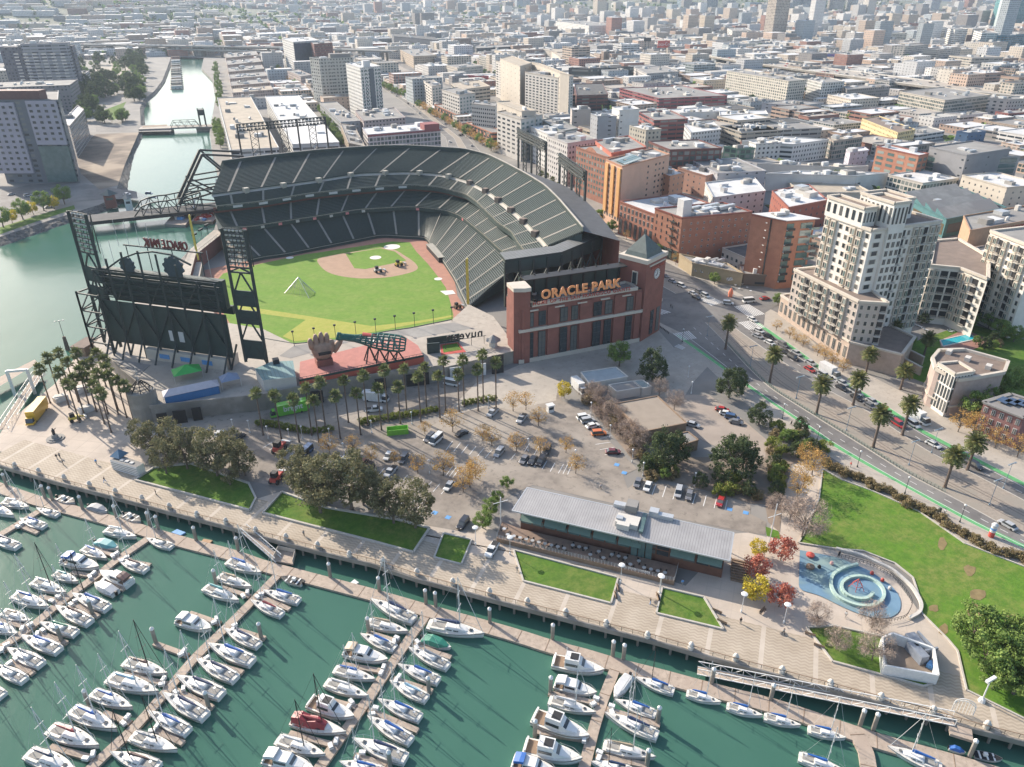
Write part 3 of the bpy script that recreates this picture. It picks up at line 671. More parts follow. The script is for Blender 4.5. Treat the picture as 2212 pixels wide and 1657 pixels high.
AW=[P(21,1690,545,7.5),P(21,1890,385,7.5),P(21,1925,345,7.5),P(21,1850,330,7.5),P(21,1640,500,7.5),P(21,1600,590,7.5),P(21,1560,740,7.5),P(21,1640,740,7.5)]
mb=MB();mb.prism([(p.x,p.y)for p in AW],0,7.5,M['brick'],M['walk']);mb.build('walkway',arc)
mb=MB()
for a,b in((AW[3],AW[4]),(AW[4],AW[5]),(AW[0],AW[1])):
 L=resample([a,b],12)
 for p,q in zip(L,L[1:]):mb.tube(p,p+V3(0,0,1.3),.06,M['steel'],4);mb.beam(p+V3(0,0,1.3),q+V3(0,0,1.3),.12,M['steel'],.1)
mb.build('railing',arc)
for i in range(3):
 p=AW[4].lerp(AW[3],.25+.25*i);mb=MB();mb.tube(p,p+V3(0,0,5),.12,M['steel'],5);mb.box(p.x,p.y,p.z+4.6,3.2,.8,.9,M['steel'],.9);mb.build('lamp_post',arc)
for lab,b,tp,w_ in(('tall yellow foul pole with a mesh strip at the left field corner',P(22,1840,1065),(558),.8),('tall yellow foul pole standing on the brick arcade wall by the water',P(21,1715,590,7.5),464,.6)):
 z=HZ(b,tp);mb=MB();mb.tube((b.x,b.y,b.z),(b.x,b.y,z),.38,M['yellow'],8)
 t=thing('foul_pole',lab,'foul pole',tuple(b));mb.build('pole',t);mb=MB()
 mb.add([(b.x-w_,b.y+.1,b.z+5),(b.x,b.y+.1,b.z+5),(b.x,b.y+.1,z-.5),(b.x-w_,b.y+.1,z-.5)],[(0,1,2,3)],M['yellow'])
 mb.build('mesh_panel',t)
SA,SB=V3(-129.5,-91.5),V3(-93,-123.2);sd=(SB-SA).normalized();sn=Vector((sd.y,-sd.x,0))
if sn.y>0:sn=-sn
srz=atan2(sd.y,sd.x);SL=(SB-SA).length
board=thing('scoreboard','huge dark green scoreboard structure seen from behind over the terrace','scoreboard',(SA.x,SA.y,PZ))
def pt(s,z,o=0.0):p=SA+sd*s+sn*o;return Vector((p.x,p.y,z))
mb=MB();mb.beam(pt(-1,17.2),pt(SL+1,17.2),.6,M['steelp'],15.8);mb.build('back_panel',board)
mb=MB();mb.beam(pt(0,31,-3.5),pt(SL,31,-3.5),2.0,M['steelp'],10);mb.beam(pt(0,24.5,-6),pt(SL,24.5,-6),1.2,M['steelp'],3);mb.build('video_display',board)
for z in(27,29.5,32,34.2,36.3):
 mb=MB();mb.beam(pt(0,z,-.8),pt(SL,z,-.8),.45,M['steel']);mb.beam(pt(0,z,.9),pt(SL,z,.9),.3,M['steel']);mb.build('catwalk',board)
NC=7
for i in range(NC+1):
 s=SL*i/NC;z1=36.5 if i in(0,NC,NC-1)else(41,44,45,44.5,41.5)[i-1]
 mb=MB();mb.beam(pt(s,PZ,1.2),pt(s,z1,1.2),.65,M['steel'],.5);mb.build('column',board)
 mb=MB();mb.beam(pt(s,PZ,1.2),pt(s,12.5,-4),.5,M['steel']);mb.beam(pt(s,PZ,5.5),pt(s,12,1.2),.45,M['steel']);mb.build('leg',board)
 if i<NC:
  s2=SL*(i+1)/NC
  for za,zb in((12.6,24.6),(26,36)):
   mb=MB();a,b=(s,s2)if i%2 else(s2,s);mb.beam(pt(a,za,.7),pt(b,zb,.7),.38,M['steel']);mb.build('brace',board)
ar=MB();zz=[37,41.2,43.8,45,44.6,41.8]
for i in range(5):ar.beam(pt(SL*(i+.9)/NC,zz[i]+.3,1.2),pt(SL*(i+1.9)/NC,zz[i+1]+.3,1.2),.5,M['steel'])
ar.build('arched_truss',board)
for s,z,r in((SL*1.9/NC,38.6,3.0),(SL*4.6/NC,39.6,4.0)):
 mb=MB();n=40;ringv=[]
 for i in range(n):
  rr=r*(1.0 if(i//2)%2 else.86);ringv.append((rr*cos(2*pi*i/n),rr*sin(2*pi*i/n)))
 for o_ in(-.8,-.3):
  pass
 c0=pt(s,z,-1)
 vs=[c0+sd*a+Vector((0,0,b))+sn*.4 for a,b in ringv]+[c0+sd*a+Vector((0,0,b))-sn*.4 for a,b in ringv]
 mb.add(vs,[tuple(range(n)),tuple(range(n,2*n))[::-1]]+[(i,(i+1)%n,(i+1)%n+n,i+n)for i in range(n)],mat('slate_disc',(.05,.075,.095),.5,.3,.8));mb.build('round_ornament',board)
def text(body,size,mat_,name,parent,loc,rot,ext=.12,align='CENTER',mirror=False,spacing=1.0,bold=.0):
 cu=bpy.data.curves.new(name,'FONT');cu.body=body;cu.size=size;cu.extrude=ext;cu.align_x=align;cu.offset=bold;cu.space_character=spacing
 tmp=bpy.data.objects.new('tmp',cu);C.objects.link(tmp);dg=bpy.context.evaluated_depsgraph_get();dg.update()
 me=bpy.data.meshes.new_from_object(tmp.evaluated_get(dg));bpy.data.objects.remove(tmp);me.materials.clear();me.materials.append(mat_)
 o=bpy.data.objects.new(name,me);link(o,parent)
 o.location=Vector(loc)-(parent.location if parent else Vector((0,0,0)));o.rotation_euler=rot
 if mirror:o.scale=(-1,1,1)
 return o
text('ORACLE PARK',4.0,mat('unlit_sign_red',(.20,.05,.045),.6,.2,1),'lettering',board,pt(SL*.56,44.6,-5),(pi/2,0,srz+pi),.3,bold=.08).scale=(.66,1,1)
mb=MB();mb.beam(pt(SL*.2,44.2,-5),pt(SL*.85,44.2,-5),.4,M['steel'])
for s in(.22,.4,.6,.83):mb.beam(pt(SL*s,36,-5),pt(SL*s,44.2,-5),.3,M['steel'])
mb.build('sign_frame',board)
for s in(.02,.1,.18,.27,.36,.45,.9):
 mb=MB();z0=44 if.15<s<.8 else 36.5;mb.tube(pt(s*SL,z0,-4),pt(s*SL,z0+9,-4),.09,M['alu'],4);mb.build('flag_pole',board)
for s in(.52,.60):
 mb=MB();mb.beam(pt(SL*s,14.8,.5),pt(SL*s+2.0,14.8,.5),.2,M['roofw'],3.8);mb.build('white_door',board)
kiosk=thing('terrace_shops','low cream kiosk row under the scoreboard legs','kiosk',(pt(SL*.6,PZ,-2)))
mb=MB();a,b=pt(SL*.3,PZ+2,-1.5),pt(SL*.98,PZ+2,-1.5);mb.beam(a,b,7,M['cream'],4);mb.build('wall',kiosk)
for s in(.42,.6,.78):
 mb=MB();mb.beam(pt(SL*s,PZ+2,2.1),pt(SL*s+4,PZ+2,2.1),.2,M['bluepaint'],1.6);mb.build('counter_window',kiosk)
def mast(name,label,A_,B_,z0,z1,zl,panels=(),rows=7,cols=9,lamps=True):
 t=thing(name,label,'light mast',(A_.x,A_.y,z0),group=None);A_=V3(A_.x,A_.y);B_=V3(B_.x,B_.y)
 for p in(A_,B_):
  m2=MB();m2.beam((p.x,p.y,z0),(p.x,p.y,z1),1.0,M['steel']);m2.build('leg',t)
 z=z0;k=0;step=(B_-A_).length*1.0
 while z<zl-1:
  z2=min(z+step,zl);m2=MB();mid=A_.lerp(B_,.5)
  m2.beam((A_.x,A_.y,z),(mid.x,mid.y,z2),.45,M['steel']);m2.beam((B_.x,B_.y,z),(mid.x,mid.y,z2),.45,M['steel']);m2.beam((A_.x,A_.y,z2),(B_.x,B_.y,z2),.5,M['steel']);m2.build('cross_brace',t);z=z2
 for za,zb in panels:
  m2=MB();m2.beam((A_.x,A_.y,(za+zb)/2),(B_.x,B_.y,(za+zb)/2),.4,M['steelp'],zb-za);m2.build('panel',t)
 d=(B_-A_);L=d.length;d.normalize();n=Vector((d.y,-d.x,0));rz=atan2(d.y,d.x);fr=MB()
 for i in range(rows+1):
  zz_=zl+(z1-zl)*i/rows;fr.beam((A_.x,A_.y,zz_),(B_.x,B_.y,zz_),.3,M['steel']);
 for i in range(4):
  p=A_.lerp(B_,i/3);fr.beam((p.x-n.x*1.6,p.y-n.y*1.6,zl),(p.x-n.x*1.6,p.y-n.y*1.6,z1),.3,M['steel']);fr.beam((p.x,p.y,zl),(p.x-n.x*1.6,p.y-n.y*1.6,z1),.2,M['steel'])
 fr.build('lamp_rack',t)
 lm=MB();lm.lathe(0,0,[(.15,-.4),(.5,.1),(.55,.25)],M['alu'],6);l0=None;cnt_=0
 for i in range(rows):
  for j in range(cols):
   if cnt_>=95:break
   p=A_+d*(L*(j+.5)/cols)-n*.8;z_=zl+(z1-zl)*(i+.5)/rows
   if l0 is None:l0=lm.build('floodlight',t,(0,0,0));o=l0
   else:o=l0.copy();link(o,t)
   o.location=(p.x-A_.x,p.y-A_.y,z_-z0);o.rotation_euler=(radians(70),0,rz+pi);cnt_+=1
 return t
mast('light_mast','tall dark lattice light mast at the water end of the scoreboard',V3(-133.5,-84),V3(-128,-91),6.5,55,41,((24.5,29),(30.5,36)),8,6)
mast('light_mast','tall dark lattice light mast at the field end of the scoreboard',V3(-88.5,-122.5),V3(-82,-127.5),6.5,53.8,41,((8,15),(21,26),(27.5,33)),8,6)
sf=thing('side_frame','dark lattice frame standing at the water edge beside the scoreboard','steel frame',(-137,-86,PZ))
for a,b in(((-137.5,-87.5),(-133.5,-84)),((-137.5,-87.5),(-130.5,-94.5))):
 m2=MB();
 for z in(9,15,21,27.5):m2.beam((*a,z),(*b,z),.45,M['steel'])
 m2.beam((*a,PZ),(*a,28),.6,M['steel']);m2.beam((*b,PZ),(*b,28),.5,M['steel'])
 for z in(9,15,21):m2.beam((*a,z),(*b,z+6),.35,M['steel'])
 m2.build('frame_panel',sf)
def rack(label,a,b,z1,zl,np_):
 t=thing('light_rack',label,'light rack',(a.x,a.y,0));d=(b-a);L=d.length;d.normalize();n=Vector((d.y,-d.x,0))
 for i in range(np_):
  p=a.lerp(b,i/(np_-1));m2=MB();m2.beam((p.x,p.y,0),(p.x,p.y,z1),.95,M['steel']);m2.build('post',t)
 for i in range(np_-1):
  p=a.lerp(b,(i+.38)/(np_-1));q=a.lerp(b,(i+.62)/(np_-1));m2=MB()
  for r_ in(p,q):m2.beam((r_.x,r_.y,0),(r_.x,r_.y,zl),.45,M['steel'])
  z=22
  while z<zl:m2.beam((p.x,p.y,z),(q.x,q.y,z+3.5),.25,M['steel']);m2.beam((q.x,q.y,z),(p.x,p.y,z+3.5),.25,M['steel']);z+=3.5
  m2.build('lattice',t)
 fr=MB()
 for z in(zl,(zl+z1)/2,z1):
  fr.beam((a.x,a.y,z),(b.x,b.y,z),.4,M['steel']);fr.beam((a.x+n.x*1.5,a.y+n.y*1.5,z),(b.x+n.x*1.5,b.y+n.y*1.5,z),.3,M['steel'])
 for i in range(25):
  p=a.lerp(b,i/24);fr.beam((p.x,p.y,zl),(p.x,p.y,z1),.25,M['steel'])
  if i<24:q=a.lerp(b,(i+1)/24);fr.beam((p.x,p.y,zl if i%2 else z1),(q.x,q.y,z1 if i%2 else zl),.2,M['steel'])
 fr.build('lamp_rack',t);lm=MB();lm.lathe(0,0,[(.2,-.5),(.62,.1),(.66,.3)],M['steel'],6);l0=None;rz=atan2(d.y,d.x)
 for i in range(3):
  for j in range(24):
   p=a+d*(L*(j+.5)/24)+n*.9
   if l0 is None:l0=lm.build('floodlight',t,(0,0,0));o=l0
   else:o=l0.copy();link(o,t)
   o.location=(p.x-a.x,p.y-a.y,zl+(z1-zl)*(i+.5)/3);o.rotation_euler=(radians(75),0,rz)
rack('long dark floodlight rack on posts behind the far stand, left of the towers',P(1,1420,745,47),P(1,1950,700,47),47,42.8,4)
rack('dark floodlight rack over the street, nearer the grey office block',P(2,1145,772,47),P(2,1312,850,47),47,42.2,3)
rack('dark floodlight rack over the street, in front of the brick and orange blocks',P(2,1395,918,47),P(2,1550,1025,47),47,42.2,3)
mat('dark_slate',(.05,.05,.05),.9,.3,.5)  # roof colour darkened to stand in for shade on the terrace behind the sign
ent=thing('brick_ballpark_building','long red brick ballpark building with tall dark windows and an orange sign','building',(25,-148,0))
EL,ER=V3(2.6,-151.9),V3(54.5,-153.6)
mb=MB();mb.prism([(2.6,-151.9),(44,-153.2),(52.5,-153.6),(54,-140),(3.5,-139)],0,21.6,M['brick'],bpy.data.materials['dark_slate'])
mb.prism([(44,-153.1),(50.2,-153.3),(50.2,-146),(44,-146)],21.5,21.9,M['brick'],M['roofg'])
mb.build('wall',ent)
mb=MB();mb.prism([(.9,-151.0),(4.6,-152.6),(6.6,-152.6),(7.4,-146),(1.2,-145)],0,27.8,M['brick']);mb.build('corner_pylon',ent)
mb=MB();mb.prism([(.7,-151.2),(4.4,-152.9),(6.8,-152.9),(7.6,-145.8),(1.0,-144.8)],27.8,29.2,M['cream']);mb.build('pylon_cap',ent)
mb=MB();parapet(mb,[(7.4,-152.25),(50.4,-153.6),(50.4,-146)],21.6,1.1,.8,M['cream']);mb.build('parapet',ent)
mb=MB();mb.beam((2.4,-152.15,12.9),(53,-153.9,12.9),.9,M['cream'],1.1);mb.beam((53,-153.9,12.9),(66.5,-147.5,12.9),.9,M['cream'],1.1);mb.build('stone_band',ent)
mb=MB();mb.beam((2.4,-152.2,.8),(53,-153.95,.8),.5,M['cream'],1.6);mb.build('plinth',ent)
for s in(8,18.3,27.5,37,46):
 p=EL.lerp(ER,(s-2.6)/52);mb=MB();mb.beam((p.x-1.9,p.y-.25,20.2),(p.x+1.9,p.y-.32,20.2),.5,M['cream'],.5);mb.build('lintel',ent)
mull=mat('dark_mullion',(.035,.05,.05),.5,.2,1)
for xa,xb in((5.6,8.2),(10,13),(18.6,21.8),(23.1,25.9),(32.2,35.8),(37,40.2),(46.2,49.2)):
 for za,zb in((.6,11.6),(14,19.4)):
  y=-151.95-(xa-2.6)/52*1.75;mb=MB();mb.box((xa+xb)/2,y-.12,za,(xb-xa)*.92,.35,zb-za,M['glass']);n=5 if za<2 else 3
  w0=mb.build('window',ent);m2=MB();w_=(xb-xa)*.92
  for i in range(n+1):m2.box((xa+xb)/2,y-.33,za+(zb-za-.12)*i/n,w_,.1,.14,mull)
  for f in(-.5,0,.5):m2.box((xa+xb)/2+f*(w_-.1),y-.34,za,.12,.1,zb-za,mull)
  m2.build('frame',w0,ent.location)
for xa,xb in((3.4,5.2),(13.6,18),(26.6,31.6),(40.9,45.6),(50,52.6)):
 y=-151.95-(xa-2.6)/52*1.75;mb=MB();mb.box((xa+xb)/2,y-.18,0,xb-xa,.5,20.9,M['brick']);mb.build('brick_pier',ent)
sf_=MB()
for i in range(9):x=10.5+i*4;sf_.beam((x,-152.3-(x-2.6)*.034,22.3),(x,-152.3-(x-2.6)*.034,27),.18,M['steel'])
sf_.beam((10,-152.4,23.9),(43,-153.4,23.9),.2,M['steel']);sf_.build('sign_frame',ent)
text('ORACLE PARK',4.6,M['orange'],'sign_lettering',ent,(26.5,-153.5,24.3),(pi/2,0,-.033),.07,bold=.2,spacing=1.08)
text('HOME OF THE SAN FRANCISCO GIANTS',1.75,M['dred'],'sign_lettering',ent,(27,-153.9,22.5),(pi/2,0,-.033),.12,spacing=1.28,bold=.04)
tw_=MB();tw_.beam((7.5,-141.5,25.3),(49,-143.5,25.3),.6,M['steelp'],7.4)  # dark panel added behind the letters in place of the terrace's shade
for i in range(9):tw_.beam((8+i*5,-142.2-i*.24,21.6),(8+i*5,-142.2-i*.24,30),.5,M['black'])
tw_.beam((7.5,-144,29.3),(49,-146,29.3),4.5,M['black'],.4);tw_.build('upper_deck_frame',ent)
rt=thing('roof_terrace','dark terrace tables and frames on the roof behind the orange sign','terrace',(30,-143,21.6))
for i in range(14):
 mb=MB();x,y=R.uniform(10,48),R.uniform(-149.5,-141);mb.lathe(x,y,[(.9,21.7),(1.0,22.5),(.9,22.55)],(M['steel'],M['dred'],M['alu'],M['black'])[i%4],8);mb.build('table',rt)
ct=thing('clock_tower','square brick clock tower with a dark green pyramid roof at the street corner','clock tower',(59,-147,0))
TW=[V3(52.6,-152.2),V3(56.2,-155.4),V3(66.2,-148.8),V3(59.6,-139.4),V3(51.0,-145.5)]
TW=[V3(53.4,-154.3),V3(66.2,-148.2),V3(61.0,-137.6),V3(48.6,-143.4)]
mb=MB();mb.prism([(p.x,p.y)for p in TW],0,31.3,M['brick']);mb.build('wall',ct)
tc=sum(TW,Vector())/4;big=[tc+(p-tc)*1.07 for p in TW];sm=[tc+(p-tc)*.82 for p in TW]
mb=MB();mb.prism([(p.x,p.y)for p in big],31.3,32.8,M['cream']);mb.build('cornice',ct)
mb=MB();m3=[tc+(p-tc)*.72 for p in TW];copper=mat('green_copper_roof',(.085,.115,.11),.6,.25,.5)
mb.add([(p.x,p.y,32.8)for p in sm]+[(p.x,p.y,34.3)for p in m3]+[(tc.x,tc.y,40.2)],[(0,1,5,4),(1,2,6,5),(2,3,7,6),(3,0,4,7),(4,5,8),(5,6,8),(6,7,8),(7,4,8)],copper);mb.tube((tc.x,tc.y,39.8),(tc.x,tc.y,41.6),.25,copper,6);mb.build('roof',ct)
fa,fb=TW[0],TW[1];fd=(fb-fa).normalized();fn=Vector((fd.y,-fd.x,0));frz=atan2(fd.y,fd.x);fm=fa.lerp(fb,.56)
m2=MB();cc=fm+fn*.25;m2.tube((fm.x,fm.y,25.6),(cc.x,cc.y,25.6),2.0,M['roofw'],32);ck=m2.build('clock',ct)
m2=MB();c2=fm+fn*.32
for i in range(12):
 a=i*pi/6;p=c2+fd*cos(a)*1.6+V3(0,0,25.6+sin(a)*1.6);q=c2+fd*cos(a)*1.85+V3(0,0,25.6+sin(a)*1.85);m2.tube(p,q,.09,M['black'],4)
m2.beam(c2+V3(0,0,25.6),c2+fd*-1.1+V3(0,0,25.1),.18,M['black']);m2.beam(c2+V3(0,0,25.6),c2+fd*.1+V3(0,0,27.2),.14,M['black']);m2.build('clock_hands',ck,ct.location)
p=fm+fn*.2;text('ORACLE PARK',1.25,M['dred'],'lettering',ct,(p.x,p.y,28.3),(pi/2,0,frz),.1,spacing=1.15,bold=.03)
m2=MB();a=fa.lerp(fb,.14)+fn*.15;b=fa.lerp(fb,.94)+fn*.15;m2.beam((a.x,a.y,30),(b.x,b.y,30),.3,M['cream'],.5);m2.build('stone_band',ct)
for f,za,zb in((.5,1,11),(.82,1,11)):
 m2=MB();p=fa.lerp(fb,f)+fn*.1;m2.box(p.x,p.y,za,2.2,.3,zb-za,M['glass'],frz);m2.build('window',ct)
m2=MB();p=TW[3].lerp(TW[0],.6);d_=(TW[0]-TW[3]).normalized();n_=Vector((d_.y,-d_.x,0));q=p+n_*.15;m2.box(q.x,q.y,22.6,2.4,.3,5,M['cream'],atan2(d_.y,d_.x));q=p+n_*.3;m2.box(q.x,q.y,22.8,1.7,.3,4.4,M['glass'],atan2(d_.y,d_.x));m2.build('doorway',ct)
deck_=thing('fan_deck','terracotta coloured deck above the podium under the glove and bottle','deck',(-50,-138,7))
mb=MB();mb.prism([(p.x,p.y)for p in(P(22,372,1640,7.6),P(22,380,1470,7.6),P(22,870,1345,7.6),P(22,1280,1250,7.6),P(22,1400,1330,7.6),P(22,1450,1425,7.6))],PZ-.2,7.6,M['dred'],M['tile']);mb.build('floor',deck_)
L=resample([P(22,372,1640,7.6),P(22,1450,1425,7.6)],34);mb=MB()
for a,b in zip(L,L[1:]):mb.tube(a,a+V3(0,0,1.3),.05,M['steel'],4);mb.beam(a+V3(0,0,1.3),b+V3(0,0,1.3),.1,M['steel'],.1);mb.beam(a+V3(0,0,.3),b+V3(0,0,.3),.12,M['steelp'],.8)
mb.build('railing',deck_)
gl=thing('giant_baseball_glove','giant brown leather look baseball glove sculpture on the terracotta deck','sculpture',(-64.5,-137.5,7.6))
lea=mat('glove_leather',(.40,.26,.19),.7,.3,.6,bump=(1.2,.5,.3))
mb=MB();mb.box(-64.5,-138,7.6,5.4,4.2,2.4,M['brick']);mb.build('pedestal',gl)
def blob(mb,pts,m_,n=12):
 rings=[[(c_[0]+ra*cos(2*pi*i/n),c_[1]+rb_*sin(2*pi*i/n),c_[2])for i in range(n)]for c_,ra,rb_ in pts];mb.loft(rings,m_)
mb=MB();blob(mb,[((-64.5,-138,9.8),2.2,1.5),((-64.5,-138,11),3.2,1.9),((-64.3,-138,13),3.9,1.9),((-64.3,-138,15),4.2,1.6),((-64.6,-137.8,16),4.0,1.2)],lea);mb.build('palm',gl,smooth=True)
for i,(dx,h_)in enumerate(((-3.3,3.4),(-1.6,4.6),(.1,5.0),(1.8,4.4))):
 mb=MB();x=-64.6+dx;blob(mb,[((x,-138,14),.85,1.1),((x+dx*.05,-138.1,15.8),.95,1.1),((x+dx*.1,-138.3,14.3+h_*.8),.9,1.0),((x+dx*.1,-138.5,14.6+h_),.45,.5)],lea);mb.build('finger',gl,smooth=True)
mb=MB();rings=[]
for f,r_ in((0,1.2),(.3,1.3),(.7,1.1),(1,.5)):
 c_=Vector((-60.9+3.6*f,-137.6,11.6+4.2*f));rings.append([(c_.x+r_*.8*cos(2*pi*i/10)*.8,c_.y+r_*sin(2*pi*i/10),c_.z-r_*.7*cos(2*pi*i/10))for i in range(10)])
mb.loft(rings,lea);mb.build('thumb',gl,smooth=True)
mb=MB();mb.box(-64.2,-140.1,12,4.2,.5,.9,M['black']);mb.build('strap',gl)
bt=thing('bottle_slide','giant open framed green bottle slide lying on trestles above the deck','bottle slide',(-45,-138,7.6))
gb=mat('bottle_green_tube',(.03,.14,.11),.5,.2,1)
BA,BB=P(22,705,1245,17.5),P(22,1290,1320,13.5);BA=Vector((BA.x,BA.y,17.3));bd=(BB-BA);BL=bd.length;bd.normalize();bu=Vector((0,0,1))-bd*bd.z;bu.normalize();bv=bd.cross(bu)
prof=[(0,1.15),(.03,1.25),(.05,.95),(.25,1.1),(.36,1.5),(.48,2.2),(.6,2.7),(.75,2.85),(.9,2.8),(.97,2.4),(1,2.0)]
def br(f):
 for(a,ra),(b,rb_)in zip(prof,prof[1:]):
  if a<=f<=b:return ra+(rb_-ra)*(f-a)/(b-a)
 return prof[-1][1]
for i in range(13):
 f=i/12;c_=BA+bd*BL*f;r_=br(f);mb=MB();L=[c_+(bu*cos(2*pi*k/16)+bv*sin(2*pi*k/16))*r_ for k in range(17)]
 mb.path(L,.34 if i==0 else.26,gb,6);mb.build('hoop',bt)
for k in range(14):
 mb=MB();a=2*pi*k/14;mb.path([BA+bd*BL*f+(bu*cos(a)+bv*sin(a))*r_ for f,r_ in prof],.24,gb,5);mb.build('stave',bt)
mb=MB();mb.path([BA+bd*BL*(.2+.7*i/24)+(bu*cos(i*.9)+bv*sin(i*.9))*br(.2+.7*i/24)*.6 for i in range(25)],.4,M['alu'],6);mb.build('slide_tube',bt)
mb=MB();c_=BA+bd*BL*.47;n_=-bv if bv.y>0 else bv
for s_ in(0,):
 vs=[];
 for i in range(9):
  a=-.9+1.5*i/8
  for e_ in(-2.6,2.6):vs.append(c_+bd*e_+(bu*cos(a)+n_*sin(a))*(br(.47)+.25))
 mb.add(vs,[(2*i,2*i+1,2*i+3,2*i+2)for i in range(8)],M['redpaint'])
lb_=mb.build('label_panel',bt)
for f in(.45,.6,.75,.88):
 c_=BA+bd*BL*f;mb=MB()
 for s_ in(-1.8,1.8):mb.beam((c_.x+s_,c_.y-1.5,7.6),(c_.x,c_.y,c_.z-br(f)),.35,M['steel']);mb.beam((c_.x+s_,c_.y+1.5,7.6),(c_.x,c_.y,c_.z-br(f)),.35,M['steel'])
 mb.build('trestle',bt)
fl=thing('mini_ballfield','small toy ball field with red and green ground beside the terrace sign','play field',tuple(P(22,1700,1350,PZ)))
mb=MB();q=[P(22,*a,PZ+.06)for a in((1590,1320),(1750,1300),(1815,1385),(1600,1412))];mb.sheet(q,M['redpaint']);mb.build('ground',fl)
mb=MB();q=[P(22,*a,PZ+.1)for a in((1610,1330),(1735,1308),(1780,1365),(1620,1390))];mb.sheet(q,M['lawn']);mb.build('grass',fl)
bx=thing('fan_lot_wall','dark green padded wall around the small toy ball field','wall',tuple(P(22,1480,1400,PZ)))
mb=MB();a,b,c_=P(22,1480,1400,PZ),P(22,1590,1390,PZ),P(22,1760,1290,PZ);mb.beam(a+V3(0,0,2),b+V3(0,0,2),.5,M['steelp'],4);d_=P(22,1480,1330,PZ);mb.beam(d_+V3(0,0,1.5),c_+V3(0,0,1.5),.4,M['steelp'],3);mb.build('padding',bx)
a,b=P(22,1620,1365,PZ),P(22,1990,1310,PZ);d_=(b-a).normalized();rz_=atan2(d_.y,d_.x);ns=thing('terrace_sign','dark lettering sign facing the field, seen reversed beside the brick building','sign',tuple(a))
c_=a.lerp(b,.5)+V3(0,0,3.2);text('nuveen',4.4,M['black'],'lettering',ns,c_,(pi/2,0,rz_+pi),.2,bold=.07,spacing=1.1)
mb=MB()
for f in(.05,.35,.65,.95):p=a.lerp(b,f);mb.beam(p,p+V3(0,0,3.4),.15,M['steel'])
mb.beam(a+V3(0,0,3.1),b+V3(0,0,3.1),.15,M['steel']);mb.build('sign_frame',ns)
kz=thing('round_kiosk','small kiosk with a grey conical roof near the brick building','kiosk',tuple(P(22,2050,1335,PZ)));l=kz.location
mb=MB();mb.lathe(l.x,l.y,[(1.6,PZ),(1.6,PZ+2.6)],M['stone'],8);mb.build('wall',kz);mb=MB();mb.lathe(l.x,l.y,[(2.9,PZ+2.5),(1.4,PZ+3.6),(.15,PZ+4.6)],M['roofg'],8);mb.build('roof',kz)
mb=MB();mb.sheet([P(22,*a,PZ+.04)for a in((330,1330),(1700,1130),(1880,1180),(1400,1260),(1290,1240),(800,1300),(300,1440),(200,1420))],M['roofg']);struct('outfield_terrace',mb)
net=MB()
for i in range(9):
 p=P(22,330,1330,PZ).lerp(P(22,1690,1115,PZ),i/8);m2=MB();m2.tube((p.x,p.y-.6,PZ),(p.x,p.y-.6,PZ+6),.1,M['steel'],5);m2.box(p.x,p.y-.6,PZ+5.6,.9,.5,.6,M['steel'])
 top('lamp_post',m2,'slim dark lamp post at the back of the left field wall','lamp post',(p.x,p.y-.6,PZ),'lamp posts behind the left field wall')
mb=MB();L=[P(22,*a,PZ)for a in((80,1272),(330,1315),(760,1278),(1130,1208),(1340,1178),(1690,1107))]
for a,b in zip(L,L[1:]):mb.beam((a.x,a.y+.3,PZ/2+.1),(b.x,b.y+.3,PZ/2+.1),.4,M['steelp'],PZ)
top('outfield_wall',mb,'dark green padded outfield wall below the terrace','wall',tuple(L[0]))
def tent(name,label,k,x,y,sx,sy,rz,m_,wall,h=2.8,z=PZ,ridge=1.4):
 p=P(k,x,y,z);t=thing(name,label,'tent',tuple(p));mb=MB();c_,s_=cos(rz),sin(rz)
 L=[V3(p.x+c_*a*sx/2-s_*b*sy/2,p.y+s_*a*sx/2+c_*b*sy/2)for a,b in((-1,-1),(1,-1),(1,1),(-1,1))]
 if ridge<0:L2=[V3(p.x,p.y)]*2;ridge=-ridge
 else:L2=[L[0].lerp(L[3],.5).lerp(p,.25),L[1].lerp(L[2],.5).lerp(p,.25)]
 e_=[Vector((q.x,q.y,z+h))for q in L];r2=[Vector((q.x,q.y,z+h+ridge))for q in L2]
 mb.add(e_+r2,[(0,1,5,4),(1,2,5),(2,3,4,5),(3,0,4)],m_);mb.build('canopy',t)
 for q in L:m2=MB();m2.beam((q.x,q.y,z),(q.x,q.y,z+h),.12,M['alu']);m2.build('pole',t)
 if wall:m2=MB();m2.box(p.x,p.y,z,sx*.96,sy*.96,h-.2,wall,rz);m2.build('side_wall',t)
 return t
tent('canopy_tent','bright green canopy tent over a stall on the terrace',4,1130,890,9,6,.1,mat('tent_green',(.05,.42,.08),.6,.1,1),None,ridge=-2.2)
tent('marquee','long marquee with a pale roof and blue sides at the terrace edge',4,1155,1000,17,5,.06,mat('pale_canvas',(.50,.47,.50),.7,.1,1),mat('blue_canvas',(.04,.16,.36),.6,.1,1))
tent('shade_tent','grey blue shade tent with a dark base right of the marquee',4,1385,935,6,5,.1,mat('grey_canvas',(.22,.27,.38),.7,.1,1),None,ridge=-2)
ts=thing('teal_roofed_shed','shed with a teal ribbed roof below the scoreboard','shed',tuple(P(22,170,1560,PZ)));q=[P(22,*a,PZ+4)for a in((-10,1530),(130,1470),(320,1460),(345,1600),(60,1630))]
mb=MB();mb.prism([(p.x,p.y)for p in q],PZ,PZ+4,M['stone'],ribbed('teal_ribbed_roof',(.14,.25,.25),1.2));mb.build('wall',ts)
m2=MB();p=P(22,175,1480,PZ+4);m2.box(p.x,p.y,PZ+4,2,2,1.6,M['black']);m2.build('vent',ts)
tc_=thing('corner_turret','pale concrete corner turret with a dark slatted crown at the end of the podium','turret',tuple(P(4,850,1165)));l=P(4,845,1120)
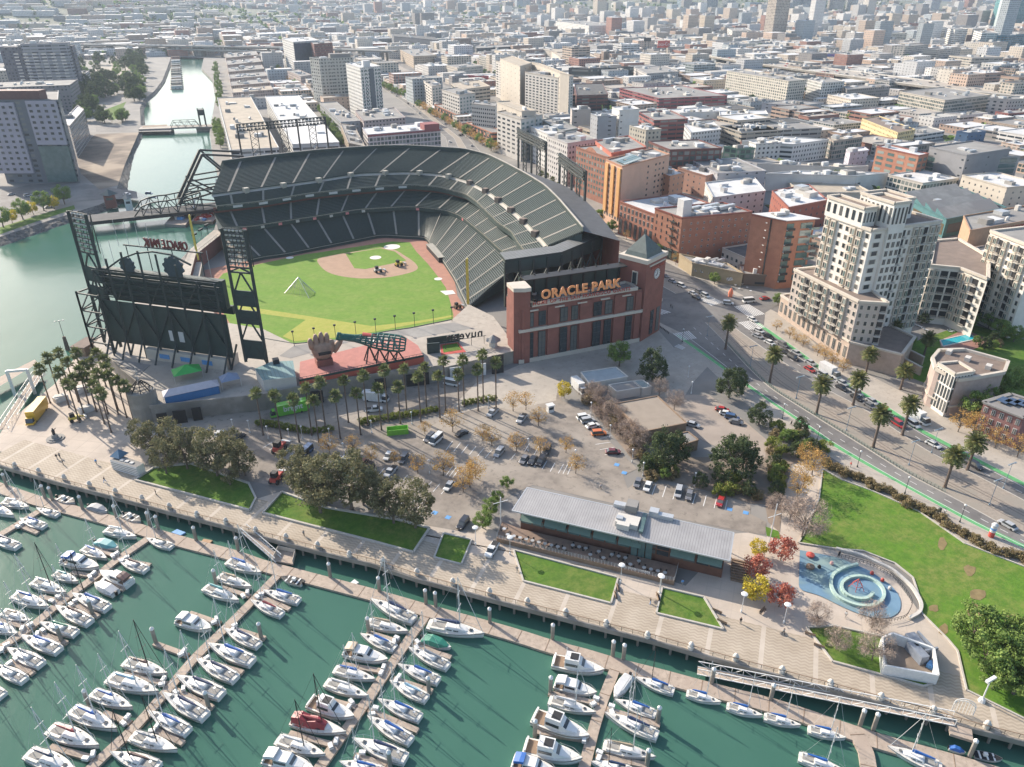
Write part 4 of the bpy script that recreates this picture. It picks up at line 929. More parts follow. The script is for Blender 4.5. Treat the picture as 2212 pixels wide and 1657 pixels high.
mb=MB();mb.lathe(-121.6,-137.2,[(4.2,0),(4.2,10.2),(3.2,10.3)],M['wall_c'],20);mb.build('wall',tc_)
m2=MB()
for i in range(8):a=i*pi/4;m2.beam((-121.6+3.6*cos(a),-137.2+3.6*sin(a),10.2),(-121.6+.6*cos(a),-137.2+.6*sin(a),13.4),.25,M['black'])
for r_,z in((2.9,11),(2.1,11.8),(1.3,12.6)):m2.path([(-121.6+r_*cos(i*pi/4),-137.2+r_*sin(i*pi/4),z)for i in range(9)],.12,M['black'],4)
m2.tube((-121.6,-137.2,13.2),(-121.6,-137.2,18),.1,M['alu'],5);m2.build('crown',tc_)
shk=thing('ticket_hut','brown ticket hut at the water edge left of the scoreboard','hut',tuple(P(21,760,1390)));p=P(21,760,1385)
mb=MB();mb.box(p.x,p.y,0,8,5,3.6,M['wood'],.95);mb.build('wall',shk);m2=MB();m2.box(p.x,p.y,3.6,9,6,.4,M['roofb'],.95);m2.build('roof',shk);m2=MB();m2.box(p.x+1.6,p.y-2.6,.5,.3,2.4,2.2,M['roofw'],.95);m2.build('notice_board',shk)
mb=MB();q=[P(21,960,1440,PZ),P(21,1300,1500,PZ),P(21,1200,1590,PZ)];
top('stair_ramp',mb.prism([(p.x,p.y)for p in q],PZ-.1,PZ+.15,mat('ramp_grey',(.24,.235,.23),.9,.15,.4)),'grey triangular stepped ramp on the terrace above the palm plaza','ramp',tuple(q[0]))
M['f1']=facade('punched_windows',None,source='object',sp=3.4,fh=3.4,wf=.44,hf=.45)
M['f2']=facade('ribbon_windows',None,source='object',sp=7.0,fh=3.6,wf=.9,hf=.42)
M['f3']=facade('glass_bays',None,source='object',sp=3.0,fh=3.3,wf=.8,hf=.7,glass=(.06,.085,.085))
M['f4']=facade('small_windows',None,source='object',sp=5.2,fh=3.5,wf=.22,hf=.33)
M['f5']=facade('blank_wall',None,source='object',sp=23,fh=5,wf=.08,hf=.2)
M['f6']=facade('vertical_bays',None,source='object',sp=4.2,fh=3.1,wf=.62,hf=.62,glass=(.08,.10,.10),band=(.5,.48,.44))
FOOT=[];LAND=[]
ROOF={'g':M['roofg'],'w':M['roofw'],'b':M['roofb'],'c':M['walk'],'d':mat('dark_roof',(.10,.10,.10),.9,.3,.2),'t':mat('tan_roof',(.42,.36,.28),.9,.2,.15)}
def inside(p,poly):
 c_=False;n=len(poly)
 for i in range(n):
  a,b=poly[i],poly[(i+1)%n]
  if(a[1]>p[1])!=(b[1]>p[1])and p[0]<(b[0]-a[0])*(p[1]-a[1])/(b[1]-a[1])+a[0]:c_=not c_
 return c_
unit_protos=[]
def bld(label,k,A_,B_,C_,h,col,roof='g',f='f1',units=4,cat='building',name='building',z0=0,par=.8,short=None,wallm=None,hp=None):
 a=P(k,*A_,h if hp is None else hp);sk=.09 if a.y>120 else.0
 b=P(k,*B_,h if hp is None else hp)if hasattr(B_,'__len__')else a+V3(B_,-sk*B_)
 c_=P(k,*C_,h if hp is None else hp)if hasattr(C_,'__len__')else a+V3(sk*C_,C_)
 d_=b+c_-a;poly=[(a.x,a.y),(b.x,b.y),(d_.x,d_.y),(c_.x,c_.y)];FOOT.append(poly)
 t=thing(name,label,cat,(a.x,a.y,z0));t.color=(*col,1)
 mb=MB();mb.prism(poly,z0,h,wallm or M[f],ROOF[roof]);o=mb.build('wall',t);o.color=(*col,1)
 mb=MB();parapet(mb,poly,h-.1,par,.5,M['obj']);o=mb.build('parapet',t);o.color=(*[q*.9 for q in col],1)
 e1,e2=(b-a),(c_-a)
 for i in range(units):
  s,v=R.uniform(.15,.8),R.uniform(.15,.85);p=a+e1*s+e2*v;sx,sy,sz=R.uniform(1.5,min(7,e1.length*.3+1.6)),R.uniform(1.5,min(7,e2.length*.3+1.6)),R.uniform(1.0,3.0)
  mb=MB();m_=(M['roofw'],M['alu'],M['roofg'],M['stone'])[i%4]
  if i%5==4:mb.lathe(p.x,p.y,[(1.0,h),(1.0,h+1.6),(.5,h+2.1)],m_,8)
  else:mb.box(p.x,p.y,h-.05,sx,sy,sz,m_,atan2(e1.y,e1.x))
  mb.build('rooftop_unit',t)
 q=pix((a.x,a.y,h));LAND.append((short or label,q[0],q[1]));t['_h']=h
 return t,a,b,d_,c_,h
WH,GR,BE,TN,BR,DB,TE,YE,OR,SA,DK,CR=(.62,.61,.58),(.36,.37,.38),(.50,.45,.38),(.42,.34,.26),(.30,.10,.07),(.17,.065,.055),(.07,.17,.18),(.62,.50,.26),(.62,.28,.08),(.55,.29,.18),(.07,.075,.08),(.56,.50,.42)
t,a,b,d_,c_,h=bld('big orange brick warehouse with small windows and a fire escape, across from the clock tower',23,(1470,235),(2075,180),(1235,150),22.3,BR,'g','f5',9,short='the big brick warehouse',wallm=M['brick2'])
windows(t,a,b,3,21,11,6,.2,.3,skip=lambda i,j:(i*7+j*3)%5==0,frame=M['stone'],limit=60)
windows(t,c_,a,8,21,5,4,.17,.5,frame=None)
for i in range(5):p=c_.lerp(a,(i+.5)/5);mb=MB();mb.box(p.x-.1,p.y,.5,.4,3.2,5.2,M['steelp']);mb.build('shop_front',t)
mb=MB()
for i in range(5):z=5+i*3.6;mb.box(a.x-.9,a.y+6,z,1.4,5,.15,M['steel']);mb.beam((a.x-.9,a.y+4,z),(a.x-.9,a.y+8,z+3.6),.2,M['steel'])
mb.build('fire_escape',t)
p=a.lerp(c_,.25);mb=MB();mb.box(p.x+5,p.y,h,5,5,8,M['roofw']);mb.build('stair_tower',t)
for s,v in((.35,.5),(.5,.3),(.65,.6),(.8,.4)):p=a+(b-a)*s+(c_-a)*v;mb=MB();mb.beam((p.x-5,p.y,h+1.2),(p.x+6,p.y+2,h+1.2),2.0,M['alu'],1.8);mb.build('duct',t)
t,a,b,d_,c_,h=bld('four storey pinkish brick wing with paired windows, left of the big brick warehouse',23,(1235,205),40,(932,90),17.6,(.40,.17,.12),'w','f5',5,short='the pinkish brick wing',wallm=mat('pink_brick',(.40,.185,.13),.85,.2,.4))
windows(t,c_,a,9.5,16.8,9,2,.4,.62,frame=M['stone']);windows(t,c_,a,.8,9,7,1,.5,.95,'tall_window')
t,a,b,d_,c_,h=bld('tall salmon hotel block with an orange and cream street front and glass skylights on top',43,(955,1445),(1362,1340),(815,1385),34.7,SA,'g','f5',8,short='the salmon hotel block',wallm=mat('salmon_stucco',(.60,.39,.28),.8,.1,.2))
windows(t,a,b,4,33,12,9,.33,.36,skip=lambda i,j:i not in(6,8,9,10)or(i==6 and j<3),frame=None)
windows(t,c_,a,4,33,6,9,.45,.5,frame=M['cream'])
for f in(.12,.5,.88):p=c_.lerp(a,f);mb=MB();mb.box(p.x-.5,p.y,7,1.0,3.0,h-8,mat('orange_stucco',(.68,.38,.15),.7,.1,.3));mb.build('orange_bay',t)
for i in range(4):p=a.lerp(c_,.2+.17*i);mb=MB();mb.beam((p.x+3,p.y,h+.6),(p.x+14,p.y,h+3.0),2.8,M['glassg'],.3);mb.build('skylight',t)
bld('lower salmon wing with square windows behind the hotel block',43,(1365,1530),(1490,1500),22,24,SA,'w','f4',3,short='the lower salmon wing')
t,a,b,d_,c_,h=bld('brown brick office block with an arched gable and green window bays beside the salmon hotel',43,(830,1365),34,(555,1275),29,(.36,.17,.11),'g','f5',4,short='the arched gable block',wallm=mat('brown_brick',(.34,.16,.11),.85,.2,.4))
windows(t,c_,a,3,28,12,7,.5,.5,glass=M['glassg'])
mb=MB();L=[(c_.lerp(a,.28+.4*i/10),3.2*sin(pi*i/10))for i in range(11)]
mb.add([(p.x,p.y,h)for p,z in L]+[(p.x,p.y,h+z)for p,z in L],[(i,i+1,i+12,i+11)for i in range(10)],M['brick2']);mb.build('arched_gable',t)
bld('terracotta red roofed block with stepped terraces behind the arched gable',43,(860,1330),(1160,1275),(720,1225),31,(.48,.15,.10),'g','f5',7,short='the terracotta stepped block')
t,a,b,d_,c_,h=bld('dark red and green glazed office block behind the salmon hotel',43,(1365,1300),(1815,1285),(1180,1225),24,DB,'g','f3',5,short='the red and green glazed block')
bld('grey and white apartment house with square windows left of the arched gable',43,(480,1245),(735,1205),(305,1175),28,(.52,.50,.48),'g','f1',6,short='the grey and white apartment house')
bld('white stone apartment house with a pale roof deck by the floodlight rack',43,(310,1165),(480,1150),(160,1100),25,WH,'w','f1',4,short='the white apartment house by the rack')
bld('slate green rooftop block with water tank above the floodlight rack',43,(430,1140),(565,1115),(260,1040),26,(.22,.24,.22),'g','f5',4,short='the slate green rooftop block')
def panelled(label,short,A_,B_,C_,h,cw,cc,rows,units=3):
 t,a,b,d_,c_,h=bld(label,2,A_,B_,C_,h,BE,'g','f5',units,short=short,wallm=mat('beige_panel',(.52,.49,.45),.8,.08,.3))
 windows(t,c_,a,3,h-1.5,cc,rows,.55,.42,limit=99);windows(t,a,b,3,h-1.5,cw,rows,.5,.5,glass=M['glassg'],limit=60);return t,a,b,d_,c_,h
panelled('grey panelled office block with a glazed corner behind the curving grandstand','the grey glazed corner office',(1160,720),(1290,690),(1015,675),31,5,5,8)
t,a,b,d_,c_,h=bld('beige crown wall standing on the grey glazed corner office',2,(1165,672),(1250,668),(1015,612),35,BE,'t','f5',1,short='the beige crown wall')
panelled('white panelled office wing with rows of square windows above the planted terrace','the white office wing',(1005,640),(1015,620),(865,625),28,2,11,7)
t,a,b,d_,c_,h=bld('low terracotta arcade with a planted roof below the white office wing',2,(985,800),12,(833,738),10,(.5,.22,.14),'g','f2',0,short='the near terracotta arcade');windows(t,c_,a,1,9,7,2,.6,.6)
t,a,b,d_,c_,h=bld('low terracotta arcade with a planted roof below the beige corner block',2,(770,690),12,(640,630),10,(.5,.22,.14),'g','f2',0,short='the far terracotta arcade');windows(t,c_,a,1,9,7,2,.6,.6)
panelled('beige corner office block between the two terracotta arcades','the beige corner block',(790,575),(885,560),(685,540),27,5,8,7)
panelled('slim grey office block at the far end of the terracotta arcade','the slim grey office',(625,520),(680,512),(575,485),25,3,4,7)
bld('long low beige roofed link behind the beige corner block',2,(800,540),(975,520),(740,500),22,BE,'t','f2',4,short='the beige link block')
panelled('tall white gridded apartment tower nearest the viewer of the two beige towers','the near beige tower',(1385,470),(1475,455),(1185,435),40,5,9,13,5)
panelled('tall white gridded apartment tower behind and left of its twin','the far beige tower',(1155,408),(1222,395),(1008,368),40,4,7,13,5)
bld('beige crown block on top of the near beige tower',2,(1395,440),(1450,450),(1225,375),45,BE,'t','f5',0,short='the near tower crown')
bld('beige crown block on top of the far beige tower',2,(1155,400),(1222,380),(1035,352),45,BE,'t','f5',0,short='the far tower crown')
t,a,b,d_,c_,h=bld('slim white apartment tower with a dark stripe and balconies near the station',42,(900,590),(1075,575),(775,550),49,WH,'w','f1',5,short='the slim white tower')
windows(t,a,b,3,48,6,14,.5,.5,limit=90,glass=M['glassg']);mb=MB();d1=(b-a).normalized();p=a.lerp(b,.42);q=a.lerp(b,.64);mb.beam((p.x,p.y-.4,24),(q.x,q.y-.4,24),.5,mat('slate_stripe',(.10,.12,.14),.6,.1,1),48);mb.build('dark_stripe',t)
mb=MB();mb.box(a.x+8,a.y+8,h,7,7,6,M['roofw']);mb.build('lift_tower',t)
t,a,b,d_,c_,h=bld('broad grey concrete apartment tower left of the slim white tower',42,(545,512),(840,500),(462,500),50,(.40,.40,.37),'d','f1',3,short='the broad grey tower')
windows(t,a,b,3,48,9,13,.4,.42,limit=99);mb=MB();mb.box(a.x+24,a.y+8,h,22,10,4.5,M['roofg']);mb.build('plant_room',t)
t,a,b,d_,c_,h=bld('white framed tower with a dark blue glass front left of the grey tower',42,(320,365),(550,350),(225,335),44,WH,'w','f1',3,short='the dark blue glass tower')
mb=MB();p=a.lerp(b,.02);q=a.lerp(b,.9);mb.beam((p.x,p.y-.5,22),(q.x,q.y-.5,22),.6,mat('navy_glass',(.04,.06,.10),.25,.3,.3),40);mb.build('glass_front',t)
bld('dark red brick tower between the blue glass tower and the grey tower',42,(500,385),(660,372),(468,365),42,DB,'g','f1',3,short='the dark red tower')
bld('long white office building beside the channel with rooftop plant, nearer the water',1,(1385,905),(1672,890),(1305,590),18,WH,'t','f2',16,short='the long white channel office')
bld('long white office building with a glazed front, right of its riverside twin',1,(1755,870),(2035,858),(1592,580),19,WH,'w','f2',16,short='the second long white office')
t,a,b,d_,c_,h=bld('white and glass block with a maroon roof band behind the grandstand rim',42,(965,1170),(1592,1118),(920,1110),22,(.55,.5,.5),'w','f3',10,short='the maroon banded glass block')
mb=MB();mb.beam((a.x,a.y,h-.4),(b.x,b.y,h-.4),1.0,mat('maroon_band',(.25,.07,.08),.7,.1,1),1.2);mb.build('maroon_band',t)
mb=MB();p=a.lerp(b,.88);mb.box(p.x,p.y+5,h,12,11,4.5,mat('maroon_wall',(.27,.08,.08),.7,.1,1));mb.build('maroon_pavilion',t)
bld('low tan town house row with brown roofs beside the maroon banded block',42,(800,1240),(940,1270),(730,1070),15,TN,'g','f1',8,short='the tan town house row')
bld('long grey town house row running toward the slim white tower',42,(735,1060),(900,1050),(550,890),14,GR,'g','f1',10,short='the grey town house row')
bld('grey and red courtyard block in front of the slim white tower',42,(930,1050),(1290,1020),(860,960),16,(.40,.33,.32),'g','f1',12,short='the courtyard block')
bld('narrow brown town house row left of the grey tower',42,(385,665),(480,650),(270,615),14,(.40,.33,.30),'g','f1',5,short='the narrow brown row')
bld('small pale building behind the narrow brown row',42,(160,470),(235,455),(130,450),14,WH,'w','f1',3,short='the small pale block')
for i in range(6):
 bld(('first','second','third','fourth','fifth','sixth')[i]+' row of low tan roofs from the viewer along the right bank of the channel',1,(1395-8*i,560-42*i),(1640-18*i,540-42*i),(1388-8*i,533-42*i),13,(.42,.32,.26)if i%2 else(.45,.36,.32),'g' if i else 't','f1',10,short='the tan channel rows')
t,a,b,d_,c_,h=bld('big grey and glass apartment block with a white upper corner at the left edge',41,(500,870),(-160,872),(505,790),54,(.15,.16,.18),'g','f1',6,short='the big left edge apartment block')
A0,B0=a,b
d2=(A0-B0).normalized();n2=Vector((d2.y,-d2.x,0));pale=mat('mauve_grey_panel',(.40,.37,.42),.7,.1,.2)
mb=MB();p=A0-d2*1;q=A0-d2*21;mb.beam((p.x+n2.x*.9,p.y+n2.y*.9,40),(q.x+n2.x*.9,q.y+n2.y*.6,40),1.2,pale,28);mb.build('white_corner',t)
windows(t,q+n2*1.6,p+n2*1.6,28,53,4,7,.42,.45)
mb=MB();q2=A0-d2*30;mb.beam((p.x+n2.x*.5,p.y+n2.y*.5,13),(q.x+n2.x*.5,q.y+n2.y*.5,13),1.0,M['glassg'],24);mb.build('glass_front',t)
mb=MB();p=A0-d2*29;q=A0-d2*62;mb.beam((p.x+n2.x*.6,p.y+n2.y*.6,30),(q.x+n2.x*.6,q.y+n2.y*.6,30),1.2,pale,46);mb.build('grey_front',t)
windows(t,q+n2*1.6,p+n2*1.6,8,52,7,12,.4,.42)
mb=MB();p=A0-d2*12;q=A0-d2*60;mb.beam((p.x-n2.x*6,p.y-n2.y*6,57),(q.x-n2.x*6,q.y-n2.y*6,57),9,mat('rust_plant_wall',(.16,.08,.07),.7,.2,.5),6);mb.build('plant_screen',t)
bld('long mid rise block with a white roof right of the big left edge apartment block',41,(600,1095),(725,950),(545,1050),24,(.22,.19,.20),'w','f6',3,short='the white roofed mid rise')
t,a,b,d_,c_,h=bld('dark slab apartment tower with stacked balconies at the upper left',41,(620,400),-78,24,54,(.13,.13,.16),'g','f1',3,short='the dark balcony slab')
for i in range(6):
 p=P(41,130+i*80,440,52);mb=MB()
 for j in range(13):mb.box(p.x,p.y-1.6,6+j*3.5,4.6,1.4,1.1,M['stone'],-.1)
 mb.build('balcony_stack',t)
bld('stepped upper block with terraces on the dark balcony slab',41,(580,375),-50,20,58,(.3,.3,.33),'g','f2',2,short='the slab penthouse')
bld('low wide apartment block with pale roof between the two left towers',41,(600,740),-95,60,26,(.22,.20,.21),'g','f1',8,short='the low wide left block')
bld('pale curved front block at the far left edge',41,(125,610),-70,40,24,CR,'w','f1',3,short='the pale left edge block')
bld('small terrace stepped block right of the dark balcony slab',41,(735,640),-20,40,20,(.4,.36,.38),'g','f6',3,short='the small terraced block')
W=[('dark green glass office block with a flat roof beyond the beige towers',43,(655,595),(1052,580),(490,590),21,DK,'g','f3',8,'the dark glass office'),('pale grey stepped apartment block right of the dark glass office',43,(1165,640),(1440,620),(1055,585),19,(.46,.44,.42),'g','f1',6,'the pale stepped apartments'),('dark brown brick block with a setback top between the towers and the maroon row',43,(560,830),(830,820),(540,730),16,DB,'d','f2',4,'the dark brown brick block'),('long maroon and white building with vertical glass strips',43,(1270,855),(1860,830),(930,765),13,(.30,.08,.09),'g','f2',16,'the long maroon and white building'),('white long hall of five storeys with rusty trees in front, far beyond the towers',43,(665,225),(930,220),(378,185),28,WH,'g','f1',5,'the far white hall'),('long white apartment block with terracotta end and green bays',3,(800,490),(905,480),(428,428),24,(.62,.57,.48),'g','f6',8,'the white and terracotta apartments'),('smaller white apartment block right of the terracotta ended one',3,(1000,500),(1135,490),(915,478),22,WH,'g','f6',4,'the smaller white apartments'),('broad beige loft building with a grid of dark windows',3,(1738,605),(2012,572),(1466,552),18,BE,'g','f3',8,'the broad beige loft building'),('yellow and cream gabled loft building with tall windows',3,(1455,800),(1560,780),(1240,715),13,YE,'b','f1',6,'the yellow loft building'),('low row with a red stripe right of the yellow loft building',3,(1560,815),(1735,790),(1460,785),6,WH,'g','f2',4,'the red striped low row'),('small bright blue house behind the red striped row',3,(1880,800),(1985,790),(1808,790),8,(.08,.15,.26),'w','f4',3,'the small blue house'),('white rendered apartments with a corner turret left of the green hedge',3,(1175,600),(1345,590),(1035,570),12,CR,'w','f1',6,'the cream turret apartments'),('grey panel block with a blank roof, in front of the broad beige loft',3,(1150,540),(1410,520),(1130,520),16,(.28,.26,.24),'g','f1',4,'the grey panel block'),('grey brick low workshop left of the cream turret apartments',3,(850,640),(1010,620),(640,620),9,(.40,.40,.42),'g','f4',5,'the grey low workshop'),('tan and grey long block with large panes and rooftop boxes',3,(515,795),(1000,770),(395,760),13,(.40,.38,.35),'g','f2',10,'the tan and grey long block'),('white loft with dark pane corner and billboard wall',3,(215,800),(395,780),(175,750),16,(.50,.50,.50),'w','f1',3,'the billboard loft'),('white cubic loft with glazed corner balconies',3,(825,870),(1040,840),(520,850),14,WH,'w','f1',8,'the white cubic lofts'),('grey and brown loft row with tall panes right of the white cubic lofts',3,(1070,850),(1245,825),(1035,830),14,(.34,.29,.25),'t','f3',5,'the grey brown loft row'),('pale lilac house with small windows below the brown loft row',3,(1170,920),(1280,905),(1145,900),13,(.48,.46,.52),'w','f4',2,'the pale lilac house'),('wide flat white roofed warehouse in the centre right',3,(1210,1060),(1400,1042),(665,1045),11,WH,'w','f5',12,'the wide white roofed warehouse'),('long warehouse with a pale ridge behind the wide white roofed warehouse',3,(1150,1010),(1280,1000),(610,985),10,(.5,.48,.46),'c','f5',10,'the pale ridge warehouse'),('low shed with a sloping beige roof in front of the wide warehouse',3,(1190,1100),(1300,1160),(800,1100),6,CR,'t','f5',2,'the beige roofed shed'),('grey and white plant roofed block beside the salmon wing',3,(375,1045),(665,1030),(215,965),16,(.42,.42,.44),'g','f4',12,'the plant roofed block'),('pink brick corner building with three tall windows',3,(305,1060),(380,1040),(135,1010),14,(.42,.24,.18),'w','f4',4,'the pink brick corner'),('long white low building with small windows below the plant roofed block',3,(350,1190),(660,1150),(300,1100),13,WH,'w','f4',5,'the long white low building'),('brick building with a white roof and red cornice behind the brick tower',3,(800,1250),(1035,1205),(700,1150),18,BR,'w','f4',10,'the red corniced block'),('beige block with punched windows at the right edge',3,(2110,1130),(2330,1110),(1840,1055),15,CR,'w','f4',4,'the beige right edge block'),('grey warehouse of five storeys at the far right',3,(2120,600),(2300,590),(2000,590),18,(.45,.43,.40),'g','f1',4,'the grey right edge warehouse'),('maroon low building at the right edge below the beige loft',3,(2120,685),(2300,670),(2040,672),10,(.28,.10,.09),'g','f1',3,'the maroon right edge building'),('grey concrete twin block with saw toothed balconies, left one',3,(1500,280),(1640,270),(1418,275),24,(.40,.37,.34),'g','f6',3,'the left concrete twin'),('grey concrete twin block with saw toothed balconies, right one',3,(1690,300),(1835,290),(1608,298),24,(.42,.39,.36),'g','f6',3,'the right concrete twin'),('stepped beige apartment block with balconies by the motorway',3,(1900,350),(2090,345),(1762,335),22,(.46,.42,.36),'g','f2',4,'the stepped motorway apartments'),('white and green bayed apartments above the motorway, left one',3,(1230,195),(1330,205),(1185,190),26,(.55,.55,.5),'g','f3',3,'the left green bayed apartments'),('white and green bayed apartments above the motorway, right one',3,(1370,205),(1510,200),(1325,200),26,(.58,.58,.54),'g','f3',3,'the right green bayed apartments'),('white ribbed office tower with red fins, left one',3,(1680,165),(1745,165),(1630,155),38,WH,'g','f2',2,'the left red finned tower'),('white ribbed office tower with red fins, right one',3,(1800,180),(1875,175),(1755,170),38,WH,'g','f2',2,'the right red finned tower'),('white banded office block beside the blue glass block',3,(1960,200),(2060,200),(1912,185),40,WH,'g','f2',3,'the white banded office'),('blue glass office block at the upper right edge',3,(2110,215),(2250,205),(2050,215),38,(.05,.18,.26),'g','f3',2,'the blue glass office'),('white slab with vertical ribs left of the motorway billboard',43,(1905,270),(2070,265),(1860,245),24,WH,'g','f6',2,'the white ribbed slab'),('tan two storey building with a white roof left of the red billboard',43,(1150,480),(1365,470),(1115,465),10,TN,'w','f4',3,'the tan white roofed building'),('cream block with balconies behind the tan building',43,(985,430),(1130,420),(920,405),14,CR,'w','f1',3,'the cream balcony block'),('dark grey windowless depot in front of the far white hall',43,(735,400),(920,390),(665,380),14,(.24,.24,.25),'g','f5',3,'the dark grey depot'),('cream hangar with a rounded beige roof beyond the beige towers',43,(420,500),(760,510),(330,440),12,CR,'t','f5',1,'the cream hangar'),('second cream hangar with a rounded roof behind the first',43,(390,450),(640,455),(180,420),13,CR,'t','f5',1,'the second cream hangar'),('very long dark windowless shed left of the hangars',42,(1905,420),(2212,405),(1890,400),15,DK,'g','f5',2,'the very long dark shed'),('dark blue grey shed with a stepped roof by the rail yard',42,(1190,315),(1580,350),(1170,290),22,(.10,.11,.13),'d','f5',2,'the blue grey stepped shed'),('tan long loft row beside the rail yard',42,(1360,490),(1560,480),(1245,430),18,TN,'g','f1',5,'the tan rail yard lofts'),('blue grey shed right of the tan rail yard lofts',42,(1550,510),(1770,495),(1515,490),14,(.15,.17,.21),'d','f5',2,'the blue grey shed'),('red and pink low building beyond the blue grey shed',42,(1800,500),(2050,490),(1775,480),12,(.45,.13,.12),'w','f4',3,'the red low building'),('cream balcony flats in front of the red low building',42,(1740,590),(1960,570),(1645,565),14,CR,'g','f1',5,'the cream balcony flats'),('bright red and white block right of the balcony flats',42,(1920,650),(2010,660),(1810,650),12,(.50,.10,.10),'w','f1',2,'the bright red block'),('dark red brick exchange building beside the road beyond the rail yard',42,(930,260),(1215,255),(870,250),16,DB,'g','f1',5,'the far dark red exchange'),('long dark red warehouse with white roof far behind the blue glass tower',42,(480,300),(820,295),(390,285),14,DB,'w','f5',4,'the long dark red warehouse'),('white row with a curved roof right of the dark red exchange',42,(1290,250),(1590,240),(1225,235),16,WH,'w','f1',4,'the curved white row'),('pale blue grey block left of the blue glass tower',42,(30,300),(310,285),(0,285),16,(.5,.53,.55),'w','f1',3,'the pale blue grey block'),('grey and tan office with metallic roof beside the brick terraces',43,(740,1010),(905,1010),(680,985),26,(.34,.35,.37),'w','f4',5,'the grey cube office'),('white tall block behind the grey cube office',43,(930,960),(1100,945),(865,930),30,WH,'w','f5',3,'the white tall block'),('dark beige rooftop block left of the grey cube office',43,(520,955),(680,950),(505,935),22,(.42,.39,.36),'w','f5',3,'the beige rooftop block'),('cream office with grey tower and square windows',43,(1160,1130),(1290,1120),(1015,1090),24,(.48,.44,.36),'w','f1',4,'the cream square windowed office'),('dark red long brick with flat red roof behind the cream office',43,(1230,1045),(1520,1030),(1100,975),17,(.26,.08,.07),'g','f2',5,'the flat red roofed brick'),('grey windowed loft with a white advert wall',43,(1640,1110),(1800,1100),(1490,1075),16,(.44,.43,.42),'w','f1',4,'the advert wall loft'),('tan and grey long studio with broad panes',43,(1985,1155),(2330,1130),(1795,1090),13,(.38,.34,.28),'w','f2',8,'the tan studio'),('green glazed corner house with roof garden',43,(1960,1290),(2100,1285),(1830,1270),14,(.10,.20,.15),'b','f3',4,'the green roof garden house'),('white lofts right of the roof garden house',43,(2110,1250),(2330,1235),(2050,1225),15,WH,'w','f1',4,'the white lofts'),('white sawtooth roofed hall behind the flat red roofed brick',43,(1450,980),(1900,960),(1350,950),10,WH,'w','f5',8,'the sawtooth hall'),('low white roofed row right of the sawtooth hall',43,(1800,1000),(2212,990),(1790,965),10,WH,'w','f4',8,'the low white row')]
for w_ in W:bld(w_[0],*w_[1:9],units=w_[9],short=w_[10])
t,a,b,d_,c_,h=bld('red brick end of the large modern office block at the right',3,(1580,938),(1640,925),(1328,882),21.5,BR,'w','f5',2,short='the red brick office end',wallm=M['brick2'])
windows(t,c_,a,2,20.5,4,5,.62,.5,glass=M['glassg'],frame=None);windows(t,a,b,2,20.5,2,5,.6,.55,glass=M['glassg'])
t,a,b,d_,c_,h=bld('green glazed wing of the large modern office block at the right',3,(1805,962),(2190,940),(1592,925),19.5,(.34,.34,.33),'g','f5',3,short='the green glazed wing')
mb=MB()
for p,q in((c_.lerp(a,.02),c_.lerp(a,.72)),(a.lerp(b,.05),a.lerp(b,.95))):
 d1=(q-p).normalized();n1=Vector((d1.y,-d1.x,0))*.4
 for j in range(5):mb.beam((p.x+n1.x,p.y+n1.y,3.2+j*3.6),(q.x+n1.x,q.y+n1.y,3.2+j*3.6),.3,M['glassg'],2.6)
mb.build('window_band',t)
bld('grey plant storey on top of the green glazed wing',3,(1870,935),(2130,895),(1645,885),24.5,(.26,.26,.27),'g','f5',2,short='the grey plant storey')
t,a,b,d_,c_,h=bld('teal walled works with a sawtooth roof line behind the cream apartment tower',3,(1748,1320),(2105,1250),(1492,1185),10,TE,'d','f5',4,short='the teal sawtooth works',wallm=mat('teal_wall',(.06,.17,.18),.7,.2,.3))
e1,e2=b-a,c_-a
for i in range(4):
 mb=MB();p0=a+e2*(i/4);p1=a+e2*((i+1)/4);tw_=M['steelp']if 0 else t.children
 v=[(p0.x,p0.y,h),(p1.x,p1.y,h),(p1.x,p1.y,h+3.4),];v+=[(x+e1.x*.9,y+e1.y*.9,z)for x,y,z in v]
 mb.add(v,[(0,2,1),(3,4,5),(1,2,5,4)],bpy.data.materials['teal_wall']);mb.add(v,[(0,3,5,2)],ROOF['g']);mb.build('sawtooth_roof',t)
windows(t,c_,a,.5,8,4,1,.8,.8,glass=mat('amber_glass',(.12,.09,.05),.3,.3,1));windows(t,a,b,.5,9,1,1,.9,.6)
t,a,b,d_,c_,h=bld('tan brick building with a raised name frieze right of the cream apartment tower',3,(1890,1388),(2330,1310),(1850,1300),16,(.42,.26,.16),'g','f5',5,short='the tan brick frieze building',wallm=mat('tan_brick',(.42,.27,.17),.85,.15,.5))
p=a.lerp(b,.55);d1=(b-a).normalized();text('CHRONICLE BOOKS',2.2,M['dred'],'frieze_lettering',t,(p.x+d1.y*.2,p.y-d1.x*.2,h-2.4),(pi/2,0,atan2(d1.y,d1.x)),.1,spacing=1.15)
t,a,b,d_,c_,h=bld('tall teal and pale glass skyscraper cropped by the upper right corner',3,(2085,195),(2300,185),(1996,180),135,(.04,.27,.30),'g','f3',0,short='the teal skyscraper',hp=0)
mb=MB();p,q=c_.lerp(a,.3),c_.lerp(a,.98);mb.beam((p.x-.3,p.y,66),(q.x-.3,q.y,66),.8,mat('pale_curtain_glass',(.45,.52,.5),.4,.15,.2),128);mb.build('pale_glass_panel',t)
hi=[(230,60,70),(420,50,75),(560,60,90),(640,60,80),(720,40,100),(810,20,110),(880,10,120),(960,0,118),(1060,0,125),(1170,10,110),(1640,30,90),(300,30,60),(150,20,60)]
words=['pale','grey','blue glass','beige','white','dark','slate','tan','brown','silver','cream','misty','ashen']
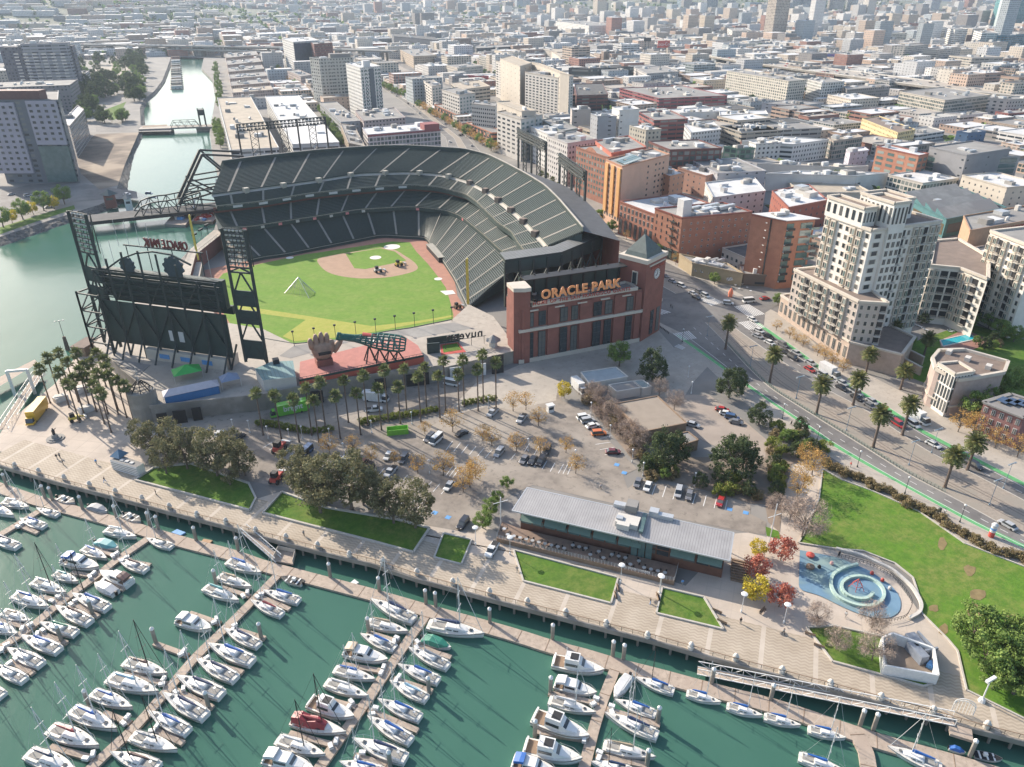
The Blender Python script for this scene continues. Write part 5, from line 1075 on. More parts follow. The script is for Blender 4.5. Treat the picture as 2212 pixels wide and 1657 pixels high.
for i,(x,y,hh)in enumerate(hi):
 g0=P(3,x,95,0);zt=HZ(g0,.36*max(-40,y-45));m_='f%d'%(2+i%2)
 q=G(*pix((g0.x,g0.y,zt)),zt);px_=pix(q)
 bld('%s high rise in the far downtown cluster, %s from left'%(words[i],['second','fourth','fifth','sixth','seventh','eighth','ninth','tenth','eleventh','twelfth','thirteenth','third','first'][i]),0,px_,38+(i*7)%20,40,zt,[(.45,.46,.48),(.3,.32,.35),(.22,.3,.36),(.48,.43,.38),(.6,.6,.6)][i%5],'g',m_,0,short='the distant downtown cluster')
def billboard(label,k,x0,y0,x1,y1,h,mt,txt=None,tm=None):
 a,b=P(k,x0,y0,h),P(k,x1,y1,h);b=a+(b-a).normalized()*(b-a).length;t=thing('billboard',label,'billboard',(a.x,a.y,0));mb=MB();hh=abs((y1+y0)/2*0+1)*(b-a).length*.5
 mb.beam((a.x,a.y,h-hh/2),(b.x,b.y,h-hh/2),1.2,mt,hh);mb.build('panel',t)
 m2=MB()
 for f in(.25,.75):p=a.lerp(b,f);m2.beam((p.x,p.y+1,0),(p.x,p.y+1,h-hh),.9,M['steel'])
 m2.build('post',t);d1=(b-a).normalized();p=a.lerp(b,.5)
 if txt:text(txt,hh*.62,tm or M['roofw'],'lettering',t,(p.x+d1.y*.8,p.y-d1.x*.8,h-hh*.68),(pi/2,0,atan2(d1.y,d1.x)),.1)
billboard('red billboard with white script beside the motorway',43,1262,352,1366,350,30,M['redpaint'],'Coca-Cola')
billboard('black billboard left of the red one',43,1142,325,1203,325,30,M['black'])
billboard('blue and violet billboard on the motorway edge at the upper right',3,995,325,1090,325,16,mat('violet_poster',(.12,.16,.40),.6,.5,.1,c2=(.30,.15,.35)))
billboard('white billboard with red marks at the right end of the motorway',3,2025,395,2095,392,22,M['roofw'])
t,a,b,d_,c_,h=bld('tall orange brick tower with stacked white balconies and a white roof',24,(160,262),(410,245),(-140,205),31,BR,'w','f5',4,short='the balcony brick tower',wallm=M['brick2'])
d1=(b-a).normalized();n1=Vector((d1.y,-d1.x,0))
for j in range(8):
 z=3.5+j*3.4
 for f,w_,dd in((.16,.26,1.4),(.95,.3,2.2)):
  p=a.lerp(b,f)+n1*dd*.5;mb=MB();mb.box(p.x,p.y,z,(b-a).length*w_,dd,.25,M['stone'],atan2(d1.y,d1.x));q=a.lerp(b,f)+n1*dd;mb.box(q.x,q.y,z,(b-a).length*w_,.1,1.1,M['glassg']if f>.5 else M['black'],atan2(d1.y,d1.x));mb.build('balcony',t)
 for f,w_ in((.16,.24),(.72,.4)):
  p=a.lerp(b,f)+n1*.08;mb=MB();mb.box(p.x,p.y,z+.3,(b-a).length*w_,.2,2.5,M['glassg'],atan2(d1.y,d1.x));mb.build('window',t)
 p=a.lerp(c_,.55);mb=MB();mb.box(p.x-.1,p.y,z+1.5,.2,1.4,.4,M['stone']);mb.build('vent',t)
p=a.lerp(c_,.42);mb=MB();mb.box(p.x-.05,p.y,0,.25,.9,31,M['black']);mb.build('recessed_joint',t)
mb=MB();q=[a+n1*1-d1*.5,b+n1*1+d1*1.5,d_+d1*1.5,c_];mb.prism([(p.x,p.y)for p in q],31.6,31.9,M['roofw']);mb.build('overhanging_roof',t)
t,a,b,d_,c_,h=bld('low tan corner cafe with striped awnings and a cluttered grey roof',23,(1560,625),(1995,715),(1445,545),6,(.45,.36,.24),'g','f5',6,short='the corner cafe',wallm=mat('tan_stucco',(.42,.34,.22),.85,.1,.5))
strp=mat('striped_awning',(.6,.58,.52),.7,.1,1)
for(x,y)in((1598,668),(1652,680),(1715,690),(1875,748)):
 p=P(23,x,y,3.6);mb=MB();mb.add([(p.x-1.6,p.y+.2,3.9),(p.x+1.6,p.y,3.9),(p.x+1.4,p.y-1.3,2.9),(p.x-1.8,p.y-1.1,2.9)],[(0,3,2,1)],strp)
 for i in range(4):mb.beam((p.x-1.3+i*.8,p.y+.1,3.95),(p.x-1.5+i*.8,p.y-1.15,2.97),.28,M['black'],.03)
 mb.build('awning',t)
for i in range(5):p=a.lerp(d_,R.uniform(.2,.8))+V3(R.uniform(-4,4),R.uniform(-3,3));mb=MB();mb.beam((p.x-3,p.y,h+.9),(p.x+3,p.y+1,h+.9),1.2,M['alu'],1.2);mb.build('duct',t)
t2,*_=bld('dark garage wall with awnings between the corner cafe and the balcony brick tower',23,(2000,720),(2200,730),(1960,640),5,(.15,.12,.10),'g','f5',1,short='the dark cafe annex')
tb=thing('cafe_table','small round table on the corner cafe terrace','table',(0,0,0),group='tables on the cafe terrace');mb=MB();mb.lathe(0,0,[(.08,.1),(.08,.8),(.55,.8),(.55,.86)],M['roofw'],8);mb.build('tabletop',tb,(0,0,0))
tb.location=P(23,1640,740)
for i,q in enumerate(((1700,725),(1725,760),(1760,790),(1690,745),(1930,820),(1990,810),(2030,840),(2090,800),(1960,850),(2060,870))):dup(tb,P(23,*q))
um=thing('patio_umbrella','folded orange umbrella at the corner of the cafe terrace','umbrella',P(23,1885,910));l=um.location;mb=MB();mb.lathe(l.x,l.y,[(.9,.1),(.9,1.6),(1.2,1.6),(.8,3),(.15,4.2)],mat('coral_fabric',(.75,.22,.12),.7,.1,1),8);mb.build('canopy',um)
def bays(t,a,b,z0,z1,cols,rows,pat,glass=None):
 ""
 d=(b-a);L=d.length;d.normalize();n=Vector((d.y,-d.x,0));rz=atan2(d.y,d.x);cw=L/cols;ch=(z1-z0)/rows;pr={}
 for i in range(cols):
  ty=pat[i%len(pat)]
  for j in range(rows):
   p=a+d*cw*(i+.5)+n*.04;z=z0+ch*j
   if ty not in pr:
    m2=MB();g_=glass or M['glass']
    if ty=='w':
     m2.box(0,0,.7,cw*.52,.1,ch*.58,M['cream']);m2.box(0,-.03,.8,cw*.38,.12,ch*.5,g_);o=m2.build('window',t,(0,0,0))
    elif ty=='y':
     m2.box(0,-.35,.35,cw*.7,.9,ch*.86,M['cream']);m2.box(-cw*.14,-.4,.6,cw*.2,.9,ch*.62,g_);m2.box(cw*.16,-.4,.6,cw*.22,.9,ch*.62,M['glassg']);o=m2.build('bay_window',t,(0,0,0))
    else:
     m2.box(0,.02,.1,cw*.8,.1,ch*.8,M['black']);m2.box(0,-.6,0,cw*.85,1.3,.2,M['stone']);m2.box(0,-1.2,.95,cw*.85,.08,.12,M['cream'])
     for q in(-.42,-.2,0,.2,.42):m2.box(cw*.85*q,-1.2,.15,.09,.08,.85,M['cream'])
     o=m2.build('balcony',t,(0,0,0))
    pr[ty]=o
   else:o=pr[ty].copy();link(o,t)
   o.location=(p.x-t.location.x,p.y-t.location.y,z-t.location.z);o.rotation_euler=(0,0,rz)
mauve=mat('mauve_grey_wall',(.50,.43,.38),.8,.1,.3)
creamw=mat('cream_wall',(.72,.68,.62),.8,.08,.3)
t=thing('apartment_wing','six storey mauve and cream apartment wing on a rusticated base along the boulevard','apartment building',(111.3,-201,0))
pd=[V3(121,-155.2),V3(111.2,-201.2),V3(119.5,-216.5),V3(136,-208),V3(139,-157)]
mb=MB();mb.prism([(p.x,p.y)for p in pd],0,8.3,mat('rusticated_base',(.48,.38,.31),.85,.15,.6),M['roofb']);mb.build('base',t);FOOT.append([(p.x,p.y)for p in pd])
mb=MB();parapet(mb,[(p.x,p.y)for p in pd],8.2,.7,1.0,M['cream']);mb.build('base_cornice',t)
up=[P(24,230,668,24.3),P(24,790,945,24.3),P(24,1040,960,24.3)];up.append(up[2]+V3(5,12));up.append(up[0]+V3(14,-2))
mb=MB();mb.prism([(p.x,p.y)for p in up],8,23.8,mauve,M['roofb']);mb.build('wall',t)
mb=MB();parapet(mb,[(p.x,p.y)for p in up],23.6,.9,1.1,M['cream']);mb.build('cornice',t)
bays(t,up[0],up[1],8.4,23.4,14,5,'wwybyybywyb'+'yww');bays(t,up[1],up[2],8.4,23.4,4,5,'wwwb')
windows(t,pd[0],pd[1],1,7,14,1,.45,.7,'tall_window',frame=M['cream'])
tw=thing('apartment_tower','tall cream apartment tower with stepped crown blocks and balconies','apartment building',(122,-188,0))
TA,TB,TC=P(24,900,340,47),P(24,1495,262,47),P(24,505,200,47);TD=TB+TC-TA
mb=MB();mb.prism([(p.x,p.y)for p in(TA,TB,TD,TC)],0,47,creamw,M['roofb']);mb.build('wall',tw);FOOT.append([(p.x,p.y)for p in(TA,TB,TD,TC)])
mb=MB();parapet(mb,[(p.x,p.y)for p in(TA,TB,TD,TC)],46.7,1.0,1.2,M['cream']);mb.build('cornice',tw)
e1,e2=TB-TA,TC-TA
for s0,s1,v0,v1,hh in((-.02,.16,.2,1.02,53.5),(.2,.42,-.05,.5,56),(.42,.8,.35,.95,54)):
 q=[TA+e1*s0+e2*v0,TA+e1*s1+e2*v0,TA+e1*s1+e2*v1,TA+e1*s0+e2*v1];mb=MB();mb.prism([(p.x,p.y)for p in q],46.9 if v0>0 else 0,hh,creamw,M['roofb']);parapet(mb,[(p.x,p.y)for p in q],hh-.2,.9,1.0,M['cream'])
 mb.build('crown_block',tw)
 windows(tw,q[0],q[1],48.5,hh-1.2,4,1,.42,.9,'tall_window',limit=12);windows(tw,q[3],q[0],48.5,hh-1.2,6,1,.42,.9,'tall_window',limit=12)
bays(tw,TC,TA,12,46.3,7,11,'yywwyyw');bays(tw,TA,TA+e1*.2,12,46.3,1,11,'w');bays(tw,TA+e1*.42,TB,6,46.3,7,12,'bwyybyy')
q0=TA+e1*.2-e2*.05;windows(tw,q0,TA+e1*.42-e2*.05,12,46,3,11,.5,.6,'narrow_window',frame=M['cream'],limit=40)
lk=thing('apartment_link','concave cream apartment link with wide balconies behind the pool court','apartment building',(150,-190,0))
lp=[P(24,1400,640,24),P(24,1500,650,24),P(24,1660,665,24),P(24,1900,760,24)];bk=[P(24,1905,570,24),P(24,1640,412,24),P(24,1440,430,24)]
mb=MB();mb.prism([(p.x,p.y)for p in lp+bk],0,24,creamw,M['roofb']);mb.build('wall',lk);mb=MB();parapet(mb,[(p.x,p.y)for p in lp+bk],23.8,.9,1.2,M['cream']);mb.build('cornice',lk);FOOT.append([(p.x,p.y)for p in lp+bk])
bays(lk,lp[0],lp[1],3,23,2,6,'y');bays(lk,lp[1],lp[2],3,23,2,6,'b');bays(lk,lp[2],lp[3],3,23,4,6,'yybw')
t2=thing('apartment_tower','second cream apartment tower cut off by the right edge beside the pool court','apartment building',(190,-230,0))
QA=P(24,2330,500,36);QC=P(24,1925,345,36);QB=QA+V3(30,-4);QD=QB+QC-QA
mb=MB();mb.prism([(p.x,p.y)for p in(QA,QB,QD,QC)],0,36,creamw,M['roofg']);mb.build('wall',t2);mb=MB();parapet(mb,[(p.x,p.y)for p in(QA,QB,QD,QC)],35.7,1,1.2,M['cream']);mb.build('cornice',t2);FOOT.append([(p.x,p.y)for p in(QA,QB,QD,QC)])
bays(t2,QC,QA,3,35,9,10,'yybywybyw')
ctb=area('pool_court',M['lawn'],.09,[V3(136,-200),V3(122,-214),V3(130,-250),V3(150,-262),V3(200,-250),V3(185,-195)])
area('pool_deck',mat('brick_paving',(.32,.17,.14),.85,.2,.6),.14,PP(24,0,1480,1290,1700,1190,1900,1280,1860,1330,1700,1400,1490,1345))
pool=thing('swimming_pool','turquoise lap pool with a pale rim in the shaded apartment court','pool',tuple(P(24,1640,1280)));q=PP(24,.2,1487,1285,1738,1228,1812,1272,1510,1338);mb=MB();parapet(mb,[(p.x,p.y)for p in q],.15,.2,.5,M['stone']);mb.build('rim',pool);mb=MB();mb.sheet([Vector((p.x,p.y,.25))for p in q],mat('pool_water',(.03,.42,.50),.08,.1,.5));mb.build('water',pool)
lg=thing('sun_lounger','white sun lounger beside the turquoise pool','lounger',(0,0,0),group='white loungers by the pool');mb=MB();mb.box(0,0,.3,.7,1.5,.1,M['roofw']);mb.build('seat',lg,(0,0,0));mb=MB();mb.beam((0,.7,.35),(0,1.3,.8),.7,M['roofw'],.1);mb.build('backrest',lg,(0,0,0))
lg.location=P(24,1575,1215);lg.rotation_euler=(0,0,.5)
for i,q in enumerate(((1595,1208),(1640,1200),(1660,1195),(1300,1165),(1318,1172),(1350,1195),(1368,1200))):dup(lg,P(24,*q),.5)
t=thing('pavilion_building','low cream and brick corner building with tall arched window strips by the boulevard','building',(112,-241,0))
pv=[P(24,1410,1445,13.4),P(34,0+1310,-40,13.4)];pv=[P(24,*q,13.4)for q in((1480,1370),(1700,1365),(2075,1470),(2040,1560),(1760,1610),(1640,1625),(1450,1530),(1420,1440))]
mb=MB();mb.prism([(p.x,p.y)for p in pv],0,13,mat('pinkish_brick_stone',(.42,.33,.29),.85,.15,.5),M['roofb']);mb.build('wall',t);FOOT.append([(p.x,p.y)for p in pv])
mb=MB();parapet(mb,[(p.x,p.y)for p in pv],12.8,1.1,1.0,M['cream']);parapet(mb,[(p.x,p.y)for p in pv],3.5,.5,.8,M['cream']);mb.build('cornice',t)
q=[P(24,*k_,15)for k_ in((1470,1490),(1640,1475),(1780,1560),(1620,1585))];mb=MB();mb.prism([(p.x,p.y)for p in q],0,15,creamw,M['roofb']);parapet(mb,[(p.x,p.y)for p in q],14.8,.8,.8,M['cream']);mb.build('corner_block',t)
q=[p for p in q]
windows(t,q[0],q[3],1,14.5,6,3,.55,.85,'tall_window');windows(t,q[3],q[2],1,14.5,6,3,.5,.85,'tall_window')
for k_ in((1560,1400),(1720,1460),(1900,1530)):p=P(24,*k_,13);mb=MB();mb.box(p.x,p.y,13,2.4,1.6,1.4,M['stone'],.4);mb.build('rooftop_unit',t)
t=thing('brick_house','mauve brick house with white framed windows and a grey roof at the right edge','house',(112,-275,0))
q=[P(34,1865,165,10.5),P(34,2212,300,10.5),P(34,2500,220,10.5),P(34,2100,95,10.5)]
mb=MB();mb.prism([(p.x,p.y)for p in q],0,10.5,mat('mauve_brick',(.27,.14,.13),.85,.2,.5),M['roofg']);mb.build('wall',t);mb=MB();parapet(mb,[(p.x,p.y)for p in q],10.3,.5,1.4,M['roofg']);mb.build('eaves',t);FOOT.append([(p.x,p.y)for p in q])
windows(t,q[0],q[1],.8,10,5,3,.38,.52,frame=M['roofw']);windows(t,q[3],q[0],.8,10,3,3,.38,.52,frame=M['roofw'])
for i in range(4):p=q[0].lerp(q[2],.35+.1*i)+V3(0,1.5-i*.4);mb=MB();mb.beam((p.x-2,p.y,11.2),(p.x+2,p.y+.5,11.2),3,mat('solar_blue',(.05,.08,.14),.2,.1,2)if i==0 else bpy.data.materials['solar_blue'],.1);mb.build('solar_panel',t)
cw=thing('court_wall','pink and cream stepped garden wall with a garage opening below the pool court','wall',(115,-222,0));mb=MB()
for A_,B_ in(((24,1000,1330),(24,1330,1500)),((24,960,1400),(24,1310,1590))):
 p,q=P(*A_),P(*B_);mb.beam((p.x,p.y,1.6),(q.x,q.y,1.6),.6,bpy.data.materials['rusticated_base'],3.2);mb.beam((p.x,p.y,3.3),(q.x,q.y,3.3),.9,M['cream'],.3)
mb.build('masonry',cw);mb=MB();p=P(24,1040,1540,0);mb.box(p.x,p.y,0,3,3,2.6,M['black'],.5);mb.build('garage_opening',cw)
rs=thing('pier_restaurant','long two storey waterfront building with a grey ribbed metal roof and railed terrace','building',(-35,-240,0))
FA,FB,FC,FD=P(33,0,1098,7.4),P(33,1882,1532,7.4),P(33,1918,1290,8.6),P(33,130,900,8.6)
dr=(FB-FA).normalized();nr=Vector((dr.y,-dr.x,0));rr=atan2(dr.y,dr.x)
M['rib']=ribbed('grey_standing_seam',(.40,.385,.375),.62,rr,.55)
mb=MB();mb.add([FA,FB,FC,FD],[(0,1,2,3)],M['rib']);mb.add([FA-V3(0,0,.3),FB-V3(0,0,.3),FC-V3(0,0,.3),FD-V3(0,0,.3)],[(3,2,1,0)],M['alu'])
for p,q in((FA,FB),(FB,FC),(FC,FD),(FD,FA)):mb.beam(p-V3(0,0,.15),q-V3(0,0,.15),.25,M['alu'],.35)
mb.build('roof',rs)
i1,i2,i3,i4=[p+V3(0,0,-.1)for p in(FA+dr*1.5-nr*2.2,FB-dr*1.2-nr*2.2,FC-dr*1.2+nr*.8,FD+dr*1.5+nr*.8)]
wb=mat('brown_cladding',(.16,.075,.05),.8,.2,.8);mb=MB();mb.prism([(p.x,p.y)for p in(i1,i2,i3,i4)],0,7.2,wb);mb.build('wall',rs)
n_=16;L=(i2-i1).length
for i in range(n_):
 p=i1+dr*L*(i+.5)/n_+nr*.08;mb=MB();mb.box(p.x,p.y,4.3,L/n_*.88,.15,.9,M['glass'],rr);mb.box(p.x,p.y,2.6,L/n_*.88,.15,1.2,M['glassg' if i<9 else 'glass'],rr)
 mb.box(p.x,p.y,5.5,L/n_*.88,.15,1.1,M['glassg'],rr);mb.build('window',rs)
for i in range(8):
 p=i1+dr*L*(i+.5)/8+nr*1.2;
 if i==5:continue
 mb=MB();q0,q1=p-dr*L/18,p+dr*L/18;mb.add([q0-nr*1.1+V3(0,0,5.4-q0.z),q1-nr*1.1+V3(0,0,5.4-q1.z),q1+nr*.5+V3(0,0,4.4-q1.z),q0+nr*.5+V3(0,0,4.4-q0.z)],[(0,3,2,1)],mat('green_awning',(.16,.24,.20),.7,.1,1)if i==0 else bpy.data.materials['green_awning']);mb.build('awning',rs)
for i in range(3):p=i1+dr*L*(.585+.035*i)+nr*.6;mb=MB();mb.box(p.x,p.y,0,1.5,.4,6.6,M['glassg'],rr);mb.build('glass_entrance',rs)
te=[i1+nr*1,i2-dr*10+nr*1,i2-dr*10+nr*6.5,i1-dr*4+nr*6.5,i1-dr*5]
mb=MB();mb.prism([(p.x,p.y)for p in te],0,1.3,M['wood'],mat('terrace_planks',(.24,.17,.13),.85,.2,.8));mb.build('terrace',rs)
mb=MB();Ls=resample([te[4],te[3],te[2],te[1]],70)
for p,q in zip(Ls,Ls[1:]):
 p=Vector((p.x,p.y,1.3));q=Vector((q.x,q.y,1.3));mb.tube(p,p+V3(0,0,1.1),.04,M['alu'],4)
 for z in(.4,.75,1.1):mb.tube(p+V3(0,0,z),q+V3(0,0,z),.025,M['alu'],3)
mb.build('railing',rs)
mb=MB();bq=[FC-dr*0,FD+dr*4];
for z in(3.2,4.4,5.6):mb.beam(Vector((FD.x,FD.y,z))-nr*3,Vector((FC.x,FC.y,z))-nr*3,.2,M['wood'],.5)
for i in range(13):p=FD.lerp(FC,i/12)-nr*3;mb.beam((p.x,p.y,0),(p.x,p.y,6),.25,M['wood'])
mb.build('rear_fence',rs)
for k_,sx,sy,sz,m_ in(((940,1075),3.4,1.6,1.3,'alu'),((1035,1100),2.8,3.0,2.3,'roofg'),((1000,1200),5.5,3.6,.9,'stone'),((1225,1145),2.2,2.0,1.8,'alu'),((1310,1170),4.5,1.5,1.3,'alu'),((930,1190),1.6,1.3,1.3,'alu'),((960,1240),3,1.4,1.0,'stone')):
 p=P(33,*k_,8.2);mb=MB();mb.box(p.x,p.y,7.7,sx,sy,sz+.5,M[m_],rr);mb.build('rooftop_unit',rs)
mb=MB();p,q=P(33,1110,1300,7.9),P(33,1150,1140,8.4);mb.beam(p+V3(0,0,.4),q+V3(0,0,.4),1.0,M['glassg'],.6);mb.build('skylight',rs)
p=i1+dr*L*.61+nr*6.6;text('SOUTH BEACH HARBOR',.7,M['roofw'],'lettering',rs,(p.x,p.y,1.9),(pi/2,0,rr),.03)
st=MB()
for i in range(9):p=FC.lerp(FB,.1+i*.08)+dr*(2.8);st.box(p.x,p.y,0,4.5-.1*i,.5,.25+.17*(8-i),M['wood'],rr)
st.build('side_steps',rs)
tt=thing('terrace_table','small table with chairs on the long waterfront terrace','table',(0,0,0),group='tables on the waterfront terrace');mb=MB();mb.lathe(0,0,[(.06,0),(.06,.7),(.5,.72),(.5,.78)],M['alu'],8);mb.build('tabletop',tt,(0,0,0))
for q in(-.8,.8):mb=MB();mb.box(q,0,.4,.42,.42,.08,M['black']);mb.box(q*1.22,0,.45,.06,.42,.5,M['black']);mb.build('chair',tt,(0,0,0))
for i in range(26):
 p=te[3].lerp(te[2],(i+.5)/27)-nr*R.choice((1.4,3.2));q=Vector((p.x,p.y,1.3))
 if i==0:tt.location=q
 else:dup(tt,q,R.uniform(0,3))
def simple(name,label,cat,poly,h,wm,rm,extra=None):
 l=tuple(poly[0]);t=thing(name,label,cat,(l[0],l[1],0));mb=MB();mb.prism([(p[0],p[1])for p in poly],0,h,wm,rm);mb.build('wall',t);mb=MB();parapet(mb,[(p[0],p[1])for p in poly],h-.1,.35,.4,wm);mb.build('parapet',t);return t
simple('flat_roofed_hall','low hall with a big flat brown gravel roof among bare shrubs','building',[P(33,*q,4.5)for q in((885,180),(1255,112),(1510,345),(1130,420))],4.5,M['wood'],mat('brown_flat_roof',(.30,.25,.20),.95,.12,.3))
simple('flat_roofed_annex','small flat roofed annex beside the big brown roofed hall','building',[P(33,*q,3.5)for q in((1430,440),(1520,420),(1610,490),(1490,530))],3.5,M['wood'],M['roofg'])
simple('portable_office','pale blue grey portable office block near the brick ballpark building','cabin',[P(5,*q,3.6)for q in((1520,860),(1730,828),(1800,885),(1570,925))],3.6,M['stone'],mat('blue_grey_roof',(.33,.38,.40),.7,.15,.3))
simple('container_row','white container boxes beside the pale blue portable office','container',[P(5,*q,3)for q in((1685,935),(1830,912),(1880,950),(1735,975))],3,M['stone'],M['roofg'])
simple('container','grey container at the end of the white container row','container',[P(5,*q,3)for q in((1835,912),(1890,905),(1945,945),(1890,955))],3,M['stone'],mat('teal_grey_roof',(.25,.31,.31),.7,.15,.3))
t=thing('restroom_hut','small white slatted hut with a blue pyramid roof and skylights by the promenade','hut',tuple(P(31,950,740)));
q=[P(31,*k_,3.2)for k_ in((950,662),(1175,728),(1240,690),(1040,620))];slat=ribbed('white_slats',(.50,.50,.50),.5);mb=MB();mb.prism([(p.x,p.y)for p in q],0,3.2,M['white_metal'],M['roofg'])
for z in(.6,1.2,1.8,2.4):
 for u_,v_ in((q[0],q[1]),(q[3],q[0])):mb.beam((u_.x,u_.y,z),(v_.x,v_.y,z),.12,M['roofg'],.15)
mb.build('wall',t)
q=[P(31,*k_,3.6)for k_ in((945,635),(1030,655),(1115,600),(1040,575))];cc=sum(q,Vector())/4;mb=MB();mb.add([tuple(p)for p in q]+[(cc.x,cc.y,5.4)],[(0,1,4),(1,2,4),(2,3,4),(3,0,4)],mat('blue_metal_roof',(.10,.19,.28),.5,.15,1));mb.build('roof',t)
for k_ in((1055,665),(1098,676),(1140,690)):p=P(31,*k_,3.2);mb=MB();mb.box(p.x,p.y,3.2,1.1,.9,.25,M['roofw'],-.7);mb.build('skylight',t)
t=thing('walled_enclosure','white walled roofless yard with dark cabinets beside the promenade','enclosure',tuple(P(9,1280,1120)));q=[P(9,*k_,2.8)for k_ in((1270,930),(1330,905),(1560,990),(1585,1140),(1282,1085))]
mb=MB()
for u_,v_ in zip(q,q[1:]+q[:1]):mb.beam((u_.x,u_.y,1.5),(v_.x,v_.y,1.5),.4,M['white_metal'],2.6)
mb.sheet([Vector((p.x,p.y,.2))for p in q],M['soil']);mb.build('wall',t)
for k_,s_ in(((1440,985),(2.2,3.5)),((1455,1040),(1.8,4.5)),((1500,990),(.4,5)),((1530,1040),(3,.4))):p=P(9,*k_,0);mb=MB();mb.box(p.x,p.y,.2,*s_,2.2,mat('cabinet_grey',(.22,.25,.30),.7,.2,1)if 'cabinet_grey' not in bpy.data.materials else bpy.data.materials['cabinet_grey'],-.2);mb.build('cabinet',t)
mb=MB();p=P(9,1540,1100);mb.box(p.x,p.y,.2,1.6,1.4,.9,M['bluepaint'],.3);mb.build('blue_bin',t)
area('play_surface',mat('play_blue',(.15,.26,.36),.75,.35,.12,c2=(.08,.17,.26),big=(.12,(.22,.31,.30))),.16,smooth(PP(9,0,808,445,1020,485,1200,560,1330,650,1375,720,1370,790,1310,830,1180,820,1060,770,900,690,800,670,808,445),60,2)[:-1])
pg=thing('play_wall','curved pale playground wall and railing around the blue play surface','wall',tuple(P(9,1430,740)));L=smooth(PP(9,0,1010,440,1150,475,1330,560,1440,660,1490,750,1480,800,1420,830),40,3);mb=MB()
for a_,b_ in zip(L,L[1:]):mb.beam((a_.x,a_.y,.4),(b_.x,b_.y,.4),.7,M['stone'],.6)
mb.build('kerb_wall',pg)
L=smooth(PP(9,0,1020,480,1200,530,1330,600,1400,680,1440,750,1400,830,1300,850),40,3);mb=MB()
for a_,b_ in zip(L,L[1:]):mb.tube((a_.x,a_.y,.1),(a_.x,a_.y,1.1),.04,M['black'],4);mb.beam((a_.x,a_.y,1.1),(b_.x,b_.y,1.1),.07,M['black']);mb.beam((a_.x,a_.y,.6),(b_.x,b_.y,.6),.05,M['black'])
mb.build('railing',pg)
sp=thing('spiral_seat','pale green spiral seat wall winding round the middle of the playground','play sculpture',tuple(P(9,1130,650)))
for A_,w_ in((((1130,530),(1060,545),(990,585),(975,640),(1000,700),(1060,740),(1150,768),(1240,760),(1280,715),(1275,665),(1230,620),(1160,595),(1090,600),(1040,630),(1035,665),(1060,700),(1120,725),(1190,725),(1215,690)),.7),):
 L=smooth([P(9,*q)for q in A_],70,3);mb=MB()
 for a_,b_ in zip(L,L[1:]):mb.beam((a_.x,a_.y,.45),(b_.x,b_.y,.45),w_,mat('pale_green_concrete',(.42,.55,.48),.7,.1,1)if 'pale_green_concrete' not in bpy.data.materials else bpy.data.materials['pale_green_concrete'],.7)
 mb.build('seat_wall',sp)
cf=thing('climbing_frame','red rope climbing frame in the centre of the spiral','climbing frame',tuple(P(9,1125,650)));p=P(9,1125,655);mb=MB()
for i in range(5):a_=i*2*pi/5;mb.tube((p.x+1.8*cos(a_),p.y+1.8*sin(a_),.1),(p.x,p.y,2.8),.07,M['redpaint'],5);mb.tube((p.x+1.2*cos(a_),p.y+1.2*sin(a_),1.1),(p.x+1.2*cos(a_+1.256),p.y+1.2*sin(a_+1.256),1.1),.05,M['redpaint'],4)
mb.build('frame',cf);
for i,(k_,lab,m_)in enumerate((((865,480),'red round boat shaped toy at the corner of the play surface',M['redpaint']),((985,525),'small pink play figure near the red toy',mat('pink_play',(.6,.35,.33),.6,.1,1)),((1210,580),'small red play horse beside the inner railing',M['redpaint']),((1268,620),'small red play seat right of the spiral',M['redpaint']),((1310,665),'pinkish toy animal at the right of the spiral',M['stone']),((865,545),'low round table on the blue play surface',M['wood']),((915,545),'dark stump seat on the blue play surface',M['black']))):
 p=P(9,*k_);mb=MB();mb.lathe(0,0,[(.3,.1),(1.0 if i in(0,5)else.45,.4),(1.0 if i in(0,5)else.4,.8),(.15,1.1)],m_,10);o=top('play_toy',mb,lab,'play toy',(0,0,0));o.location=p
DZ=-2.45
ORD=['first','second','third','fourth','fifth','sixth','seventh','eighth','ninth','tenth','eleventh','twelfth','thirteenth','fourteenth','fifteenth','sixteenth','seventeenth','eighteenth','nineteenth','twentieth']
def ordn(n):return ORD[n]if n<20 else('twenty '+ORD[n-20]if n<29 else('thirty '+ORD[n-30]if 29<n<39 else('thirtieth' if n==29 else 'fortieth')))
def dock(name,label,pts,w_,group=None,dz_=0):
 mb=MB();z_=DZ+dz_;L=[Vector((p.x,p.y,z_))for p in pts]
 off=[]
 for i,p in enumerate(L):
  a,b=L[max(i-1,0)],L[min(i+1,len(L)-1)];d=(b-a).normalized();off.append(Vector((-d.y,d.x,0))*w_/2)
 for i in range(len(L)-1):
  q=[L[i]-off[i],L[i+1]-off[i+1],L[i+1]+off[i+1],L[i]+off[i]]
  mb.add([(p.x,p.y,z_)for p in q]+[(p.x,p.y,z_-.7)for p in q],[(0,1,2,3),(0,4,5,1),(3,2,6,7),(0,3,7,4),(1,5,6,2)],M['dock'])
 n=0
 for p,d in along(L,6.5):nn=Vector((-d.y,d.x,0))*w_/2;mb.beam(p-nn+V3(0,0,.02),p+nn+V3(0,0,.02),.12,M['wood'],.05)
 return top(name,mb,label,'dock',tuple(L[0]),group)
WALK=PP(31,DZ,-150,850,290,1005,700,1115,1000,1195,1300,1290,1650,1390,2050,1490,2212,1560)+PP(8,DZ,250,690,540,775,760,835,1100,930,1260,990,1420,1020,1600,1085,1730,1110,2063,1200)+PP(9,DZ,350,1235,700,1320,880,1385,1130,1470,1250,1515,1500,1580,1750,1650,1950,1710)
WALK=smooth(WALK,60,1)
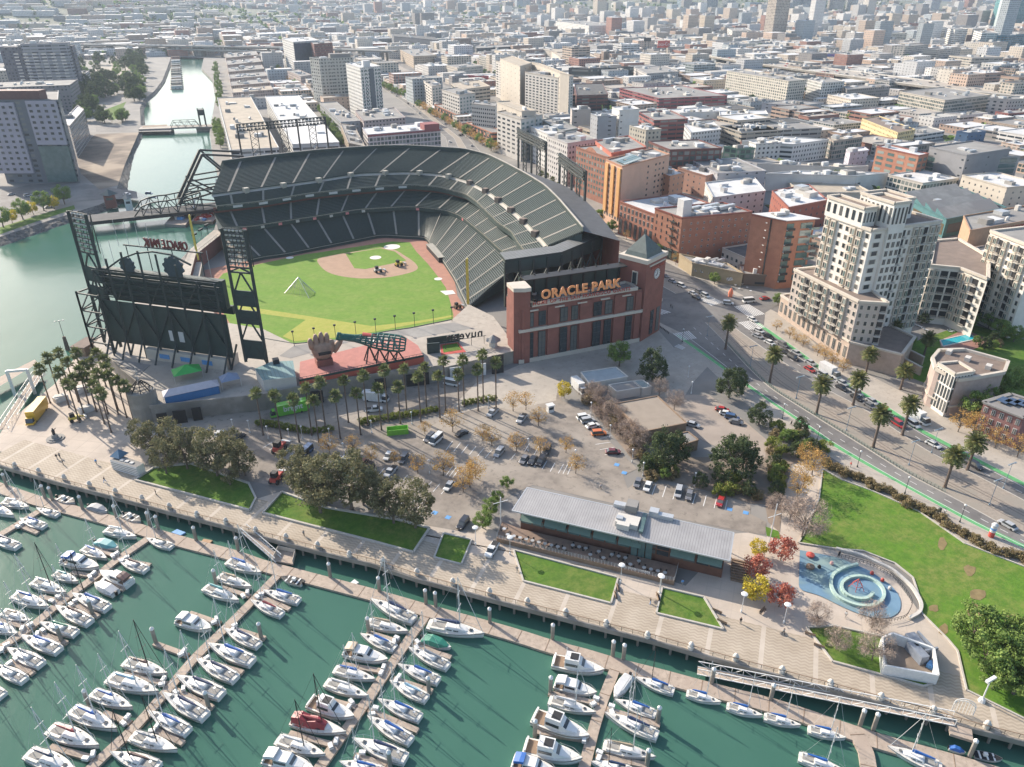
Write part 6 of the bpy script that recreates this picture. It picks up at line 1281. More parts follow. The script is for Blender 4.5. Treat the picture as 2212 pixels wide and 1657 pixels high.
dock('main_dock','long weathered floating walkway below the promenade joining all the finger docks',WALK,3.6)
SP=[('far left',[(7,215,225),(7,110,290),(7,0,355),(7,-100,415)]),('left',[(7,830,375),(7,660,490),(7,520,600),(7,380,700),(7,150,890),(7,0,990),(7,-150,1090)]),('second',[(7,1550,585),(7,1400,740),(7,1250,890),(7,1100,1030),(7,990,1160),(7,880,1290),(7,760,1430),(7,570,1600),(7,480,1690)]),('third',[(8,545,815),(8,440,960),(8,350,1090),(8,250,1240),(8,130,1410),(8,20,1560),(8,-60,1680)]),('fourth',[(8,1605,1115),(8,1540,1280),(8,1490,1440),(8,1450,1600),(8,1420,1720)]),('right hand',[(9,1130,1475),(9,1180,1570),(9,1205,1720)])]
SPW=[]
for nm,pts in SP:
 L=smooth([P(*q,DZ)for q in pts],30,2);SPW.append(L);dock('finger_dock','weathered timber branch dock, the %s one running down from the walkway'%nm,L,2.1 if nm!='right hand' else 2.8,None,.03)
F7=[(100,300,210,345),(660,480,530,430),(680,495,840,525),(540,590,400,565),(560,610,695,660),(330,725,220,700),(400,735,550,812),(170,880,0,830),(210,900,372,962),(40,1000,-70,950),(60,1060,185,1132),(1400,700,1240,650),(1440,695,1620,772),(1230,850,1060,792),(1290,875,1482,935),(1050,1030,862,962),(1120,1055,1358,1125),(935,1190,690,1135),(985,1225,1190,1322),(730,1410,580,1350),(850,1440,1025,1522),(530,1610,280,1540)]
F8=[(400,955,220,900),(480,970,690,1042),(340,1125,80,1080),(370,1160,585,1232),(160,1320,-60,1262),(230,1335,505,1452),(60,1540,-215,1465),(150,1590,350,1652),(1520,1300,1235,1240),(1560,1330,1860,1422),(1460,1500,1150,1452),(1500,1590,1790,1645)]
nf=0;roots=[]
for k,LL in((7,F7),(8,F8)):
 for q in LL:
  a,b=P(k,q[0],q[1],DZ+.02),P(k,q[2],q[3],DZ+.02);dock('slip_finger','narrow timber slip finger between moored boats',[a,b],1.15,'slip fingers of the marina',.06);roots.append((a,b));nf+=1
pm=MB();pm.lathe(0,0,[(.42,-5),(.42,1.4)],M['wall_c'],8);pm.lathe(0,0,[(.46,1.4),(.46,1.7),(.06,2.15)],M['white_metal'],8)
pl_=None
for i,(k,x,y)in enumerate([(31,60,890),(31,390,990),(31,455,1008),(31,715,1085),(31,1010,1165),(31,1295,1225),(31,1370,1258),(31,1695,1355),(31,2060,1445),(8,15,592),(8,290,672),(8,550,742),(8,605,757),(8,907,847),(8,1258,938),(8,1595,1032),(8,1655,1052),(9,315,1187),(9,645,1278),(9,1145,1422),(9,1220,1442),(9,1760,1592),(7,872,960),(7,1462,932),(7,345,950),(7,1168,1320),(7,500,1310),(7,1210,630),(7,518,800),(8,230,900),(8,567,1238),(8,350,1655),(8,1247,1235),(8,1160,1480),(8,1847,1405),(8,1787,1645)]):
 p=P(k,x,y,DZ)
 if pl_ is None:pl_=top('mooring_pile',pm,'pale concrete mooring pile with a pointed white cap beside the docks','pile',(0,0,0),'capped mooring piles of the marina');o=pl_
 else:o=pl_.copy();C.objects.link(o)
 o.location=(p.x,p.y,0)
bm=MB();bm.box(0,0,0,1.2,.8,.55,M['white_metal']);bm.beam((-.6,0,.55),(.6,0,.55),.7,M['white_metal'],.25);bo=None
for a,b in roots:
 for s in(-1,1):
  d=(b-a).normalized();n=Vector((-d.y,d.x,0));p=a+d*R.uniform(.6,1.4)+n*s*R.uniform(.5,.8)
  if bo is None:bo=top('dock_box',bm,'small white dock box at the root of a slip','dock box',(0,0,0),'white dock boxes');o=bo
  else:o=bo.copy();C.objects.link(o)
  o.location=(p.x,p.y,DZ);o.rotation_euler=(0,0,R.uniform(0,3))
gel=mat('white_gelcoat',(.74,.73,.70),.3,.08,.8);deckm=mat('cream_deck',(.70,.67,.61),.6,.12,1.2);canv=M['obj'];mastm=mat('pale_spar',(.62,.62,.61),.35,.05,1);boot=mat('boot_stripe',(.30,.22,.20),.5,.3,.6);teak=mat('teak',(.40,.24,.13),.7,.2,1)
def hull(L,B,fb,full,m_,dm,tr=.75,keel=.5):
 mb=MB();n=12;rings=[];dk=[]
 for i in range(n+1):
  s=i/n;x=-L/2+L*s
  b=B/2*(tr+(1-tr)*min(1,s/.35)**.7 if s<.35 else max(0.015,(1-((s-.35)/.65)**(1.9 if not full else 3))));z=fb*(1+.35*s*s);xo=L*.04*(s**4)
  rings.append([(x+xo,-b,z),(x+xo*.6,-b*.97,z*.5),(x,-b*.86,-.05),(x-xo,-b*.4,-keel*.6),(x-xo,0,-keel),(x-xo,b*.4,-keel*.6),(x,b*.86,-.05),(x+xo*.6,b*.97,z*.5),(x+xo,b,z)]);dk.append((x+xo,b,z))
 mb.loft(rings,m_,close=False);mb.add(rings[0],[tuple(range(9))],m_)
 d=MB();vs=[]
 for x,b,z in dk:vs+=[(x,-b*.97,z-.03),(x,0,z+.05),(x,b*.97,z-.03)]
 for i in range(n):d.add([vs[3*i],vs[3*i+1],vs[3*i+4],vs[3*i+3]],[(0,3,2,1)],dm);d.add([vs[3*i+1],vs[3*i+2],vs[3*i+5],vs[3*i+4]],[(0,3,2,1)],dm)
 st=MB()
 for s_ in(1,-1):st.add([(p[0],s_*p[1]*1.012,p[2]*.86)for p in dk]+[(p[0],s_*p[1]*1.015,p[2]*.74)for p in dk],[(i,i+1,i+n+2,i+n+1)for i in range(n)],boot)
 return mb,d,st
O3=(0,0,0)
def sailboat(dark=False,furl=True):
 t=thing('sailboat','sailboat','sailboat');h_,d_,s_=hull(10,3.1,.95,False,gel,deckm);h=h_.build('hull',t,O3,True);s_.build('stripe',h,O3);d_.build('deck',t,O3)
 m=MB();m.loft([[(x,-w_,z0),(x,-w_*.82,z1),(x,w_*.82,z1),(x,w_,z0)]for x,w_,z0,z1 in((-1.6,.95,.95,1.5),(-1.3,.98,.95,1.62),(.6,.9,1,1.6),(1.9,.6,1.05,1.35),(2.4,.35,1.1,1.2))],gel);cb=m.build('cabin',t,O3)
 m=MB();[m.box(x,s*.9,1.16,.9,.08,.2,M['glass'])for x in(-.8,.4)for s in(-1,1)];m.build('window',cb,O3)
 m=MB();m.box(-3.0,0,1.0,2.4,1.3,.1,M['roofg']);m.box(-3.0,.95,1.0,2.6,.4,.32,deckm);m.box(-3.0,-.95,1.0,2.6,.4,.32,deckm);m.lathe(-3.6,0,[(.05,1.1),(.05,1.9),(.3,1.9),(.3,1.95)],M['alu'],8);m.build('cockpit',t,O3)
 mm=M['black']if dark else mastm;m=MB();m.tube((.9,0,1.4),(.9,0,14),.11,mm,6,.07);ma=m.build('mast',t,O3);m=MB();m.tube((.9,-1.0,6.6),(.9,1.0,6.6),.05,mm,4);m.tube((.9,-.8,10),(.9,.8,10),.045,mm,4);m.build('spreader',ma,O3)
 m=MB();m.tube((.9,0,2.45),(-3.4,.1,2.4),.08,mm,5);bo_=m.build('boom',t,O3);m=MB();m.loft([[(x,r_*cos(q*pi/3),2.62+r_*1.1*sin(q*pi/3))for q in range(6)]for x,r_ in((.95,.25),(.3,.36),(-1,.28),(-2.4,.22),(-3.4,.12))],canv);m.build('sail_cover',bo_,O3)
 m=MB();m.tube((.9,0,13.8),(5.0,0,1.4),.05 if furl else.025,mm,4);m.tube((.9,0,13.9),(-4.8,0,1.1),.02,mm,3);[m.tube((.9,0,13.6),(.7,s*1.45,1.1),.02,mm,3)for s in(-1,1)];m.build('rigging',t,O3)
 m=MB();m.box(2.9,0,1.28,.6,.55,.07,M['glass']);m.build('hatch',t,O3)
 m=MB()
 for s in(-1,1):m.path([(4.9,.1*s,1.9),(3.6,.85*s,1.85),(0,1.5*s,1.6),(-4.6,1.1*s,1.5)],.025,M['alu'],3);[m.tube((x,s*y,.9),(x,s*y,1.75),.025,M['alu'],3)for x,y in((3.6,.85),(1.8,1.3),(0,1.5),(-2,1.45),(-4.6,1.1))]
 m.build('guard_rail',t,O3);return t
def cruiser(fly=False,canvas=True):
 t=thing('motorboat','motorboat','motorboat');h_,d_,s_=hull(10,3.5,1.15,True,gel,deckm,.9);h=h_.build('hull',t,O3,True);s_.build('stripe',h,O3);d_.build('deck',t,O3)
 m=MB();m.loft([[(x,-w_,z0),(x,-w_*.85,z1),(x,w_*.85,z1),(x,w_,z0)]for x,w_,z0,z1 in((-2.4,1.35,1.1,2.6),(.4,1.3,1.2,2.65),(1.5,1.2,1.25,1.9),(3.2,.6,1.35,1.5))],gel);cb=m.build('cabin',t,O3)
 m=MB();[m.box(-1,s*1.26,1.75,2.4,.14,.55,M['glass'])for s in(-1,1)];m.add([(.5,-1.05,2.55),(.5,1.05,2.55),(1.45,.95,1.98),(1.45,-.95,1.98)],[(0,3,2,1)],M['glass']);m.build('windscreen',cb,O3)
 m=MB();m.box(-3.6,0,1.12,2.2,2.6,.1,M['wood']);m.box(-4.6,0,1.1,.3,2.9,.7,gel);m.build('cockpit',t,O3)
 if fly:m=MB();m.box(-1.0,0,2.6,2.8,2.2,.7,gel);m.box(-.6,0,3.0,1.6,1.6,.35,M['black']);m.tube((-2.2,0,3),(-2.2,0,5.4),.08,mastm,5);m.build('flybridge',t,O3)
 if canvas:m=MB();m.loft([[(x,-1.25,z),(x,-1.1,z+.5),(x,1.1,z+.5),(x,1.25,z)]for x,z in((-4.5,2.2),(-3.2,2.6),(-2.2,2.7))],canv);[m.tube((x,s*1.25,1.2),(x,s*1.25,2.6),.04,M['alu'],4)for x in(-4.4,-2.4)for s in(-1,1)];m.build('canvas_top',t,O3)
 m=MB();[m.path([(5.0,.1*s,2.1),(3.6,1.1*s,2.0),(1,1.6*s,1.8)],.035,M['alu'],3)for s in(-1,1)];m.build('guard_rail',t,O3);return t
def launch(cover=False,ob=True):
 t=thing('motorboat','small boat','small boat');h_,d_,s_=hull(6,2.2,.7,True,gel,M['black']if not cover else deckm,.85,.3);h=h_.build('hull',t,O3,True);s_.build('stripe',h,O3);d_.build('deck',t,O3)
 if cover:m=MB();m.loft([[(x,-w_,.75),(x,-w_*.7,z1),(x,w_*.7,z1),(x,w_,.75)]for x,w_,z1 in((-2.8,.95,1.0),(-1,1.1,1.6),(1,1.05,1.5),(2.6,.4,1.05))],canv);m.build('boat_cover',t,O3)
 else:m=MB();[m.box(x,0,.72,.4,1.9,.14,gel)for x in(-1.8,-.2,1.3)];m.box(-.6,0,.8,.9,.6,.8,gel);m.build('seat',t,O3)
 if ob:m=MB();m.box(-3.2,0,.2,.4,.4,1.0,M['black']);m.build('outboard',t,O3)
 return t
PR={'s':sailboat(),'d':sailboat(True),'m':cruiser(),'y':cruiser(True,False),'o':launch(),'c':launch(True)}
BL,NV,RD,GN,TL,TNC,GY,WT,BRN,SKY=(.03,.13,.42),(.03,.05,.12),(.30,.04,.05),(.03,.22,.15),(.10,.32,.34),(.38,.30,.21),(.25,.27,.30),(.6,.6,.6),(.14,.08,.07),(.30,.48,.60)
CN={BL:'blue',NV:'navy',RD:'red',GN:'green',TL:'teal',TNC:'tan',GY:'grey',WT:'white',BRN:'brown',SKY:'pale blue'}
BO=[('s',7,20,178,162,210,WT),('s',7,325,252,210,218,TNC),('s',7,-60,205,78,258,BL),('s',7,250,318,118,277,BL),('o',7,322,152,420,183,WT),('c',7,500,203,600,233,GY),('o',7,692,247,788,288,WT),('s',7,103,432,-50,380,NV),('s',7,592,338,762,377,WT),('s',7,962,432,825,387,TNC),('c',7,540,403,662,440,TL),('s',7,467,440,598,497,BL),('m',7,362,505,553,552,BL),('s',7,820,562,668,507,BRN),('s',7,308,580,438,627,TL),('m',7,732,640,570,577,BRN),('c',7,650,692,537,638,WT),('d',7,188,628,370,692,WT),('d',7,605,778,415,702,BL),('s',7,80,705,275,770,BL),('s',7,505,858,322,772,BRN),('s',7,18,797,170,845,TNC),('s',7,428,918,232,862,GN),('s',7,-60,862,98,917,BL),('s',7,333,1015,130,937,BL),('s',7,235,1093,52,1007,GY),('s',7,140,1180,-30,1098,GY),('s',7,20,1265,-130,1195,WT),('s',7,1275,515,1460,580,BL),('s',7,1225,597,1405,658,TNC),('o',7,1695,633,1578,602,WT),('s',7,1148,660,1335,735,TL),('s',7,1675,737,1478,682,BL),('s',7,1580,812,1410,737,RD),('m',7,1002,838,1182,893,WT),('s',7,1450,985,1262,898,NV),('s',7,1415,1080,1175,985,BL),('d',7,700,1078,935,1145,BRN),('s',7,1322,1175,1110,1072,NV),('s',7,612,1168,885,1248,SKY),('s',7,1245,1265,998,1165,NV),('s',7,518,1252,740,1333,BL),('s',7,1153,1385,922,1262,NV),('s',7,405,1348,655,1455,BL),('s',7,1055,1470,838,1362,BL),('s',7,283,1453,553,1550,RD),('d',7,740,1492,990,1570,GY),('s',7,160,1590,432,1690,NV),('d',7,890,1670,630,1592,BRN),('s',8,485,845,250,737,NV),('s',8,225,852,445,908,TNC),('s',8,562,868,868,925,NV),('s',8,378,1003,190,925,BL),('c',8,530,942,685,997,GN),('m',8,98,1015,330,1070,TNC),('s',8,675,1105,460,1005,GY),('s',8,38,1118,262,1175,BL),('s',8,622,1185,400,1097,BL),('s',8,-10,1192,222,1270,WT),('s',8,555,1285,355,1188,SKY),('s',8,520,1393,288,1292,BL),('y',8,-100,1303,142,1388,NV),('s',8,468,1523,232,1392,BL),('d',7,1637,1402,1930,1475,RD),('d',7,1552,1512,1815,1598,WT),('s',8,440,1623,150,1517,NV),('m',7,1485,1612,1750,1680,WT),('s',8,310,1695,75,1640,BL),('y',8,1258,1075,1537,1130,BL),('m',8,1270,1195,1497,1253,WT),('s',8,1237,1290,1492,1362,WT),('y',8,1150,1385,1452,1500,NV),('y',8,1100,1550,1412,1627,WT),('m',8,1035,1632,1280,1700,BL),('c',8,1690,1152,1605,1275,WT),('d',8,1937,1243,1725,1167,BL),('s',8,1835,1373,1612,1292,BL),('s',8,1845,1495,1560,1372,NV),('s',8,1540,1542,1825,1612,TNC),('d',8,1700,1690,1480,1640,NV),('s',9,172,1250,360,1303,BL),('s',9,397,1322,592,1377,BL),('s',9,607,1382,805,1432,BL),('s',9,852,1452,1057,1503,BL),('s',9,800,1605,1060,1695,BL),('s',9,1600,1672,1305,1557,BL),('c',9,1640,1552,1730,1582,BL),('o',9,1780,1588,1935,1618,NV)]
BN={'s':'white sailboat','d':'dark masted sailboat','m':'cabin motorboat','y':'large flybridge motor yacht','o':'open launch','c':'covered small boat'}
BB=[]
for ty,k,x0,y0,x1,y1,col in BO:
 a,b=P(k,x0,y0,-2.7),P(k,x1,y1,-2.7);c_=a.lerp(b,.5);best=None
 for si,L in enumerate(SPW):
  for li,q in enumerate(L):
   dd=(Vector((q.x,q.y,0))-Vector((c_.x,c_.y,0))).length
   if best is None or dd<best[0]:best=(dd,si,li)
 px_=pix(c_);sx=pix(SPW[best[1]][best[2]])[0];side='left' if px_[0]<sx else 'right'
 key=(best[1],side)if best[0]<16 else('w',);BB.append([ty,a,b,c_,col,key,best[2]])
rank={}
for b_ in sorted(BB,key=lambda q:(q[6]if q[5]!=('w',)else pix(q[3])[0])):rank[id(b_)]=sum(1 for v in rank.values()if v[0]==b_[5]);rank[id(b_)]=(b_[5],rank[id(b_)])
used=set()
for b_ in BB:
 ty,a,b,c_,col,key,_=b_;n=rank[id(b_)][1];d=b-a;L=d.length;L0=6 if ty in 'oc' else 10;rz=atan2(d.y,d.x);s=L/L0;cn=CN[col];cv={'s':'sail cover','d':'sail cover','m':'canvas','y':'trim','o':'fittings','c':'tarpaulin'}[ty]
 if key==('w',):lab='%s, %s %s, moored along the main walkway, %s from the left'%(BN[ty],cn,cv,ordn(n))
 else:lab='%s, %s %s, %s out on the %s of the %s dock'%(BN[ty],cn,cv,ordn(n),key[1],SP[key[0]][0])
 p=(c_.x,c_.y,-2.95);ss=(s,s*(1.0 if L>9 else 1.12),min(1.15,max(.8,s)))
 if ty not in used:used.add(ty);o=PR[ty];o.location=p;o.rotation_euler=(0,0,rz);o.scale=ss;o['label']=lab;o['group']='moored boats';[setattr(q,'color',(*col,1))for q in[o]+KIDS[o.name]+[g_ for w_ in KIDS[o.name]for g_ in KIDS.get(w_.name,[])]]
 else:o=dup(PR[ty],p,rz,ss,lab,'moored boats',(*col,1),('hatch',)if ty=='d' and n%2 else())
o_=[o for o in C.objects if o.get('label','').startswith('dark masted sailboat, red')]
for o in o_[:1]:m=MB();m.loft([[(x,-w_,1.1),(x,-w_*.6,z1),(x,w_*.6,z1),(x,w_,1.1)]for x,w_,z1 in((-4.6,1.1,2.3),(-3,1.3,2.7),(-1.6,1.2,2.2),(0,1,2.6),(1.6,.8,2.0))],canv);m.build('canvas_cover',o,O3).color=(*RD,1)
for lab,k,q,m_ in(('blue and white float platform beside the walkway',31,((1480,1290),(1530,1262),(1605,1290),(1560,1315)),M['bluepaint']),('small wooden raft beside the walkway',31,((1735,1375),(1760,1345),(1838,1360),(1800,1395)),teak),('small white skiff tied to the walkway',8,((128,625),(150,607),(175,625),(150,640)),gel)):
 mb=MB();v=[P(k,*c_,-2.7)for c_ in q];mb.prism([(p.x,p.y)for p in v],-3.1,-2.6,m_);top('float',mb,lab,'float',tuple(v[0]))
def gangway(label,A_,B_,za,zb,w_,hh=1.3):
 a,b=Vector((A_.x,A_.y,za)),Vector((B_.x,B_.y,zb));t=thing('gangway',label,'gangway',tuple(a));d=(b-a).normalized();n=Vector((-d.y,d.x,0)).normalized()*w_/2;mb=MB();mb.beam(a,b,w_,M['dock'],.15);mb.build('deck',t)
 N_=max(4,int((b-a).length/2.2))
 for s in(-1,1):
  mb=MB();p=[a.lerp(b,i/N_)+n*s for i in range(N_+1)];u=V3(0,0,hh);mb.beam(p[0],p[-1],.16,M['white_metal']);mb.beam(p[0]+u,p[-1]+u,.14,M['white_metal'])
  for i in range(N_):mb.beam(p[i],p[i]+u,.08,M['white_metal']);mb.beam(p[i]+(u if i%2 else V3(0,0,0)),p[i+1]+(V3(0,0,0)if i%2 else u),.08,M['white_metal'])
  mb.build('side_truss',t)
gangway('long white lattice gangway sloping from the right promenade gate to the walkway',P(9,1670,1400,.3),P(9,235,1115,-1.9),.3,-1.9,2.0,1.5)
gangway('short grey ramp down from the left promenade gate to the walkway',P(31,2110,1270),P(7,1560,500,-2.2),.1,-2.2,1.8)
gangway('white lattice gangway at the far left pier beside the palm plaza',P(31,20,400,0),P(21,330,1570,-1),0,-1.5,3,1.6)
t=thing('gate_platform','timber gate platform with an arched white gate at the right gangway head','platform',tuple(P(9,1720,1420)));q=[P(9,*c_,.1)for c_ in((1640,1395),(1770,1440),(1780,1510),(1650,1470))];mb=MB();mb.prism([(p.x,p.y)for p in q],-.5,.1,M['dock']);mb.build('deck',t)
mb=MB();a,b=P(9,1655,1340),P(9,1775,1375);c_=a.lerp(b,.5);d=(b-a)/2
for hh in(0,.5):mb.path([c_+d*cos(i*pi/10)+V3(0,0,1.8+hh+1.6*sin(i*pi/10))for i in range(11)],.08,M['white_metal'],4)
for i in range(11):mb.tube(c_+d*cos(i*pi/10)+V3(0,0,.2),c_+d*cos(i*pi/10)+V3(0,0,1.8+1.6*sin(i*pi/10)),.05,M['white_metal'],4)
mb.build('gate',t)
t=thing('gate_platform','small platform with an arched grey gate and yellow panels at the left ramp foot','platform',tuple(P(7,1590,490,-2)));q=[P(7,*c_,-2.1)for c_ in((1530,500),(1560,440),(1655,460),(1640,520))];mb=MB();mb.prism([(p.x,p.y)for p in q],-2.6,-2.1,M['dock']);mb.build('deck',t);mb=MB()
for u_,v_ in zip(q,q[1:]):mb.beam((u_.x,u_.y,-1.4),(v_.x,v_.y,-1.4),.1,M['cream'],1.2)
mb.build('panel',t)
pier=area('pier_deck',M['dock'],-.0,PP(21,0,-80,1640,300,1450,330,1480,-60,1656+60));
t=thing('pier_arch','tall white square gantry frame over the far left pier','gantry',tuple(P(21,60,1656)));a,b=P(4,75,950),P(4,195,940);mb=MB()
for p in(a,b):mb.beam((p.x,p.y,-3),(p.x,p.y,6.5),.9,M['white_metal'])
mb.beam((a.x,a.y,6.3),(b.x,b.y,6.3),.8,M['white_metal']);mb.build('frame',t)
t=thing('channel_light','dark timber dolphin with a three headed lamp standing in the water','navigation light',tuple(P(21,590,1360)));p=P(21,585,1365,-3);mb=MB()
for i in range(5):a_=i*1.256;mb.tube((p.x+.7*cos(a_),p.y+.7*sin(a_),-5),(p.x+.35*cos(a_),p.y+.35*sin(a_),2.5),.28,M['bark'],6)
mb.build('dolphin',t);mb=MB();mb.tube((p.x,p.y,2),(p.x,p.y,9),.1,M['steel'],5);mb.beam((p.x-1.4,p.y,9),(p.x+1.4,p.y,9),.1,M['steel']);[mb.box(p.x+q_,p.y,8.9,.5,.4,.35,M['alu'])for q_ in(-1.4,0,1.4)];mb.build('lamp_post',t)
def leafmat(name,c,c2,tr=.25):
 m,t,b=node_mat(name);f=ramp(t,noise(t,.55,3),.35,.65);t.links.new(mixc(t,f,c,c2),b.inputs['Base Color']);b.inputs['Roughness'].default_value=.75;b.inputs['Specular IOR Level'].default_value=.25
 tl=t.nodes.new('ShaderNodeBsdfTranslucent');tl.inputs[0].default_value=(*[q*1.3 for q in c],1);mx=t.nodes.new('ShaderNodeMixShader');mx.inputs[0].default_value=tr
 t.links.new(b.outputs[0],mx.inputs[1]);t.links.new(tl.outputs[0],mx.inputs[2]);t.links.new(mx.outputs[0],t.nodes['Material Output'].inputs[0]);return m
LF={'euc':(leafmat('olive_leaves',(.125,.135,.065),(.17,.15,.085)),leafmat('olive_leaves_light',(.24,.22,.12),(.17,.165,.08))),'pine':(leafmat('dark_needles',(0.042,0.068,0.030),(0.068,0.090,0.038)),leafmat('needles_light',(0.105,0.135,0.053),(0.075,0.105,0.045))),'green':(leafmat('green_leaves',(0.121,0.206,0.046),(0.182,0.244,0.063)),leafmat('green_leaves_light',(0.243,0.319,0.084),(0.162,0.244,0.063))),'aut':(leafmat('autumn_leaves',(0.450,0.255,0.075),(0.360,0.225,0.105)),leafmat('autumn_leaves_light',(0.600,0.405,0.120),(0.450,0.300,0.120))),'bare':(leafmat('twigs',(0.330,0.247,0.203),(0.255,0.195,0.165),0),leafmat('twigs_light',(0.450,0.352,0.285),(0.360,0.285,0.225),0)),'red':(leafmat('red_leaves',(0.330,0.075,0.068),(0.450,0.180,0.105)),leafmat('red_leaves_light',(0.540,0.195,0.135),(0.375,0.150,0.090))),'yel':(leafmat('yellow_leaves',(0.600,0.495,0.045),(0.540,0.405,0.060)),leafmat('yellow_green_leaves',(0.420,0.360,0.060),(0.600,0.480,0.075))),'hedge':(leafmat('hedge_leaves',(0.135,0.180,0.038),(0.195,0.225,0.045)),leafmat('hedge_leaves_light',(0.255,0.270,0.060),(0.180,0.210,0.045))),'scrub':(leafmat('scrub_leaves',(0.210,0.165,0.090),(0.285,0.210,0.112)),leafmat('scrub_leaves_light',(0.330,0.255,0.135),(0.195,0.180,0.075)))}
def tree(kind,seed,n_cl,per,r,h,cz,cl_r,leaf,shape='round',trunk_r=.25,limbs=6,thin=False):
 ""
 q=random.Random(seed);t=thing('tree','tree','tree');tb=MB();tb.tube((0,0,-.1),(q.uniform(-.2,.2),q.uniform(-.2,.2),cz*.75),trunk_r,M['bark'],7,trunk_r*.6);cr=MB();mats=LF[kind];cs=[]
 for i in range(n_cl):
  a=q.uniform(0,2*pi);u=q.random()**.5;zz=q.uniform(-1,1);rr=sqrt(max(0,1-zz*zz))*u**.4 if shape=='round' else(1-max(0,zz)*.6)*u**.6
  c_=Vector((r*rr*cos(a),r*rr*sin(a),cz+(h-cz)*zz*(1 if zz>0 else.75)));cs.append((c_,cl_r*q.uniform(.6,1.25),q.random()))
 for c_,rc,_ in cs[:limbs*2]:tb.tube((0,0,cz*q.uniform(.35,.75)),c_,trunk_r*.35,M['bark'],4,trunk_r*.08)
 for c_,rc,tone in cs:
  for j in range(per):
   d=Vector((q.gauss(0,1),q.gauss(0,1),q.gauss(0,.8))).normalized();p=c_+d*rc*q.uniform(.45,1.0);s=leaf*q.uniform(.6,1.3)
   n=(d+Vector((q.gauss(0,.5),q.gauss(0,.5),q.gauss(0,.5)))).normalized();u_=n.orthogonal().normalized();v_=n.cross(u_);k_=(q.uniform(2.5,5),.22)if thin else(1,.8);a_=q.uniform(0,6.28);e=(u_*cos(a_)+v_*sin(a_))*s*k_[0];f=(v_*cos(a_)-u_*sin(a_))*s*k_[1]
   cr.add([p-e,p+f*.8+e*.1,p+e,p-f],[(0,1,2,3)],mats[1]if q.random()<.25+.5*(tone>.5)else mats[0])
 tb.build('trunk',t,O3);cr.build('crown',t,O3);return t
TP={'euc':[tree('euc',i,52,64,3.5,10,5.6,1.05,.21,trunk_r=.28)for i in(1,2,3)],'pine':[tree('pine',i+9,75,60,5.2,11,6.2,1.3,.27,'flat',.4)for i in(1,2)],'green':[tree('green',i+20,55,75,3.2,7,4.3,1.0,.19)for i in(1,2)],'aut':[tree('aut',i+30,34,30,2.6,6,3.8,1.0,.13,trunk_r=.14,limbs=10)for i in(1,2)],'bare':[tree('bare',i+40,50,60,2.8,6.3,3.9,1.1,.11,trunk_r=.14,limbs=14,thin=True)for i in(1,2)],'red':[tree('red',51,40,40,2.2,4.8,3,.9,.18,trunk_r=.12)],'yel':[tree('yel',61,36,45,2.1,4.8,2.9,.9,.19,trunk_r=.12)],'hedge':[tree('hedge',71,26,60,1.5,2.0,1.0,.55,.14,trunk_r=.05)],'scrub':[tree('scrub',81+i,24,50,1.5,1.7,.8,.6,.15,trunk_r=.05)for i in(0,1)],'twig':[tree('bare',91,24,50,1.6,2.3,1.2,.6,.07,trunk_r=.06,thin=True)]}
UT=set();LST={}
_K0={}
for k_ in TP:
 for pr in TP[k_]:_K0[id(pr)]=list(KIDS[pr.name])
def plant(kind,p,s=1.0,label=None,group=None,hs=None,name=None,cat=None,_o={}):
 i=LST.get(kind,0);LST[kind]=i+1;pr=TP[kind][i%len(TP[kind])];sc=(s,s,s*(hs or 1));rz=R.uniform(0,6.28)
 if id(pr)in UT:
  o=pr.copy();C.objects.link(o)
  for ch in _K0[id(pr)]:c=ch.copy();C.objects.link(c);c.parent=o
 else:UT.add(id(pr));o=pr
 o.location=(p.x,p.y,p.z);o.rotation_euler=(0,0,rz);o.scale=sc;o['label']=label
 if group:o['group']=group
 elif'group' in o:del o['group']
 o['category']=cat or('shrub' if kind in('hedge','scrub','twig')else 'tree')
 o.name=name or{'euc':'eucalyptus_tree','pine':'pine_tree','aut':'autumn_tree','bare':'bare_tree','red':'autumn_tree','yel':'autumn_tree','hedge':'hedge_shrub','scrub':'shrub','twig':'shrub'}.get(kind,'leafy_tree')
 return o
def row(kind,k,pts,s,label,group=None,hs=None,jit=.15):
 ""
 pts=sorted(pts,key=lambda q:q[0])
 for i,q in enumerate(pts):plant(kind,P(k,q[0],q[1])if len(q)<4 else P(q[3],q[0],q[1]),s*(q[2]if len(q)>2 else 1)*R.uniform(1-jit,1+jit),(label%ordn(i))if '%s' in label else label,group,hs)
row('euc',31,[(1330,640,.95),(1230,560,.85),(1500,640,1),(1620,740,1.05),(1760,700,.9),(1880,800,1.1),(2020,720,.9),(2120,800,.9),(1440,780,.8),(1990,880,.85)],1.22,'grey green tree in the left lawn clump, %s from its left end','trees on the left lawn')
row('euc',32,[(430,1000,1.15),(560,1120,1.3),(640,1030,1.1),(830,1090,1.25),(930,1050,1.0),(1060,1120,.9),(1190,1210,1.2),(1380,1250,1.05),(360,890,.9)],1.25,'tall grey green tree on the long middle lawn, %s from the left','trees on the middle lawn')
for k,x,y,s,hs,lab in((33,1290,720,1.0,1.05,'broad dark pine in front of the brown flat roofed hall'),(33,1400,680,.8,1.1,'second dark pine crowding against the broad one'),(33,1890,800,1.15,.95,'large round dark pine beside the car park bend'),(33,1990,740,.9,1,'dark pine behind the large round one by the car park'),(23,1210,1640,.95,1.15,'tall dark pine in front of the brick building corner'),(6,440,1010,.85,1.1,'dark bushy pine beside the path crossing'),(6,620,1170,.7,.95,'dark tree on the verge beside the boulevard path'),(6,480,960,.7,1.0,'dark tree touching the bushy pine by the crossing')):
 plant('pine',P(k,x,y),s,lab,None,hs)
plant('green',P(23,925,1510),1.3,'round olive green tree in front of the brick ballpark building',None)
